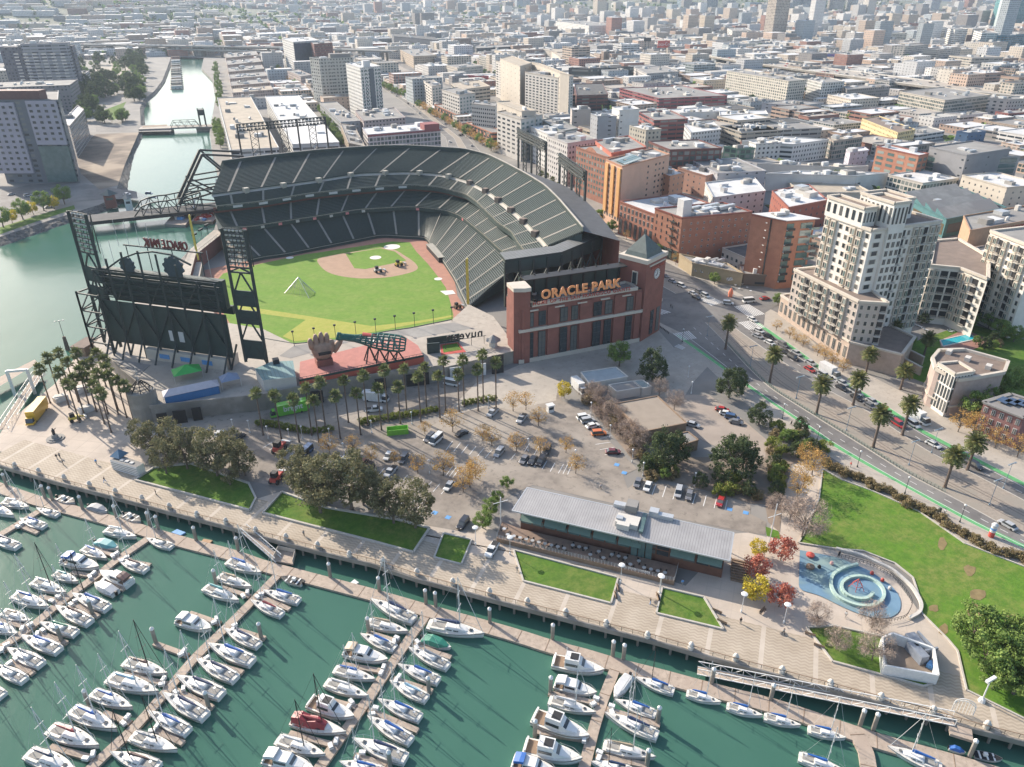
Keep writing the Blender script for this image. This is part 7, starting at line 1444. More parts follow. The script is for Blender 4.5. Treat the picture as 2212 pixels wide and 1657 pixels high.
row('aut',32,[(845,600),(640,610),(1000,690),(1460,440,.8),(1700,420,1.15),(2040,540),(1960,500),(1400,780),(1620,800,1.1),(1200,700,.8),(1850,900,1.2),(1790,940,1.0),(1900,820,1.1)],1.0,'thin autumn tree in the left half of the car park, %s from the left','car park autumn trees')
row('aut',33,[(10,240),(120,230),(230,370),(465,600),(245,620),(40,590),(550,780)],1.0,'thin autumn tree in the right half of the car park, %s from the left','car park autumn trees')
plant('yel',P(33,450,130),1.1,'bright yellow leaved tree by the car park ticket booth',None,1.1)
for i in range(46):
 f=i/45;x=640+480*f+R.uniform(-60,70);y=90+540*f+R.uniform(-40,20);plant('twig' if i%3 else 'scrub',P(33,x,y),R.uniform(.9,1.5),'rusty leafless shrub on the bank beside the car park path','shrubs on the car park bank')
row('bare',33,[(700,130),(780,200),(860,300),(930,340),(1010,480),(1090,560),(1270,110),(1400,230)],1.0,'leafless tree on the bank below the flat roofed hall, %s from the left','leafless bank trees')
row('bare',34,[(290,1340,1.45),(60,1130,.8),(190,1180,.9)],1.1,'leafless tree at the west edge of the park lawn, %s from the left')
row('aut',34,[(300,900,1.2),(380,790,1.0),(250,990,.9),(330,700,1.0)],1.2,'golden autumn tree at the top corner of the park lawn, %s from the left')
row('red',9,[(700,500,1.1),(560,600,1.05),(690,760,1.05)],1.1,'red leaved plaza tree near the playground, %s from the left');row('yel',9,[(570,475,.75),(550,725,1.15)],1.1,'yellow green plaza tree, %s from the left')
row('bare',9,[(900,870,1.0),(1210,880,1.0),(1010,1000,1.0),(1210,1060,1.1)],1.0,'pale leafless tree between the playground and the promenade, %s from the left')
row('green',9,[(1760,980,1.1),(1900,1010,1.3),(1830,1120,1.3),(1960,1150,1.3),(2040,1060,1.3),(2000,1250,1.1),(1880,1220,.9)],1.15,'olive green tree of the dense clump at the right edge, %s from the left','trees of the right hand clump')
row('green',32,[(2170,910,.55),(2090,1020,.5),(2030,1130,.65),(1960,1250,.65)],1.1,'small round green tree beside the restaurant, %s from the left',hs=.9)
L=smooth(PP(34,0,500,715,640,770,930,890,1300,1105,1570,1240,1740,1340,2212,1560,2400,1650),40,2);
for i,(p,d)in enumerate(along(L,1.5)):n=Vector((-d.y,d.x,0));plant('scrub',p+n*R.uniform(-1.2,1.2),R.uniform(.75,1.15),'brown green shrub in the long border between lawn and boulevard pavement','shrubs of the lawn border')
L=PP(32,0,30,360,200,380,440,430,590,420,800,380,940,345,1060,320,1230,300,1420,270,1620,225,1770,195,1880,170,2090,140)
for i,(p,d)in enumerate(along(L,1.7)):
 if(i//5)%4!=3:plant('hedge',p,R.uniform(.75,.95),'clipped hedge bush between the palms and the car park','hedge bushes below the palms')
for i in range(60):
 k,(x0,x1,y0,y1)=R.choice([(34,(0,130,560,980)),(33,(1140,1480,730,840)),(34,(0,420,330,640)),(33,(1600,2200,830,990)),(24,(1120,1900,1010,1180)),(24,(1060,1400,1290,1420)),(24,(1750,2200,1290,1440)),(34,(130,500,480,640))])
 plant(('green','scrub','hedge','pine')[i%4],P(k,R.uniform(x0,x1),R.uniform(y0,y1)),{0:.5,1:1.3,2:1.5,3:.42}[i%4],'mixed evergreen garden shrub in the planted beds','shrubs of the planted beds',cat='shrub')
plant('green',P(24,1730,1190),.9,'dark tree beside the pool court');plant('yel',P(24,2050,1260),1.1,'golden tree at the right of the pool court')
row('green',24,[(1120,1060),(1250,1080),(1380,1090),(1560,1100),(1680,1110),(1800,1120),(1900,1190),(1990,1280),(2120,1300)],1.0,'dark shaded court tree below the apartments, %s from the left','shaded court trees')
row('green',34,[(1760,330,1.2),(1850,230,1.3),(1950,150,1.3),(2060,100,1.1)],1.15,'bright green tree between pavilion and brick house, %s from the left');row('aut',34,[(1640,420),(1760,460),(1960,560),(2150,640)],1.2,'rust coloured tree before the brick house, %s from the left')
row('aut',24,[(70,1200),(185,1270),(240,1305),(300,1345),(425,1420),(485,1460),(550,1500),(645,1560)],.85,'thin street tree along the apartment wing, %s from the left','street trees along the apartment wing')
plant('green',P(24,85,985),.75,'bright green round tree on the street corner below the brick tower')
for i in range(24):plant('green' if i%3 else 'aut',Vector((82.5+R.uniform(-1,1),-90+i*9,0)),R.uniform(.7,.9),'small leafy street tree in the row along the ballpark side','street trees beside the ballpark')
for i in range(14):plant('aut' if i%3 else 'green',Vector((119.5+.0*i,-115+i*15,0)),R.uniform(.75,.95),'small leafy street tree in the row below the brick blocks','street trees below the brick blocks')
for(k,xa,ya,xb,yb,n,kd,lab,grp)in((42,1400,930,2080,1330,26,'aut','rusty street tree in the avenue beside the terracotta arcades','avenue trees by the arcades'),(42,1090,760,1320,860,9,'green','green tree beside the station tracks','trees by the station'),(42,110,520,430,860,18,'aut','tree in the narrow street behind the channel rows','trees in the channel street'),(42,560,960,760,1290,12,'green','tree between the white offices and the town houses','trees by the town houses'),(41,1860,560,1920,960,14,'green','bank tree on the right side of the channel','right bank trees'),(41,1885,1090,1920,1290,7,'green','small tree on the quay of the long white office','quay trees')):
 for i in range(n):f=(i+.5)/n;plant(kd if i%4 else 'green',P(k,xa+(xb-xa)*f+R.uniform(-12,12),ya+(yb-ya)*f),R.uniform(1.0,1.5)if kd=='green' else R.uniform(1.1,1.5),lab,grp)
for i,(x,y)in enumerate(((30,310),(110,275),(200,240),(290,200),(380,165),(470,150),(560,110))):plant('yel' if i%2 else 'green',P(21,x,y),1.6,'leafy tree on the left bank lawn, %s from the left'%ordn(i),'left bank lawn trees')
for i in range(130):
 x=R.uniform(640,1240);y=560+R.uniform(0,520)if x<1100 else 480+R.uniform(0,400);y=min(y,1085)
 if 840<x<1100 and 860<y<1040:continue
 plant('pine' if i%2 else 'green',P(41,x,y),R.uniform(1.0,1.9),'dark round tree in the channel side park','trees of the channel park')
def palm(kind):
 t=thing('palm_tree','palm','palm tree');q=random.Random(5 if kind=='fan' else 6);tb=MB();H=10.0;tr=.16 if kind=='fan' else.42
 tb.lathe(0,0,[(tr*1.7,-.1),(tr*1.15,.5),(tr,2),(tr*.9,H-1),(tr*(1.3 if kind=='fan' else 1.5),H)],M['pbark'],9);tb.build('trunk',t,O3)
 g1,g2=(leafmat('palm_green',(.13,.155,.055),(.10,.13,.045),.2),leafmat('palm_yellow_green',(.22,.23,.09),(.17,.19,.07),.2))if kind=='fan' else(leafmat('date_palm_green',(.085,.105,.03),(.12,.135,.045),.2),leafmat('date_palm_light',(.20,.19,.07),(.15,.15,.05),.2));cr=MB();n=38 if kind=='fan' else 80;fl=1.35 if kind=='fan' else 3.7
 for i in range(n):
  a=i*2.4;el=q.uniform(-.75,1.45)if kind=='fan' else 1.45-2.1*(i/n)+q.uniform(-.1,.1);L_=fl*q.uniform(.8,1.1);d=Vector((cos(a)*cos(el),sin(a)*cos(el),sin(el)));p=Vector((0,0,H));sd_=Vector((-sin(a),cos(a),0));g_=g2 if(i%3==0)else g1
  if kind=='fan':
   c_=p+d*L_*.75;up_=sd_.cross(d);vs=[c_-d*.2];m_=9
   for j in range(m_):b_=-1.9+3.8*j/(m_-1);r_=(1.05 if j%2==0 else.45)*L_*.62;vs.append(c_+d*cos(b_)*r_+sd_*sin(b_)*r_-V3(0,0,.12*abs(b_)))
   cr.add(vs,[(0,j+1,j+2)for j in range(m_-1)],g_);cr.tube(p,c_,.03,g_,3)
  else:
   pts=[p];v=d.copy()
   for j in range(7):pts.append(pts[-1]+v*L_/7);v=(v+Vector((0,0,-.17))).normalized()
   for j in range(1,7):
    a_,b_=pts[j],pts[j+1];ww=.62*sin(pi*(j+.4)/8.2)+.1
    for s in(-1,1):cr.add([a_,b_,a_.lerp(b_,.9)+sd_*s*ww-V3(0,0,.22),a_.lerp(b_,.45)+sd_*s*ww*.9-V3(0,0,.2)],[(0,1,2,3)],g_)
 cr.build('crown',t,O3)
 if kind=='date':f=MB();[f.tube((0,0,H-.1),(cos(a)*.9,sin(a)*.9,H-.6),.16,mat('palm_fruit',(.45,.22,.04),.7,.2,2)if a==0 else bpy.data.materials['palm_fruit'],4)for a in(0,1.2,2.5,3.7,5)];f.build('fruit_stalks',t,O3)
 return t
FP,DP=palm('fan'),palm('date');up_=set()
def put(pr,p,h,s,label,group):
 if pr.name not in up_:up_.add(pr.name);o=pr;o.location=(p.x,p.y,p.z);o.scale=(s,s,h/10);o.rotation_euler=(0,0,R.uniform(0,6));o['label']=label;o['group']=group
 else:o=dup(pr,(p.x,p.y,p.z),R.uniform(0,6),(s,s,h/10),label,group)
 for c_ in o.children if o is pr else o.children:
  if 'crown' in c_.name or 'fruit' in c_.name:k_=s*10/h;c_.scale=(1,1,k_);c_.location=(0,0,10*(1-k_))
bp=[(65,450,0,90),(220,480,155,110),(375,510,305,140),(485,450,405,45),(545,510,475,150),(605,415,540,-5),(730,480,677,110),(800,340,770,-20),(905,445,850,88),(970,365,943,-63),(1085,405,1051,45),(1145,330,1109,-113),(1250,350,1217,31),(1305,265,1260,-120),(1425,335,1397,-55),(1475,215,1454,-135),(1590,300,1577,-63),(1640,235,1613,-192),(1755,245,1742,-77),(1800,205,1778,-199),(1920,240,1915,-120),(1965,175,1951,-243),(2075,215,2066,-178)]
for i,(bx,by,cx_,cy_)in enumerate(bp):p=P(32,bx,by);put(FP,p,HZ(p,828+cy_*.25),1.35,'slim fan palm in the row before the podium wall, %s from the left'%ordn(i),'fan palms before the podium wall')
pz_=sorted([(4,350,745),(4,455,745),(4,580,745),(4,285,775),(4,545,800),(4,625,785),(4,400,800),(4,235,840),(4,350,860),(4,475,855),(4,640,840),(4,520,890),(4,700,910),(4,405,930),(4,745,940),(4,560,940),(4,600,985),(4,645,880),(4,440,900),(4,580,870),(4,500,820)],key=lambda q:q[1])
for i,(k,x,y)in enumerate(pz_):zt=12.5+(i*37%10)*.25;p=P(k,x,y,zt);put(FP,Vector((p.x,p.y,0)),zt,1.4,'fan palm in the grove on the left plaza, %s crown from the left'%ordn(i),'fan palms of the plaza grove')
for i,(k,x,y,yt)in enumerate(((6,420,720,560),(6,685,920,750),(6,965,1110,930),(6,1185,1055,900),(6,1305,1310,1110),(6,1480,1235,1050),(6,1735,1550,1360),(6,1870,1445,1280))):
 p=P(k,x,y);put(DP,p,HZ(p,495.5+.36*yt),.95,'stout date palm on the boulevard median, %s from the intersection'%ordn(i),'date palms on the median')
for k,x,y,zt,lab in((6,1290,750,7.5,'date palm at the corner of the apartment wing'),(6,1500,850,7,'date palm in the forecourt left of the pavilion'),(6,1640,655,7.5,'sunlit date palm before the turquoise pool'),(6,1440,585,8,'shaded date palm in the apartment court')):
 p=P(k,x,y,zt);put(DP,Vector((p.x,p.y,0)),zt,.9,lab,'date palms of the apartment gardens')
for i,(x,y)in enumerate(((255,1500),(300,1520),(350,1550),(395,1600))):p=P(43,x,y,9);put(FP,Vector((p.x,p.y,0)),9,1.3,'street palm below the floodlight racks, %s from the left'%ordn(i),'palms below the floodlight racks')
RQ=random.Random(21)
M['t1']=facade('city_walls',None,source='tint',sp=4.0,fh=3.5,wf=.36,hf=.38,glass=(.10,.11,.12))
def tintmat(name,a_,rough=.85):
 m,t,b=node_mat(name);a=N(t,'ShaderNodeAttribute');a.attribute_name='tint';t.links.new(mixc(t,M_(t,'MULTIPLY',ramp(t,noise(t,.08,4),.35,.65),.35),a.outputs['Color'],(.6,.58,.55),'MULTIPLY'),b.inputs['Base Color']);b.inputs['Roughness'].default_value=rough;return m
M['t2']=tintmat('city_roofs',1)
PAL=[((.60,.55,.48),'cream'),((.66,.64,.61),'white'),((.62,.60,.57),'off white'),((.46,.44,.42),'grey'),((.34,.17,.13),'brick red'),((.48,.38,.30),'tan'),((.26,.24,.23),'dark grey'),((.54,.47,.39),'beige'),((.58,.50,.40),'sand'),((.38,.27,.21),'brown'),((.55,.55,.55),'pale grey'),((.40,.44,.46),'blue grey'),((.56,.42,.33),'pink beige')]
RPAL=[((.62,.62,.60),'white','w'),((.40,.385,.36),'grey','g'),((.47,.45,.41),'pale','c'),((.13,.13,.13),'dark','d'),((.66,.66,.65),'white','w')]
def blocked(p):
 for po in FOOT:
  if abs(po[0][0]-p[0])<160 and inside(p,po):return True
 return False
def water_or_open(x,y):
 u=x-.09*max(0,y-100)
 if y<1300 and-150<x<-8+.05*(y-300)and x>-135:return True
 if y>120 and u<150 and u>60 and y<1250:return True
 if-135<x<78 and y<150:return True
 if x<=-100 and y<640 and y>-400:return x>-330 or y<120
 if 175<u<232 and 430<y<1150:return True
 if x<-60 and 640<y<1300 and x>-330:return True
 if y<-190 and x<290:return True
 return x<125 and y<128
lots=[]
for i in range(-14,40):
 for j in range(-3,38):
  u0=132+i*96.5+(8 if i%2==0 else 0);v0=-140+j*92+(8 if j%3==0 else 0)
  for side in(0,1):
   v=v0
   while v<v0+82:
    ln=RQ.uniform(13,34);ln=min(ln,v0+84-v)
    if ln<8:break
    dp=RQ.uniform(30,41);uu=u0+(0 if side==0 else 84-dp);x=uu+.09*max(0,v-100);lots.append((x,v,dp,ln-.6));v+=ln
cand=[]
for x,y,sx,sy in lots:
 c_=(x+sx/2,y+sy/2)
 if c_[1]<-360 or water_or_open(*c_):continue
 if any(blocked((x+sx*a,y+sy*b))for a in(.02,.5,.98)for b in(.02,.5,.98)):continue
 if c_[1]<60 and c_[0]<150:continue
 rel=Vector((c_[0]-CX,c_[1]-CY,-CZ));
 if rel.dot(FW)<50:continue
 q=pix((c_[0],c_[1],5))
 if not(-90<q[0]<2300 and-60<q[1]<900):continue
 if RQ.random()<.05:continue
 near=c_[1]<700;tall=RQ.random();h=RQ.uniform(6,15)if tall<.82 else RQ.uniform(15,27)if tall<.985 or near or c_[0]<500 else RQ.uniform(30,55)
 if c_[1]<450 and c_[0]<700:h=RQ.uniform(5,11.5)
 if c_[0]>1150 and RQ.random()<.25:h*=2.1
 sd_=rel.length;cand.append((sx*(sy+h)/sd_**1.6,x,y,sx,sy,h))
cand.sort(reverse=True);used_l={};NW='one two three four five six seven eight many'.split()
ctiles={}
for _,x,y,sx,sy,h in cand[:165]:
 cw_,cn_=RQ.choice(PAL);rf=RQ.choice(RPAL);q=pix((x,y,h));near=sorted(LAND,key=lambda l:hypot(l[1]-q[0],(l[2]-q[1])*1.3));st=max(1,int(h/3.3));big='large' if sx*sy>1000 else 'small' if sx*sy<620 else 'mid sized';lab=None
 for l in near[:6]:
  dx,dy=q[0]-l[1],q[1]-l[2];rel=('right of' if dx>0 else 'left of')if abs(dx)>abs(dy)*1.2 else('behind' if dy<0 else 'in front of');lb='%s %s %s storey building, %s roof, %s %s'%(big,cn_,NW[min(st,9)-1],rf[1],rel,l[0])
  if lb not in used_l and l[0]and len(lb.split())<=16:lab=lb;break
 if lab is None:continue
 used_l[lab]=1;t=thing('city_building',lab,'building',(x,y,0));t.color=(*cw_,1);mb=MB();mb.box(x+sx/2,y+sy/2,0,sx,sy,h,M[RQ.choice(('f1','f1','f4','f2','f3','f6'))],0,ROOF[rf[2]]);mb.build('wall',t).color=(*cw_,1)
 mb=MB();parapet(mb,[(x,y),(x+sx,y),(x+sx,y+sy),(x,y+sy)],h-.1,.7,.45,M['obj']);mb.build('parapet',t).color=(*[c_*.85 for c_ in cw_],1)
 for _i in range(RQ.randint(1,5)):mb=MB();mb.box(x+sx*RQ.uniform(.15,.85),y+sy*RQ.uniform(.15,.85),h-.05,RQ.uniform(1.2,4.5),RQ.uniform(1.2,4),RQ.uniform(.8,2.6),RQ.choice((M['roofw'],M['alu'],M['roofg'])));mb.build('rooftop_unit',t)
st_=MB()
def city_box(x,y,sx,sy,z,h,rq=RQ):
 c_=rq.choice(PAL)[0];fv=rq.uniform(.8,1.1);st_.cc=tuple(q*fv for q in c_);st_.box(x+sx/2,y+sy/2,z,sx,sy,h,M['t1'],0,M['t1']);k=rq.choice(RPAL)[0];st_.cc=k;st_.add([(x,y,z+h+.05),(x+sx,y,z+h+.05),(x+sx,y+sy,z+h+.05),(x,y+sy,z+h+.05)],[(0,1,2,3)],M['t2'])
 for _i in range(rq.randint(0,3)):st_.cc=rq.choice(((.6,.6,.58),(.3,.3,.3),(.45,.43,.4)));st_.box(x+sx*rq.uniform(.2,.8),y+sy*rq.uniform(.2,.8),z+h,rq.uniform(2,7),rq.uniform(2,6),rq.uniform(1.5,4),M['t2'])
for _,x,y,sx,sy,h in cand[165:]:city_box(x,y,sx,sy,0,h)
for i in range(5200):
 y=3300+7000*RQ.random()**1.5;x=min(14500,RQ.uniform(-.35,1.75)*y*.95-300);z=hill(x,y)*min(1,(y-1700)/800)if y>1700 else 0;s=RQ.uniform(14,48)*(1+y/9000);city_box(x,y,s,RQ.uniform(14,50)*(1+y/9000),z-4,RQ.uniform(8,22)+4+(RQ.uniform(20,90)if RQ.random()<.03 else 0))
for i in range(900):
 y=RQ.uniform(1330,3300);x=RQ.uniform(-1500,150);z=hill(x,y)*min(1,max(0,(y-1700)/800));city_box(x,y,RQ.uniform(20,70),RQ.uniform(20,60),z-2,RQ.uniform(7,20))
for i in range(70):y=RQ.uniform(330,1250);x=RQ.uniform(-900,-340);city_box(x,y,RQ.uniform(20,60),RQ.uniform(20,50),0,RQ.uniform(8,24))
o=st_.build('distant_buildings');meta(o,'far off carpet of low city blocks fading into haze','buildings',None,'stuff')
tm_=MB();ga,gb_=LF['pine'][0],LF['green'][0]
def far_tree(x,y,z,s):
 for j in range(9):a=RQ.uniform(0,6.28);r_=s*RQ.uniform(.1,.7);c_=Vector((x+r_*cos(a),y+r_*sin(a),z+s*RQ.uniform(.4,1.5)));n=Vector((RQ.gauss(0,1),RQ.gauss(0,1),RQ.gauss(.6,1))).normalized();u_=n.orthogonal().normalized()*s*.55;v_=n.cross(u_);tm_.add([c_-u_,c_-v_,c_+u_,c_+v_],[(0,1,2,3)],ga if j%2 else gb_)
for i in range(5200):
 if i<2200:u=132-8+96.5*RQ.randint(0,30)+RQ.uniform(-3,3);y=RQ.uniform(-200,2800);x=u+.09*max(0,y-100)
 elif i<3400:y=RQ.uniform(1300,3300);x=RQ.uniform(-1600,300)
 else:y=2800+6500*RQ.random();x=RQ.uniform(-.35,1.4)*y
 if y<1250 and water_or_open(x,y):continue
 if blocked((x,y)):continue
 far_tree(x,y,hill(x,y)*min(1,max(0,(y-1700)/800)),RQ.uniform(3.6,6)*(1+y/4000))
meta(tm_.build('distant_trees'),'far off street trees and wooded slopes between the city blocks','trees',None,'stuff')
def viaduct(label,pts,w_,z,step,r=1.2):
 t=thing('elevated_motorway',label,'motorway',tuple(pts[0]));L=smooth([Vector((p.x,p.y,z))for p in pts],30,2);mb=MB();n=len(L);off=[]
 for i in range(n):d=(L[min(i+1,n-1)]-L[max(i-1,0)]).normalized();off.append(Vector((-d.y,d.x,0))*w_/2)
 for i in range(n-1):
  q=[L[i]-off[i],L[i+1]-off[i+1],L[i+1]+off[i+1],L[i]+off[i]];mb.add([(p.x,p.y,z)for p in q]+[(p.x,p.y,z-2.2)for p in q],[(0,1,2,3)],M['walk']);mb.add([(p.x,p.y,z)for p in q]+[(p.x,p.y,z-2.2)for p in q],[(0,4,5,1),(3,2,6,7)],M['wall_c'])
  for a,b in((q[0],q[1]),(q[3],q[2])):mb.beam(a+V3(0,0,.5),b+V3(0,0,.5),.5,M['stone'],1)
 mb.build('deck',t)
 for p,d in along(L,step):m2=MB();nn=Vector((-d.y,d.x,0))*w_*.32;m2.beam((p.x-nn.x,p.y-nn.y,-4),(p.x-nn.x,p.y-nn.y,z-2),2*r,M['wall_c']);m2.beam((p.x+nn.x,p.y+nn.y,-4),(p.x+nn.x,p.y+nn.y,z-2),2*r,M['wall_c']);m2.beam((p.x-nn.x*1.3,p.y-nn.y*1.3,z-3),(p.x+nn.x*1.3,p.y+nn.y*1.3,z-3),2,M['wall_c']);m2.build('pier',t)
 return L,off
I80=viaduct('wide pale elevated motorway full of traffic crossing the upper right',[P(43,1000,285,14),P(43,1450,400,14),P(43,1900,500,14),P(44,130,330,14),P(44,560,385,14),P(44,900,430,14),P(44,1400,480,14)],52,14,45,1.2)
I28=viaduct('long elevated motorway on tall piers crossing the head of the channel',[P(41,560,380,18),P(41,1300,390,18),P(41,1900,400,18),P(42,300,410,18),P(42,1200,440,18)],22,18,48,2)
I29=viaduct('second narrower motorway deck just in front of the channel crossing',[P(41,590,405,12),P(41,1300,415,12),P(41,1950,435,12),P(42,100,450,12)],14,12,60,1.6)
area('rail_yard',mat('ballast',(.34,.30,.26),.95,.25,.1),.06,PP(42,0,1000,490,1110,490,1450,690,1450,850,1330,880,1080,690))
tp=thing('railway_platform','long pale roofed railway platform in the station yard','platform roof',(0,0,0),group='station platform roofs');mb=MB();mb.box(0,0,3.6,5,170,.5,M['roofw']);mb.build('roof',tp,O3);mb=MB();[mb.beam((0,y,0),(0,y,3.6),.5,M['steel'])for y in range(-80,81,16)];mb.build('post',tp,O3)
for i in range(6):a,b=P(42,1110+i*55,700+0*i),P(42,1330+i*40,850-i*15);c_=a.lerp(b,.5);(setattr(tp,'location',c_),setattr(tp,'rotation_euler',(0,0,-.09)))if i==0 else dup(tp,c_,-.09)
tr_=thing('passenger_train','silver passenger train standing beyond the station platforms','train',tuple(P(42,1080,530)));a,b=P(42,1010,495),P(42,1145,570)
for i in range(5):p,q=a.lerp(b,i/5),a.lerp(b,(i+.94)/5);mb=MB();mb.beam((p.x,p.y,2.6),(q.x,q.y,2.6),3,M['alu'],4);mb.build('carriage',tr_)
bz=2.6;b1=thing('steel_truss_bridge','dark steel truss bascule bridge behind the left end of the grandstand','bridge',(-110,118,0));ax,bx_=-147,-70
mb=MB();mb.box((ax+bx_)/2,117,bz-1,bx_-ax,17,1.0,M['black'],0,bpy.data.materials['dark_roof']);mb.beam((ax,107.6,bz-.6),(bx_,107.6,bz-.6),.6,M['black'],2);mb.build('deck',b1)
T0,T1=P(21,1190,80),None;nb=8;xl,xr=-122,-84
for yy in(109.5,124.5):
 mb=MB();top_z=[bz,8,9.5,10,10,10.5,11,12,13]
 for i in range(nb):
  xa,xb=xl+(xr-xl)*i/nb,xl+(xr-xl)*(i+1)/nb;mb.beam((xa,yy,top_z[i]),(xb,yy,top_z[i+1]),.7,M['steel']);mb.beam((xb,yy,bz),(xb,yy,top_z[i+1]),.45,M['steel']);mb.beam((xa,yy,bz if i%2 else top_z[i]),(xb,yy,top_z[i+1]if i%2 else bz),.45,M['steel']);mb.beam((xa,yy,bz),(xb,yy,bz),.6,M['steel'])
 mb.build('truss',b1)
 mb=MB();TP_=(-79,yy+3,34);mb.beam((-97,yy,7),TP_,1.5,M['steel']);mb.beam(TP_,(-56,yy+3,31),1.1,M['steel']);mb.beam(TP_,(-68,yy+1,22),1,M['steel']);mb.beam((-97,yy,8),(-62,yy,15),.9,M['steel']);mb.beam((-97,yy,8),(-72,yy,3),.8,M['steel']);mb.beam((-90,yy,20),(-66,yy,4),.9,M['steel']);mb.beam((-88,yy,20),(-62,yy,22),.8,M['steel']);mb.beam((-93,yy,14),(-62,yy,14),.7,M['steel']);mb.build('counterweight_arm',b1)
for lab,x,wm,rm,s in(('brown bridge keeper house with a green pyramid roof',960,M['brick'],bpy.data.materials['green_copper_roof'],4.2),('small white bridge control house on stilts',1118,M['white_metal'],M['roofg'],2.6)):
 p=P(21,x,105 if x<1000 else 140);t=thing('bridge_house',lab,'bridge house',tuple(p));mb=MB();mb.box(p.x,p.y,-2,s*1.5,s*1.4,8,wm);mb.build('wall',t);mb=MB();mb.lathe(p.x,p.y,[(s*1.3,6),(.1,9)],rm,4);mb.build('roof',t);mb=MB();mb.box(p.x,p.y-s*.71,3,s*.9,.2,1.4,M['glass']);mb.build('window',t)
b2=thing('drawbridge','low steel drawbridge with a dark counterweight tower farther up the channel','bridge',tuple(P(41,1600,1100)));a,b=P(41,1210,1120),P(41,1870,1095);mb=MB();mb.beam((a.x,a.y,.8),(b.x,b.y,.8),14,M['walk'],1.2)
for f0,f1 in((0,.42),(.74,.95)):p,q=a.lerp(b,f0),a.lerp(b,f1);mb.beam((p.x,p.y,-1.6),(q.x,q.y,-1.6),12,M['wall_c'],3.6)
mb.build('deck',b2)
for dy in(-6.5,6.5):
 mb=MB();p,q=a.lerp(b,.4)+V3(0,dy,1.4),a.lerp(b,.78)+V3(0,dy,1.4);L=[p.lerp(q,i/8)for i in range(9)];u=V3(0,0,5)
 for i in range(8):mb.beam(L[i],L[i+1],.4,M['steel']);mb.beam(L[i]+(u if i else V3(0,0,0)),L[i+1]+(u if i<7 else V3(0,0,0)),.4,M['steel']);mb.beam(L[i]+(u if i%2 else V3(0,0,0)),L[i+1]+(V3(0,0,0)if i%2 else u),.3,M['steel'])
 mb.build('truss',b2)
p=a.lerp(b,.83);mb=MB();[mb.beam((p.x+dx,p.y+dy,0),(p.x+dx,p.y+dy,17),.9,M['steel'])for dx in(-2.5,2.5)for dy in(-5,5)];mb.beam((p.x,p.y-5,14),(p.x,p.y+5,14),5,M['steel'],5);mb.build('counterweight_tower',b2)
p=a.lerp(b,.2);mb=MB();mb.box(p.x,p.y+9,-3,22,9,4.5,M['wood']);mb.build('fender',b2)
for i in range(16):
 f=i/15;p=P(41,1530-10*f,770-270*f,-3);t=thing('houseboat','houseboat in the double row in the upper channel, %s from the near end'%ordn(i),'houseboat',tuple(p),group='houseboats of the channel');c_=RQ.choice(PAL)[0];mb=MB();mb.box(p.x,p.y,-3.3,17,9,1,M['dock']);mb.build('float',t);mb=MB();mb.box(p.x,p.y,-2.3,14,7.5,RQ.uniform(3.5,6),M['f4'],0,RQ.choice((M['roofg'],M['roofw'],M['roofb'])));mb.build('wall',t).color=(*c_,1)
for lab,q,s in(('grey work barge heaped with timber, blue boxes and pipes by the steel bridge',((1420,280),(1600,290),(1720,130),(1560,120)),1),('dark work barge with white cabin and red machinery beside the grandstand',((1650,255),(1840,260),(1900,180),(1730,150)),2)):
 v=[P(21,*c_,-1.5)for c_ in q];t=thing('work_barge',lab,'barge',tuple(v[0]));mb=MB();mb.prism([(p.x,p.y)for p in v],-3.6,-1.5,M['wood']if s==2 else M['wall_c'],M['dock']);mb.build('hull',t)
 for i in range(14):p=v[0].lerp(v[1],RQ.uniform(.15,.85)).lerp(v[3].lerp(v[2],RQ.uniform(.15,.85)),RQ.uniform(.1,.9));mb=MB();mb.box(p.x,p.y,-1.5,RQ.uniform(1,4),RQ.uniform(1,3),RQ.uniform(.8,2.5),RQ.choice((M['black'],M['bluepaint'],M['roofw'],M['redpaint']if s==2 else M['wood'],M['alu'])),RQ.uniform(0,3));mb.build('deck_cargo',t)
 p=v[1].lerp(v[2],.5);mb=MB();mb.beam((p.x,p.y,-1.5),(p.x+4,p.y+4,20 if s==2 else 9),.5,M['alu']);mb.build('crane_boom',t)
glc=M['glass'];tyre=M['black'];paint=objcol('car_paint',.28,coat=.6)
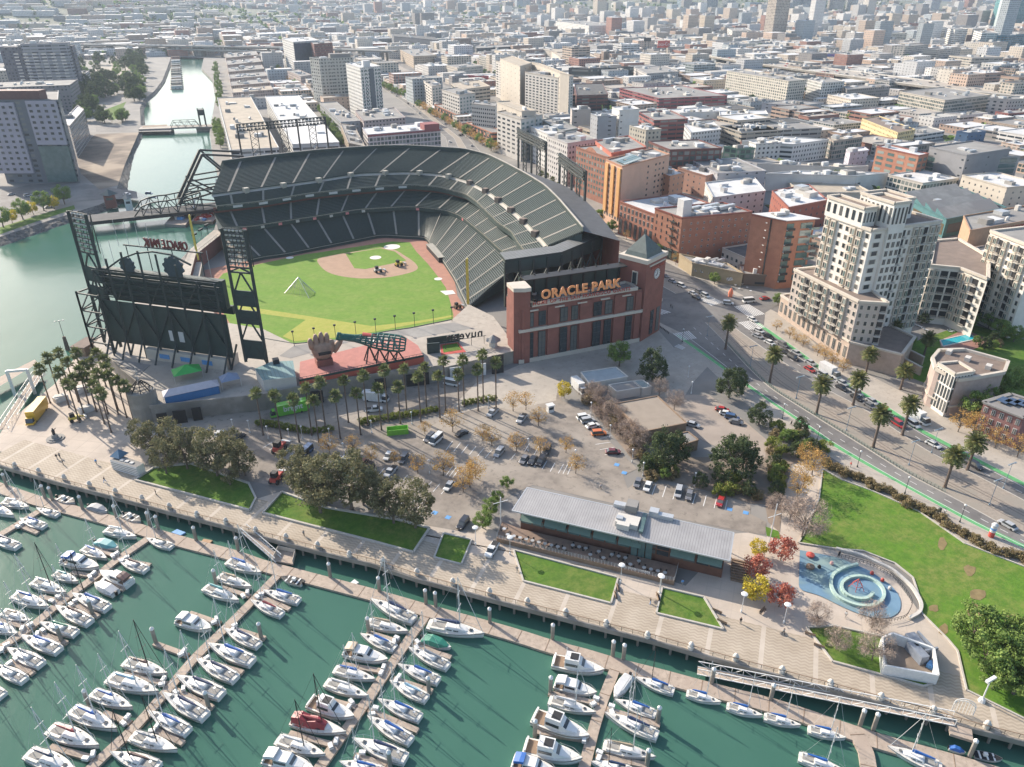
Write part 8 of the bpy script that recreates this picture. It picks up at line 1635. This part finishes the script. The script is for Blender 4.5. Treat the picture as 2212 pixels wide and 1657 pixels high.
def car(kind):
 L,W_,H={'car':(4.6,1.8,1.42),'suv':(4.8,1.9,1.75),'pickup':(5.6,2.0,1.8),'van':(5.6,2.1,2.3),'truck':(8.5,2.5,3.4),'trailer':(12,2.6,4)}[kind];t=thing(kind,kind,kind);m=MB();wl=.75 if kind in('car','suv')else.95
 def sec(x,w_,z0,z1):return[(x,-w_,z0),(x,-w_*.98,z1*.9+z0*.1),(x,-w_*.85,z1),(x,w_*.85,z1),(x,w_*.98,z1*.9+z0*.1),(x,w_,z0)]
 w2=W_/2;m.loft([sec(-L/2,w2*.9,.35,wl),sec(-L*.46,w2,.3,wl+.12),sec(0,w2,.28,wl+.15),sec(L*.42,w2,.3,wl+.05),sec(L/2,w2*.88,.35,wl-.1)],paint);m.build('body',t,O3)
 m=MB();a,b,c_,d={'car':(-1.9,-1.2,.5,1.3),'suv':(-2.3,-2.0,.7,1.4),'pickup':(-.5,-.2,1.0,1.7),'van':(-2.7,-2.6,1.7,2.5),'truck':(2.3,2.4,3.5,4.1),'trailer':(4.4,4.5,5.3,5.9)}[kind];hh=min(H,2.4)
 def gs(x,z,k):return[(x,-w2*k,wl+.1),(x,-w2*k*.86,z),(x,w2*k*.86,z),(x,w2*k,wl+.1)]
 m.loft([gs(a,wl+.15,.9),gs(b,hh-.05,.92),gs(c_,hh-.05,.92),gs(d,wl+.12,.88)],glc);m.build('cabin_glass',t,O3);m=MB();m.box((b+c_)/2,0,hh-.06,c_-b+.1,W_*.8,.07,paint);m.build('roof',t,O3)
 if kind=='pickup':m=MB();m.box(-1.7,0,wl+.1,2.0,1.6,.08,M['black']);m.build('load_bed',t,O3)
 if kind in('truck','trailer'):m=MB();m.box(-1.3 if kind=='truck' else-1.2,0,1.0,6.2 if kind=='truck' else 10.4,W_,H-1,paint);m.build('cargo_box',t,O3)
 for sx in(-.31,.31):
  for s in(-1,1):m=MB();m.tube((L*sx,s*(w2-.22),.34),(L*sx,s*(w2+.01),.34),.34,tyre,10);m.build('wheel',t,O3)
 if kind in('car','suv'):[MB().box(L/2-.06,q,.58,.1,.32,.12,M['roofw']).build('headlight',t,O3)for q in(-.6,.6)]
 return t
CK={k:car(k)for k in('car','suv','pickup','van','truck','trailer')};CU=set();cl_used={}
CC={'white':(.72,.72,.70),'silver':(.42,.43,.44),'grey':(.18,.18,.19),'black':(.025,.025,.03),'red':(.42,.03,.03),'orange':(.62,.16,.03),'blue':(.06,.12,.25),'maroon':(.16,.03,.03),'yellow':(.70,.42,.03),'green':(.16,.50,.05)}
def cars(k,items,where,group):
 byc={}
 for x,y,dx,dy,cn,ty in sorted(items):
  p=P(k,x,y);q=P(k,x+dx,y+dy);d=q-p;n=byc.get((cn,ty),0);byc[(cn,ty)]=n+1;lab='%s %s %s'%(cn,ty,where);tot=sum(1 for i in items if(i[4],i[5])==(cn,ty))
  if tot>1:lab+=', %s such from the left'%ordn(n)
  z=.1 if k in(6,34,24)else.06
  rz=atan2(d.y,d.x);pr=CK[ty];c_=CC[cn]
  if ty not in CU:
   CU.add(ty);o=pr;o.location=(p.x,p.y,z);o.rotation_euler=(0,0,rz);o['label']=lab;o['group']=group;[setattr(v,'color',(*c_,1))for v in[o]+KIDS[o.name]]
  else:o=dup(pr,(p.x,p.y,z),rz,1,lab,group,(*c_,1))
  o['category']=ty
E0=list(CK.items());KID0={k:list(KIDS[v.name])for k,v in E0}
def dupk(ty,*a):return dup(CK[ty],*a)
cars(32,[(1145,640,-35,50,'white','car'),(1275,665,-35,50,'grey','suv'),(1165,780,-45,50,'silver','pickup'),(975,750,-45,50,'black','suv'),(920,705,-40,40,'maroon','car'),(700,680,-45,40,'silver','car'),(780,680,40,15,'white','car'),(745,735,40,-30,'grey','car'),(1670,900,-40,50,'white','car'),(1790,1225,-45,55,'black','suv'),(1500,485,-45,40,'grey','suv'),(1558,505,-50,45,'white','van'),(2045,268,-45,40,'silver','pickup'),(2100,612,-40,45,'silver','suv'),(435,610,-50,45,'blue','van'),(1780,445,40,-20,'black','car'),(2040,1455,-50,80,'white','pickup')],'in the left half of the car park','cars in the car park')
cars(33,[(85,320,-40,50,'silver','pickup'),(620,305,60,-10,'white','suv'),(655,335,60,-10,'silver','suv'),(695,380,60,-15,'white','car'),(750,445,60,-5,'orange','suv'),(872,605,65,0,'maroon','car'),(300,590,-25,50,'black','suv'),(105,672,-35,50,'grey','car'),(178,680,-35,50,'black','car'),(250,685,-35,50,'black','suv'),(1087,872,-25,60,'grey','car'),(1172,905,-25,60,'white','car'),(1437,955,-15,60,'silver','suv'),(1530,980,-15,60,'grey','car'),(1800,1035,-25,60,'red','car'),(1815,240,60,10,'red','car'),(1850,275,60,12,'white','car'),(1900,308,60,12,'blue','suv'),(1935,348,60,12,'grey','car'),(1560,370,55,15,'silver','car'),(580,60,50,50,'white','truck')],'in the right half of the car park','cars in the car park')
cars(6,[(620,615,50,22,'white','car'),(612,648,50,22,'silver','car'),(680,652,50,22,'black','car'),(685,688,50,25,'white','car'),(765,700,50,28,'grey','suv'),(775,740,50,28,'black','car'),(845,750,50,30,'silver','car'),(825,778,50,28,'black','suv'),(930,808,50,28,'silver','car'),(925,848,50,30,'red','car'),(1045,872,50,28,'white','truck'),(1010,885,50,30,'silver','suv'),(1120,930,50,30,'silver','car'),(1115,960,50,30,'black','car'),(1205,988,50,30,'silver','suv'),(1205,1018,50,30,'black','car'),(1300,1042,50,30,'silver','car'),(1285,1068,50,30,'grey','car'),(1455,1178,50,30,'red','suv'),(1545,1178,50,30,'white','suv'),(1570,1145,50,30,'white','truck'),(1665,1300,50,25,'white','car'),(1910,1425,50,28,'black','suv'),(435,450,60,5,'white','suv'),(560,438,60,-5,'white','van'),(655,422,60,-8,'red','car'),(225,392,45,22,'white','car'),(300,405,45,22,'white','suv'),(260,380,45,22,'grey','car'),(245,415,45,22,'black','car'),(580,548,45,25,'white','car'),(100,318,45,22,'silver','car'),(155,345,45,22,'white','suv'),(55,285,45,22,'grey','car')],'in the boulevard traffic','boulevard traffic')
cars(34,[(2065,1240,-60,-35,'silver','car')],'driving alone in the near lanes by the park','boulevard traffic')
cars(32,[(1690,15,60,12,'white','van'),(1040,150,60,5,'white','truck'),(290,260,-70,15,'green','trailer'),(1020,240,50,-5,'white','pickup')],'on the shaded road below the podium wall','service vehicles')
cars(31,[(1895,450,50,-45,'white','car'),(325,290,-60,75,'yellow','trailer'),(2070,480,40,-30,'black','car')],'on the paved area at the left','service vehicles')
cars(21,[(1100,30,60,0,'white','car'),(1330,60,60,0,'silver','car'),(1290,25,60,0,'blue','suv'),(1600,15,60,0,'silver','car'),(420,140,50,-10,'white','car'),(100,30,40,-8,'silver','car'),(240,40,40,-8,'white','suv')],'by the steel bridge approach','cars near the bridge')
o_=[o for o in bpy.data.objects if o.get('label','').startswith('green trailer')][0];text('bright',2.6,M['roofw'],'lettering',None,(0,0,0),(0,0,0),.03,bold=.06)
tx=bpy.data.objects['lettering']if 'lettering' in bpy.data.objects else None
for o in list(C.objects):
 if o.name.startswith('lettering')and o.parent is None:o.parent=o_;o.location=(-1.2,1.33,1.7);o.rotation_euler=(pi/2,0,pi)
def traffic(LO,n,z,label,group,lanes):
 L,off=LO
 for i in range(n):
  f=RQ.random()*(len(L)-1.01);a=int(f);p=L[a].lerp(L[a+1],f-a)+off[a]*RQ.choice(lanes);d=L[a+1]-L[a];c_=CC[RQ.choice(('white','white','silver','grey','black','red'))];q=pix(p)
  if not(-20<q[0]<2240 and q[1]>-5):continue
  if 'm' not in CU:
   CU.add('m');mb=MB();mb.box(0,0,.3,4.7,1.8,.75,paint);mb.loft([[(x,-.8*k,1.0),(x,-.7*k,z_),(x,.7*k,z_),(x,.8*k,1.0)]for x,z_,k in((-2,1.02,1),(-1.3,1.5,1),(.5,1.5,1),(1.4,1.02,1))],glc);mb.box(-.4,0,1.48,1.8,1.35,.05,paint);cars.p=top('distant_car',mb,label,'car',(0,0,0),group);o=cars.p
  else:o=cars.p.copy();C.objects.link(o)
  o.location=(p.x,p.y,z);o.rotation_euler=(0,0,atan2(d.y,d.x));o.color=(*c_,1);o['label']=label;o['group']=group
traffic(I80,190,14.05,'tiny car in the dense traffic of the upper right motorway','cars on the upper right motorway',(-.85,-.65,-.45,-.25,.25,.45,.65,.85));traffic(I28,30,18.05,'tiny car on the motorway over the channel head','cars on the channel motorway',(-.6,-.2,.2,.6))
KL=([a.lerp(b,.5)for a,b in zip(kgL,kgR)],[(b-a)/2 for a,b in zip(kgL,kgR)]);traffic(KL,46,.12,'small car on the avenue behind the ballpark','cars on the avenue behind the ballpark',(-.8,-.5,.5,.8))
def rig(label,k,x,y,m_,s=1.0,name='loader',cat='loader',z=FZ+.1,rz=.3):
 p=P(k,x,y);t=thing(name,label,cat,(p.x,p.y,z),rz);t.scale=(s,s,s);mb=MB();mb.box(0,0,.6,2.6,1.2,.8,m_);mb.build('body',t,O3);mb=MB();mb.box(-.4,0,1.4,1.1,1.1,1.0,M['black']);mb.build('cab',t,O3)
 for a in(-.9,.9):
  for b in(-.75,.75):mb=MB();mb.tube((a,b-.15,.5),(a,b+.15,.5),.5,M['black'],8);mb.build('wheel',t,O3)
 mb=MB();mb.beam((1.2,0,1),(2.4,0,.5),.3,m_);mb.box(2.6,0,.2,.5,1.8,.6,M['alu']);mb.build('bucket',t,O3)
rig('yellow loader standing on the infield dirt, the right one',22,1235,645,M['yellow'],1.3);rig('pale loader standing on the infield dirt, the left one',22,1055,700,M['stone'],1.3,rz=.1);rig('small utility cart near the left field corner',22,1740,1010,M['wood'],1.1)
rig('yellow forklift on the left plaza',31,650,325,M['yellow'],1.2,'forklift','forklift',.05);rig('folded red boom lift at the left end of the car park',32,205,590,M['redpaint'],1.6,'boom_lift','boom lift',.08,.9);rig('bright red machine below the left end of the car park',32,180,850,M['redpaint'],1.5,'boom_lift','boom lift',.08,.9);rig('blue scissor lift trailer beside the red boom lift',32,400,640,M['bluepaint'],1.5,'trailer','trailer',.08,.9)
t=thing('skip','bright green open skip on the edge of the car park','skip',tuple(P(32,1225,430)),.42);gm=mat('skip_green',(.20,.50,.05),.5,.15,1);mb=MB()
for x,y,sx,sy in((0,-1.2,6.5,.15),(0,1.2,6.5,.15),(-3.2,0,.15,2.4),(3.2,0,.15,2.4)):mb.box(x,y,0,sx,sy,1.9,gm)
mb.box(0,0,.05,6.4,2.3,.2,M['wood']);mb.build('bin',t,O3);t.rotation_euler=(0,0,-.25)
cg=thing('batting_cage','grey metal batting cage frame with netting on the outfield grass','batting cage',tuple(P(22,400,880)));q=[P(22,*c_)for c_ in((245,880),(460,925),(515,875),(330,830))];u=V3(0,0,5.5);ap=P(22,380,850)+u*1.1;mb=MB()
for v in q:mb.tube(v,ap,.14,M['alu'],4)
for a,b in zip(q,q[1:]+q[:1]):mb.tube(a,b,.14,M['alu'],4);[mb.tube(a.lerp(b,i/8),ap.lerp(a.lerp(b,i/8),.3),.04,M['roofg'],3)for i in range(1,8)]
mb.build('frame',cg)
for k,x,y,lab in((31,530,150,'white equipment tent box among the plaza palms'),(31,750,245,'second white tent box right of the first on the plaza'),(31,715,70,'white cabin at the back of the palm grove')):p=P(k,x,y);mb=MB();mb.box(0,0,0,4,2.6,1.8,M['roofw'],.5);mb.beam((-1.6,0,1.95),(1.6,0,1.95),2,M['stone'],.3);o=top('storage_box',mb,lab,'storage box',(0,0,0));o.location=p
t=thing('plaza_statue','dark bronze statue on a stepped base on the left plaza','statue',tuple(P(31,480,480)));l=t.location;mb=MB();mb.lathe(l.x,l.y,[(2.6,.05),(2.6,.3),(1.8,.3),(1.8,.6),(1.0,.6),(.8,1.6)],M['roofg'],12);mb.build('plinth',t);mb=MB();mb.lathe(l.x,l.y,[(.4,1.6),(.45,2.6),(.5,3.1),(.2,3.3),(.25,3.6),(.1,3.8)],M['black'],8);mb.beam((l.x,l.y,3),(l.x+.9,l.y,3.6),.2,M['black']);mb.build('figure',t)
t=thing('ticket_booth','small white parking booth at the car park entrance','booth',tuple(P(33,330,245)));l=t.location;mb=MB();mb.box(l.x,l.y,0,2,1.6,2.4,M['white_metal']);mb.build('wall',t);mb=MB();mb.box(l.x,l.y,2.4,2.5,2.1,.3,M['roofw']);mb.build('roof',t);mb=MB();mb.box(l.x,l.y-.82,1.1,1.6,.08,.9,M['glass']);mb.build('window',t)
t=thing('advert_column','white and red striped advertising column beside the cycle lane','advertising column',tuple(P(34,1925,1325)));l=t.location;mb=MB();mb.lathe(l.x,l.y,[(.7,.1),(.7,1.6)],M['redpaint'],14);mb.lathe(l.x,l.y,[(.68,1.6),(.68,3.6),(.8,3.7),(.3,4.3)],M['roofw'],14);mb.lathe(l.x,l.y,[(.7,2.3),(.7,2.8)],M['bluepaint'],14);mb.build('drum',t)
t=thing('searchlight_post','white lamp post with a double head at the stepped corner right of the promenade','lamp post',tuple(P(9,1825,1290)));l=t.location;mb=MB();mb.lathe(l.x,l.y,[(.7,.1),(.5,.8),(.15,1),(.12,6)],M['white_metal'],8);mb.beam((l.x-1.2,l.y,6),(l.x+1.2,l.y,6.2),.6,M['white_metal'],.5);mb.build('post',t)
t=thing('flag_mast','white flag mast with a crossyard on the small lawn by the plaza trees','mast',tuple(P(34,10,1380)));l=t.location;mb=MB();mb.tube((l.x,l.y,0),(l.x,l.y,12),.14,M['white_metal'],6);mb.tube((l.x-2,l.y,8.5),(l.x+2,l.y,8.5),.08,M['white_metal'],4);mb.build('pole',t)
t=thing('flag_mast','white flag mast with a crossyard at the left end of the restaurant','mast',tuple(P(32,2115,1230)));l=t.location;mb=MB();mb.tube((l.x,l.y,0),(l.x,l.y,9),.14,M['white_metal'],6);mb.tube((l.x-2,l.y,7.5),(l.x+2,l.y,7.5),.08,M['white_metal'],4);mb.build('pole',t)
def lamp(name,label,h,m_,head,group,pts):
 t=thing(name,label,'lamp post',O3,group=group);mb=MB();mb.lathe(0,0,[(.22,0),(.2,.6),(.08,.7),(.06,h)],m_,6);mb.build('post',t,O3);mb=MB()
 if head=='disc':mb.lathe(0,0,[(.2,h),(.75,h+.1),(.7,h+.25),(.1,h+.4)],M['white_metal'],12)
 elif head=='globe':mb.lathe(0,0,[(.1,h-.05),(.3,h+.12),(.3,h+.35),(.08,h+.5)],M['white_metal'],8)
 else:mb.box(.8,0,h-.2,1.5,.25,.2,m_);mb.box(-.8,0,h-.2,1.5,.25,.2,m_);mb.box(1.4,0,h-.35,.5,.4,.35,M['alu']);mb.box(-1.4,0,h-.35,.5,.4,.35,M['alu'])
 mb.build('lamp_head',t,O3)
 for i,(k,x,y)in enumerate(pts):
  if i==0:t.location=P(k,x,y)
  else:dup(t,P(k,x,y),0,1,label,group)
  (t if i==0 else C.objects[-1])
lamp('disc_lamp','white lamp post with a round disc head on the waterfront path',5.2,M['white_metal'],'disc','disc lamps on the waterfront',[(9,20,685),(9,480,790),(9,718,850),(8,1638,625),(8,1020,467),(8,828,412),(8,1858,690)])
lamp('globe_lamp','short white globe lamp in the car park',4.2,M['white_metal'],'globe','globe lamps of the car park',[(32,108,480),(32,292,505),(32,402,480),(32,640,500),(32,762,630),(32,1000,430),(32,1348,355),(32,2008,220),(32,1500,780),(31,2020,420),(31,2160,430),(33,680,270),(33,845,470),(33,1037,685),(33,1130,800),(33,1575,890),(33,1165,100),(33,1548,90),(33,140,590),(6,215,985),(6,195,890),(33,545,690)])
lamp('street_lamp','dark blue green globe lamp along the boulevard pavement',5.2,M['steel'],'globe','globe lamps along the boulevard',[(34,122,310),(34,420,510),(34,770,725),(34,1180,955),(34,1655,1200),(34,2200,1490),(23,1970-500,1300)])
lamp('tram_pole','tall blue grey tram line pole on the boulevard median',8.4,mat('pole_blue',(.20,.27,.33),.5,.15,1),'arm','tram poles on the median',[(34,240,135),(34,675,410),(34,1215,710),(34,1910,1055),(34,1410,605),(34,2030,912),(6,568,825),(6,845,1015),(6,310,640)])
bl=MB();bl.lathe(0,0,[(.16,.05),(.16,.85),(.08,1.0)],M['black'],6);b0=top('bollard',bl,'short black bollard at the clock tower crossing','bollard',O3,'black bollards at the crossing');
for i in range(17):o=b0 if i==0 else b0.copy();i and C.objects.link(o);o.location=P(23,1168+i*11.5,1092+i*8.6)
bn=thing('bench','dark slatted bench at the edge of a waterfront lawn','bench',O3,group='benches by the lawns');mb=MB();mb.box(0,0,.42,2.2,.5,.08,M['wood']);mb.build('seat',bn,O3);mb=MB();mb.box(0,.25,.5,2.2,.08,.5,M['wood']);mb.build('backrest',bn,O3);[MB().box(x,0,0,.1,.45,.42,M['black']).build('leg',bn,O3)for x in(-.9,.9)]
for i,(k,x,y,r_)in enumerate(((9,345,790,2.1),(9,372,850,2.1),(9,865,920,2.2),(9,915,985,2.2),(9,15,710,1.2),(9,600,790,.3),(8,1625,660,1.2),(8,1612,700,1.2),(8,1850,715,1.2))):
 if i==0:bn.location=P(k,x,y);bn.rotation_euler=(0,0,r_)
 else:dup(bn,P(k,x,y),r_)
def person(x,y,z,rz,shirt,legs,walk,label):
 me=bpy.data.meshes.new('person');s=.28 if walk else.06;V=[(0,0,.95),(0,0,1.2),(0,0,1.42),(0,0,1.52),(0,0,1.66),(.02,0,1.74),(0,.1,.9),(s*.6,.1,.5),(s,.1,.08),(s+.14,.1,.03),(0,-.1,.9),(-s*.3,-.1,.5),(-s*1.2,-.1,.1),(-s*1.2+.13,-.1,.03),(0,.2,1.4),(-s*.6,.25,1.12),(-s*.2,.24,.88),(0,-.2,1.4),(s*.6,-.25,1.12),(s+.1,-.24,.9)]
 E=[(0,1),(1,2),(2,3),(3,4),(4,5),(0,6),(6,7),(7,8),(8,9),(0,10),(10,11),(11,12),(12,13),(2,14),(14,15),(15,16),(2,17),(17,18),(18,19)];r_=[.14,.13,.15,.055,.1,.09,.09,.065,.045,.045,.09,.065,.045,.045,.06,.045,.035,.06,.045,.035]
 b=bmesh.new();ly=b.verts.layers.skin.verify();vv=[b.verts.new(q)for q in V]
 for a_,b_ in E:b.edges.new((vv[a_],vv[b_]))
 for i,q in enumerate(r_):vv[i][ly].radius=(q,q*(1.35 if i in(1,2)else 1));vv[i][ly].use_root=i==0
 b.to_mesh(me);b.free()
 o=bpy.data.objects.new('person',me);C.objects.link(o);o.modifiers.new('skin','SKIN');dg=bpy.context.evaluated_depsgraph_get();dg.update();m2=bpy.data.meshes.new_from_object(o.evaluated_get(dg));bpy.data.objects.remove(o);o=bpy.data.objects.new('person',m2);C.objects.link(o)
 m2.materials.clear();[m2.materials.append(q)for q in(legs,shirt,SKN,HAIR)]
 for p in m2.polygons:zc=p.center.z;p.material_index=3 if zc>1.72 or(zc>1.64 and p.center.x<-.02)else 2 if zc>1.48 or(abs(p.center.y)>.2 and zc<1.0)else 1 if zc>.97 else 0
 o.location=(x,y,z);o.rotation_euler=(0,0,rz);return meta(o,label,'person')
SKN=mat('skin',(.42,.26,.19),.6,.1,3);HAIR=mat('dark_hair',(.04,.03,.02),.7,.2,3);CL={'black':M['black'],'grey':M['roofg'],'white':M['roofw'],'blue':M['bluepaint'],'red':M['redpaint']}
for i,(k,x,y,sh,lg_,lab)in enumerate(((31,495,655,'black','grey','person in black walking on the left plaza, left of a pair'),(31,520,645,'grey','black','person in grey walking on the left plaza, right of a pair'),(31,548,705,'black','black','person in dark clothes below the pair on the left plaza'),(31,835,700,'blue','grey','person in a blue top walking alone near the white hut'),(31,908,855,'black','blue','person in black walking on the promenade below the white hut'),(31,1350,965,'black','black','person in black in the tree shade on the promenade'),(32,415,1320,'grey','black','person in grey on the promenade near the left ramp'),(33,765,915,'white','black','person in a white shirt crossing the car park'),(34,710,725,'red','grey','runner in a red top on the boulevard pavement'),(34,1520,1135,'white','black','runner in white beside the waste bin on the pavement'),(34,198,365,'black','black','person in black at the upper end of the boulevard pavement'),(9,475,855,'black','grey','person in black on the plaza below the first disc lamp'),(9,715,915,'grey','black','person in grey by the disc lamp near the playground'),(9,150,640,'blue','grey','person in blue in the shade below the restaurant'),(8,1805,745,'black','blue','person in black beside the bench between the two lawns'),(23,1370,1005,'black','black','person in black waiting at the clock tower crossing'),(23,1385,1010,'grey','black','person in grey waiting at the clock tower crossing'),(9,1025,480,'black','black','person in black at the playground railing'),(9,1062,820,'white','grey','person in white below the playground'),(8,1060,565,'grey','grey','person in grey beside the left end of the sunny lawn'))):
 p=P(k,x,y);person(p.x,p.y,.12,R.uniform(0,6.2),CL[sh],CL[lg_],i%3!=2,lab)
t=thing('waste_bin','dark green waste bin beside the boulevard cycle lane','bin',tuple(P(34,1480,1110)));mb=MB();l=t.location;mb.lathe(l.x,l.y,[(.4,.1),(.45,1.1),(.2,1.3)],M['steelp'],10);mb.build('drum',t)
fc=thing('tram_fence','low green railing along the near side of the boulevard median','fence',tuple(lowR[8]));mb=MB();L=resample(lowR,150)[18:118]
for a,b in zip(L,L[1:]):mb.tube(a+V3(.4,.3,.1),a+V3(.4,.3,1.1),.05,M['steel'],4);[mb.beam(a+V3(.4,.3,z),b+V3(.4,.3,z),.06,mat('rail_green',(.10,.20,.17),.5,.1,1)if 'rail_green' not in bpy.data.materials else bpy.data.materials['rail_green'])for z in(.4,.75,1.1)]
mb.build('rail',fc)
g=MB();g.box(2000,6000,-8,30000,22000,520,M['black'])
hz_=g.build('haze');m=bpy.data.materials.new('haze_air');m.use_nodes=True;t=m.node_tree;t.nodes.clear();v=t.nodes.new('ShaderNodeVolumePrincipled');v.inputs['Density'].default_value=0.72e-4;v.inputs['Color'].default_value=(.70,.84,1,1);v.inputs['Anisotropy'].default_value=.2;oo=t.nodes.new('ShaderNodeOutputMaterial');t.links.new(v.outputs[0],oo.inputs['Volume']);hz_.data.materials.clear();hz_.data.materials.append(m);meta(hz_,kind='stuff')
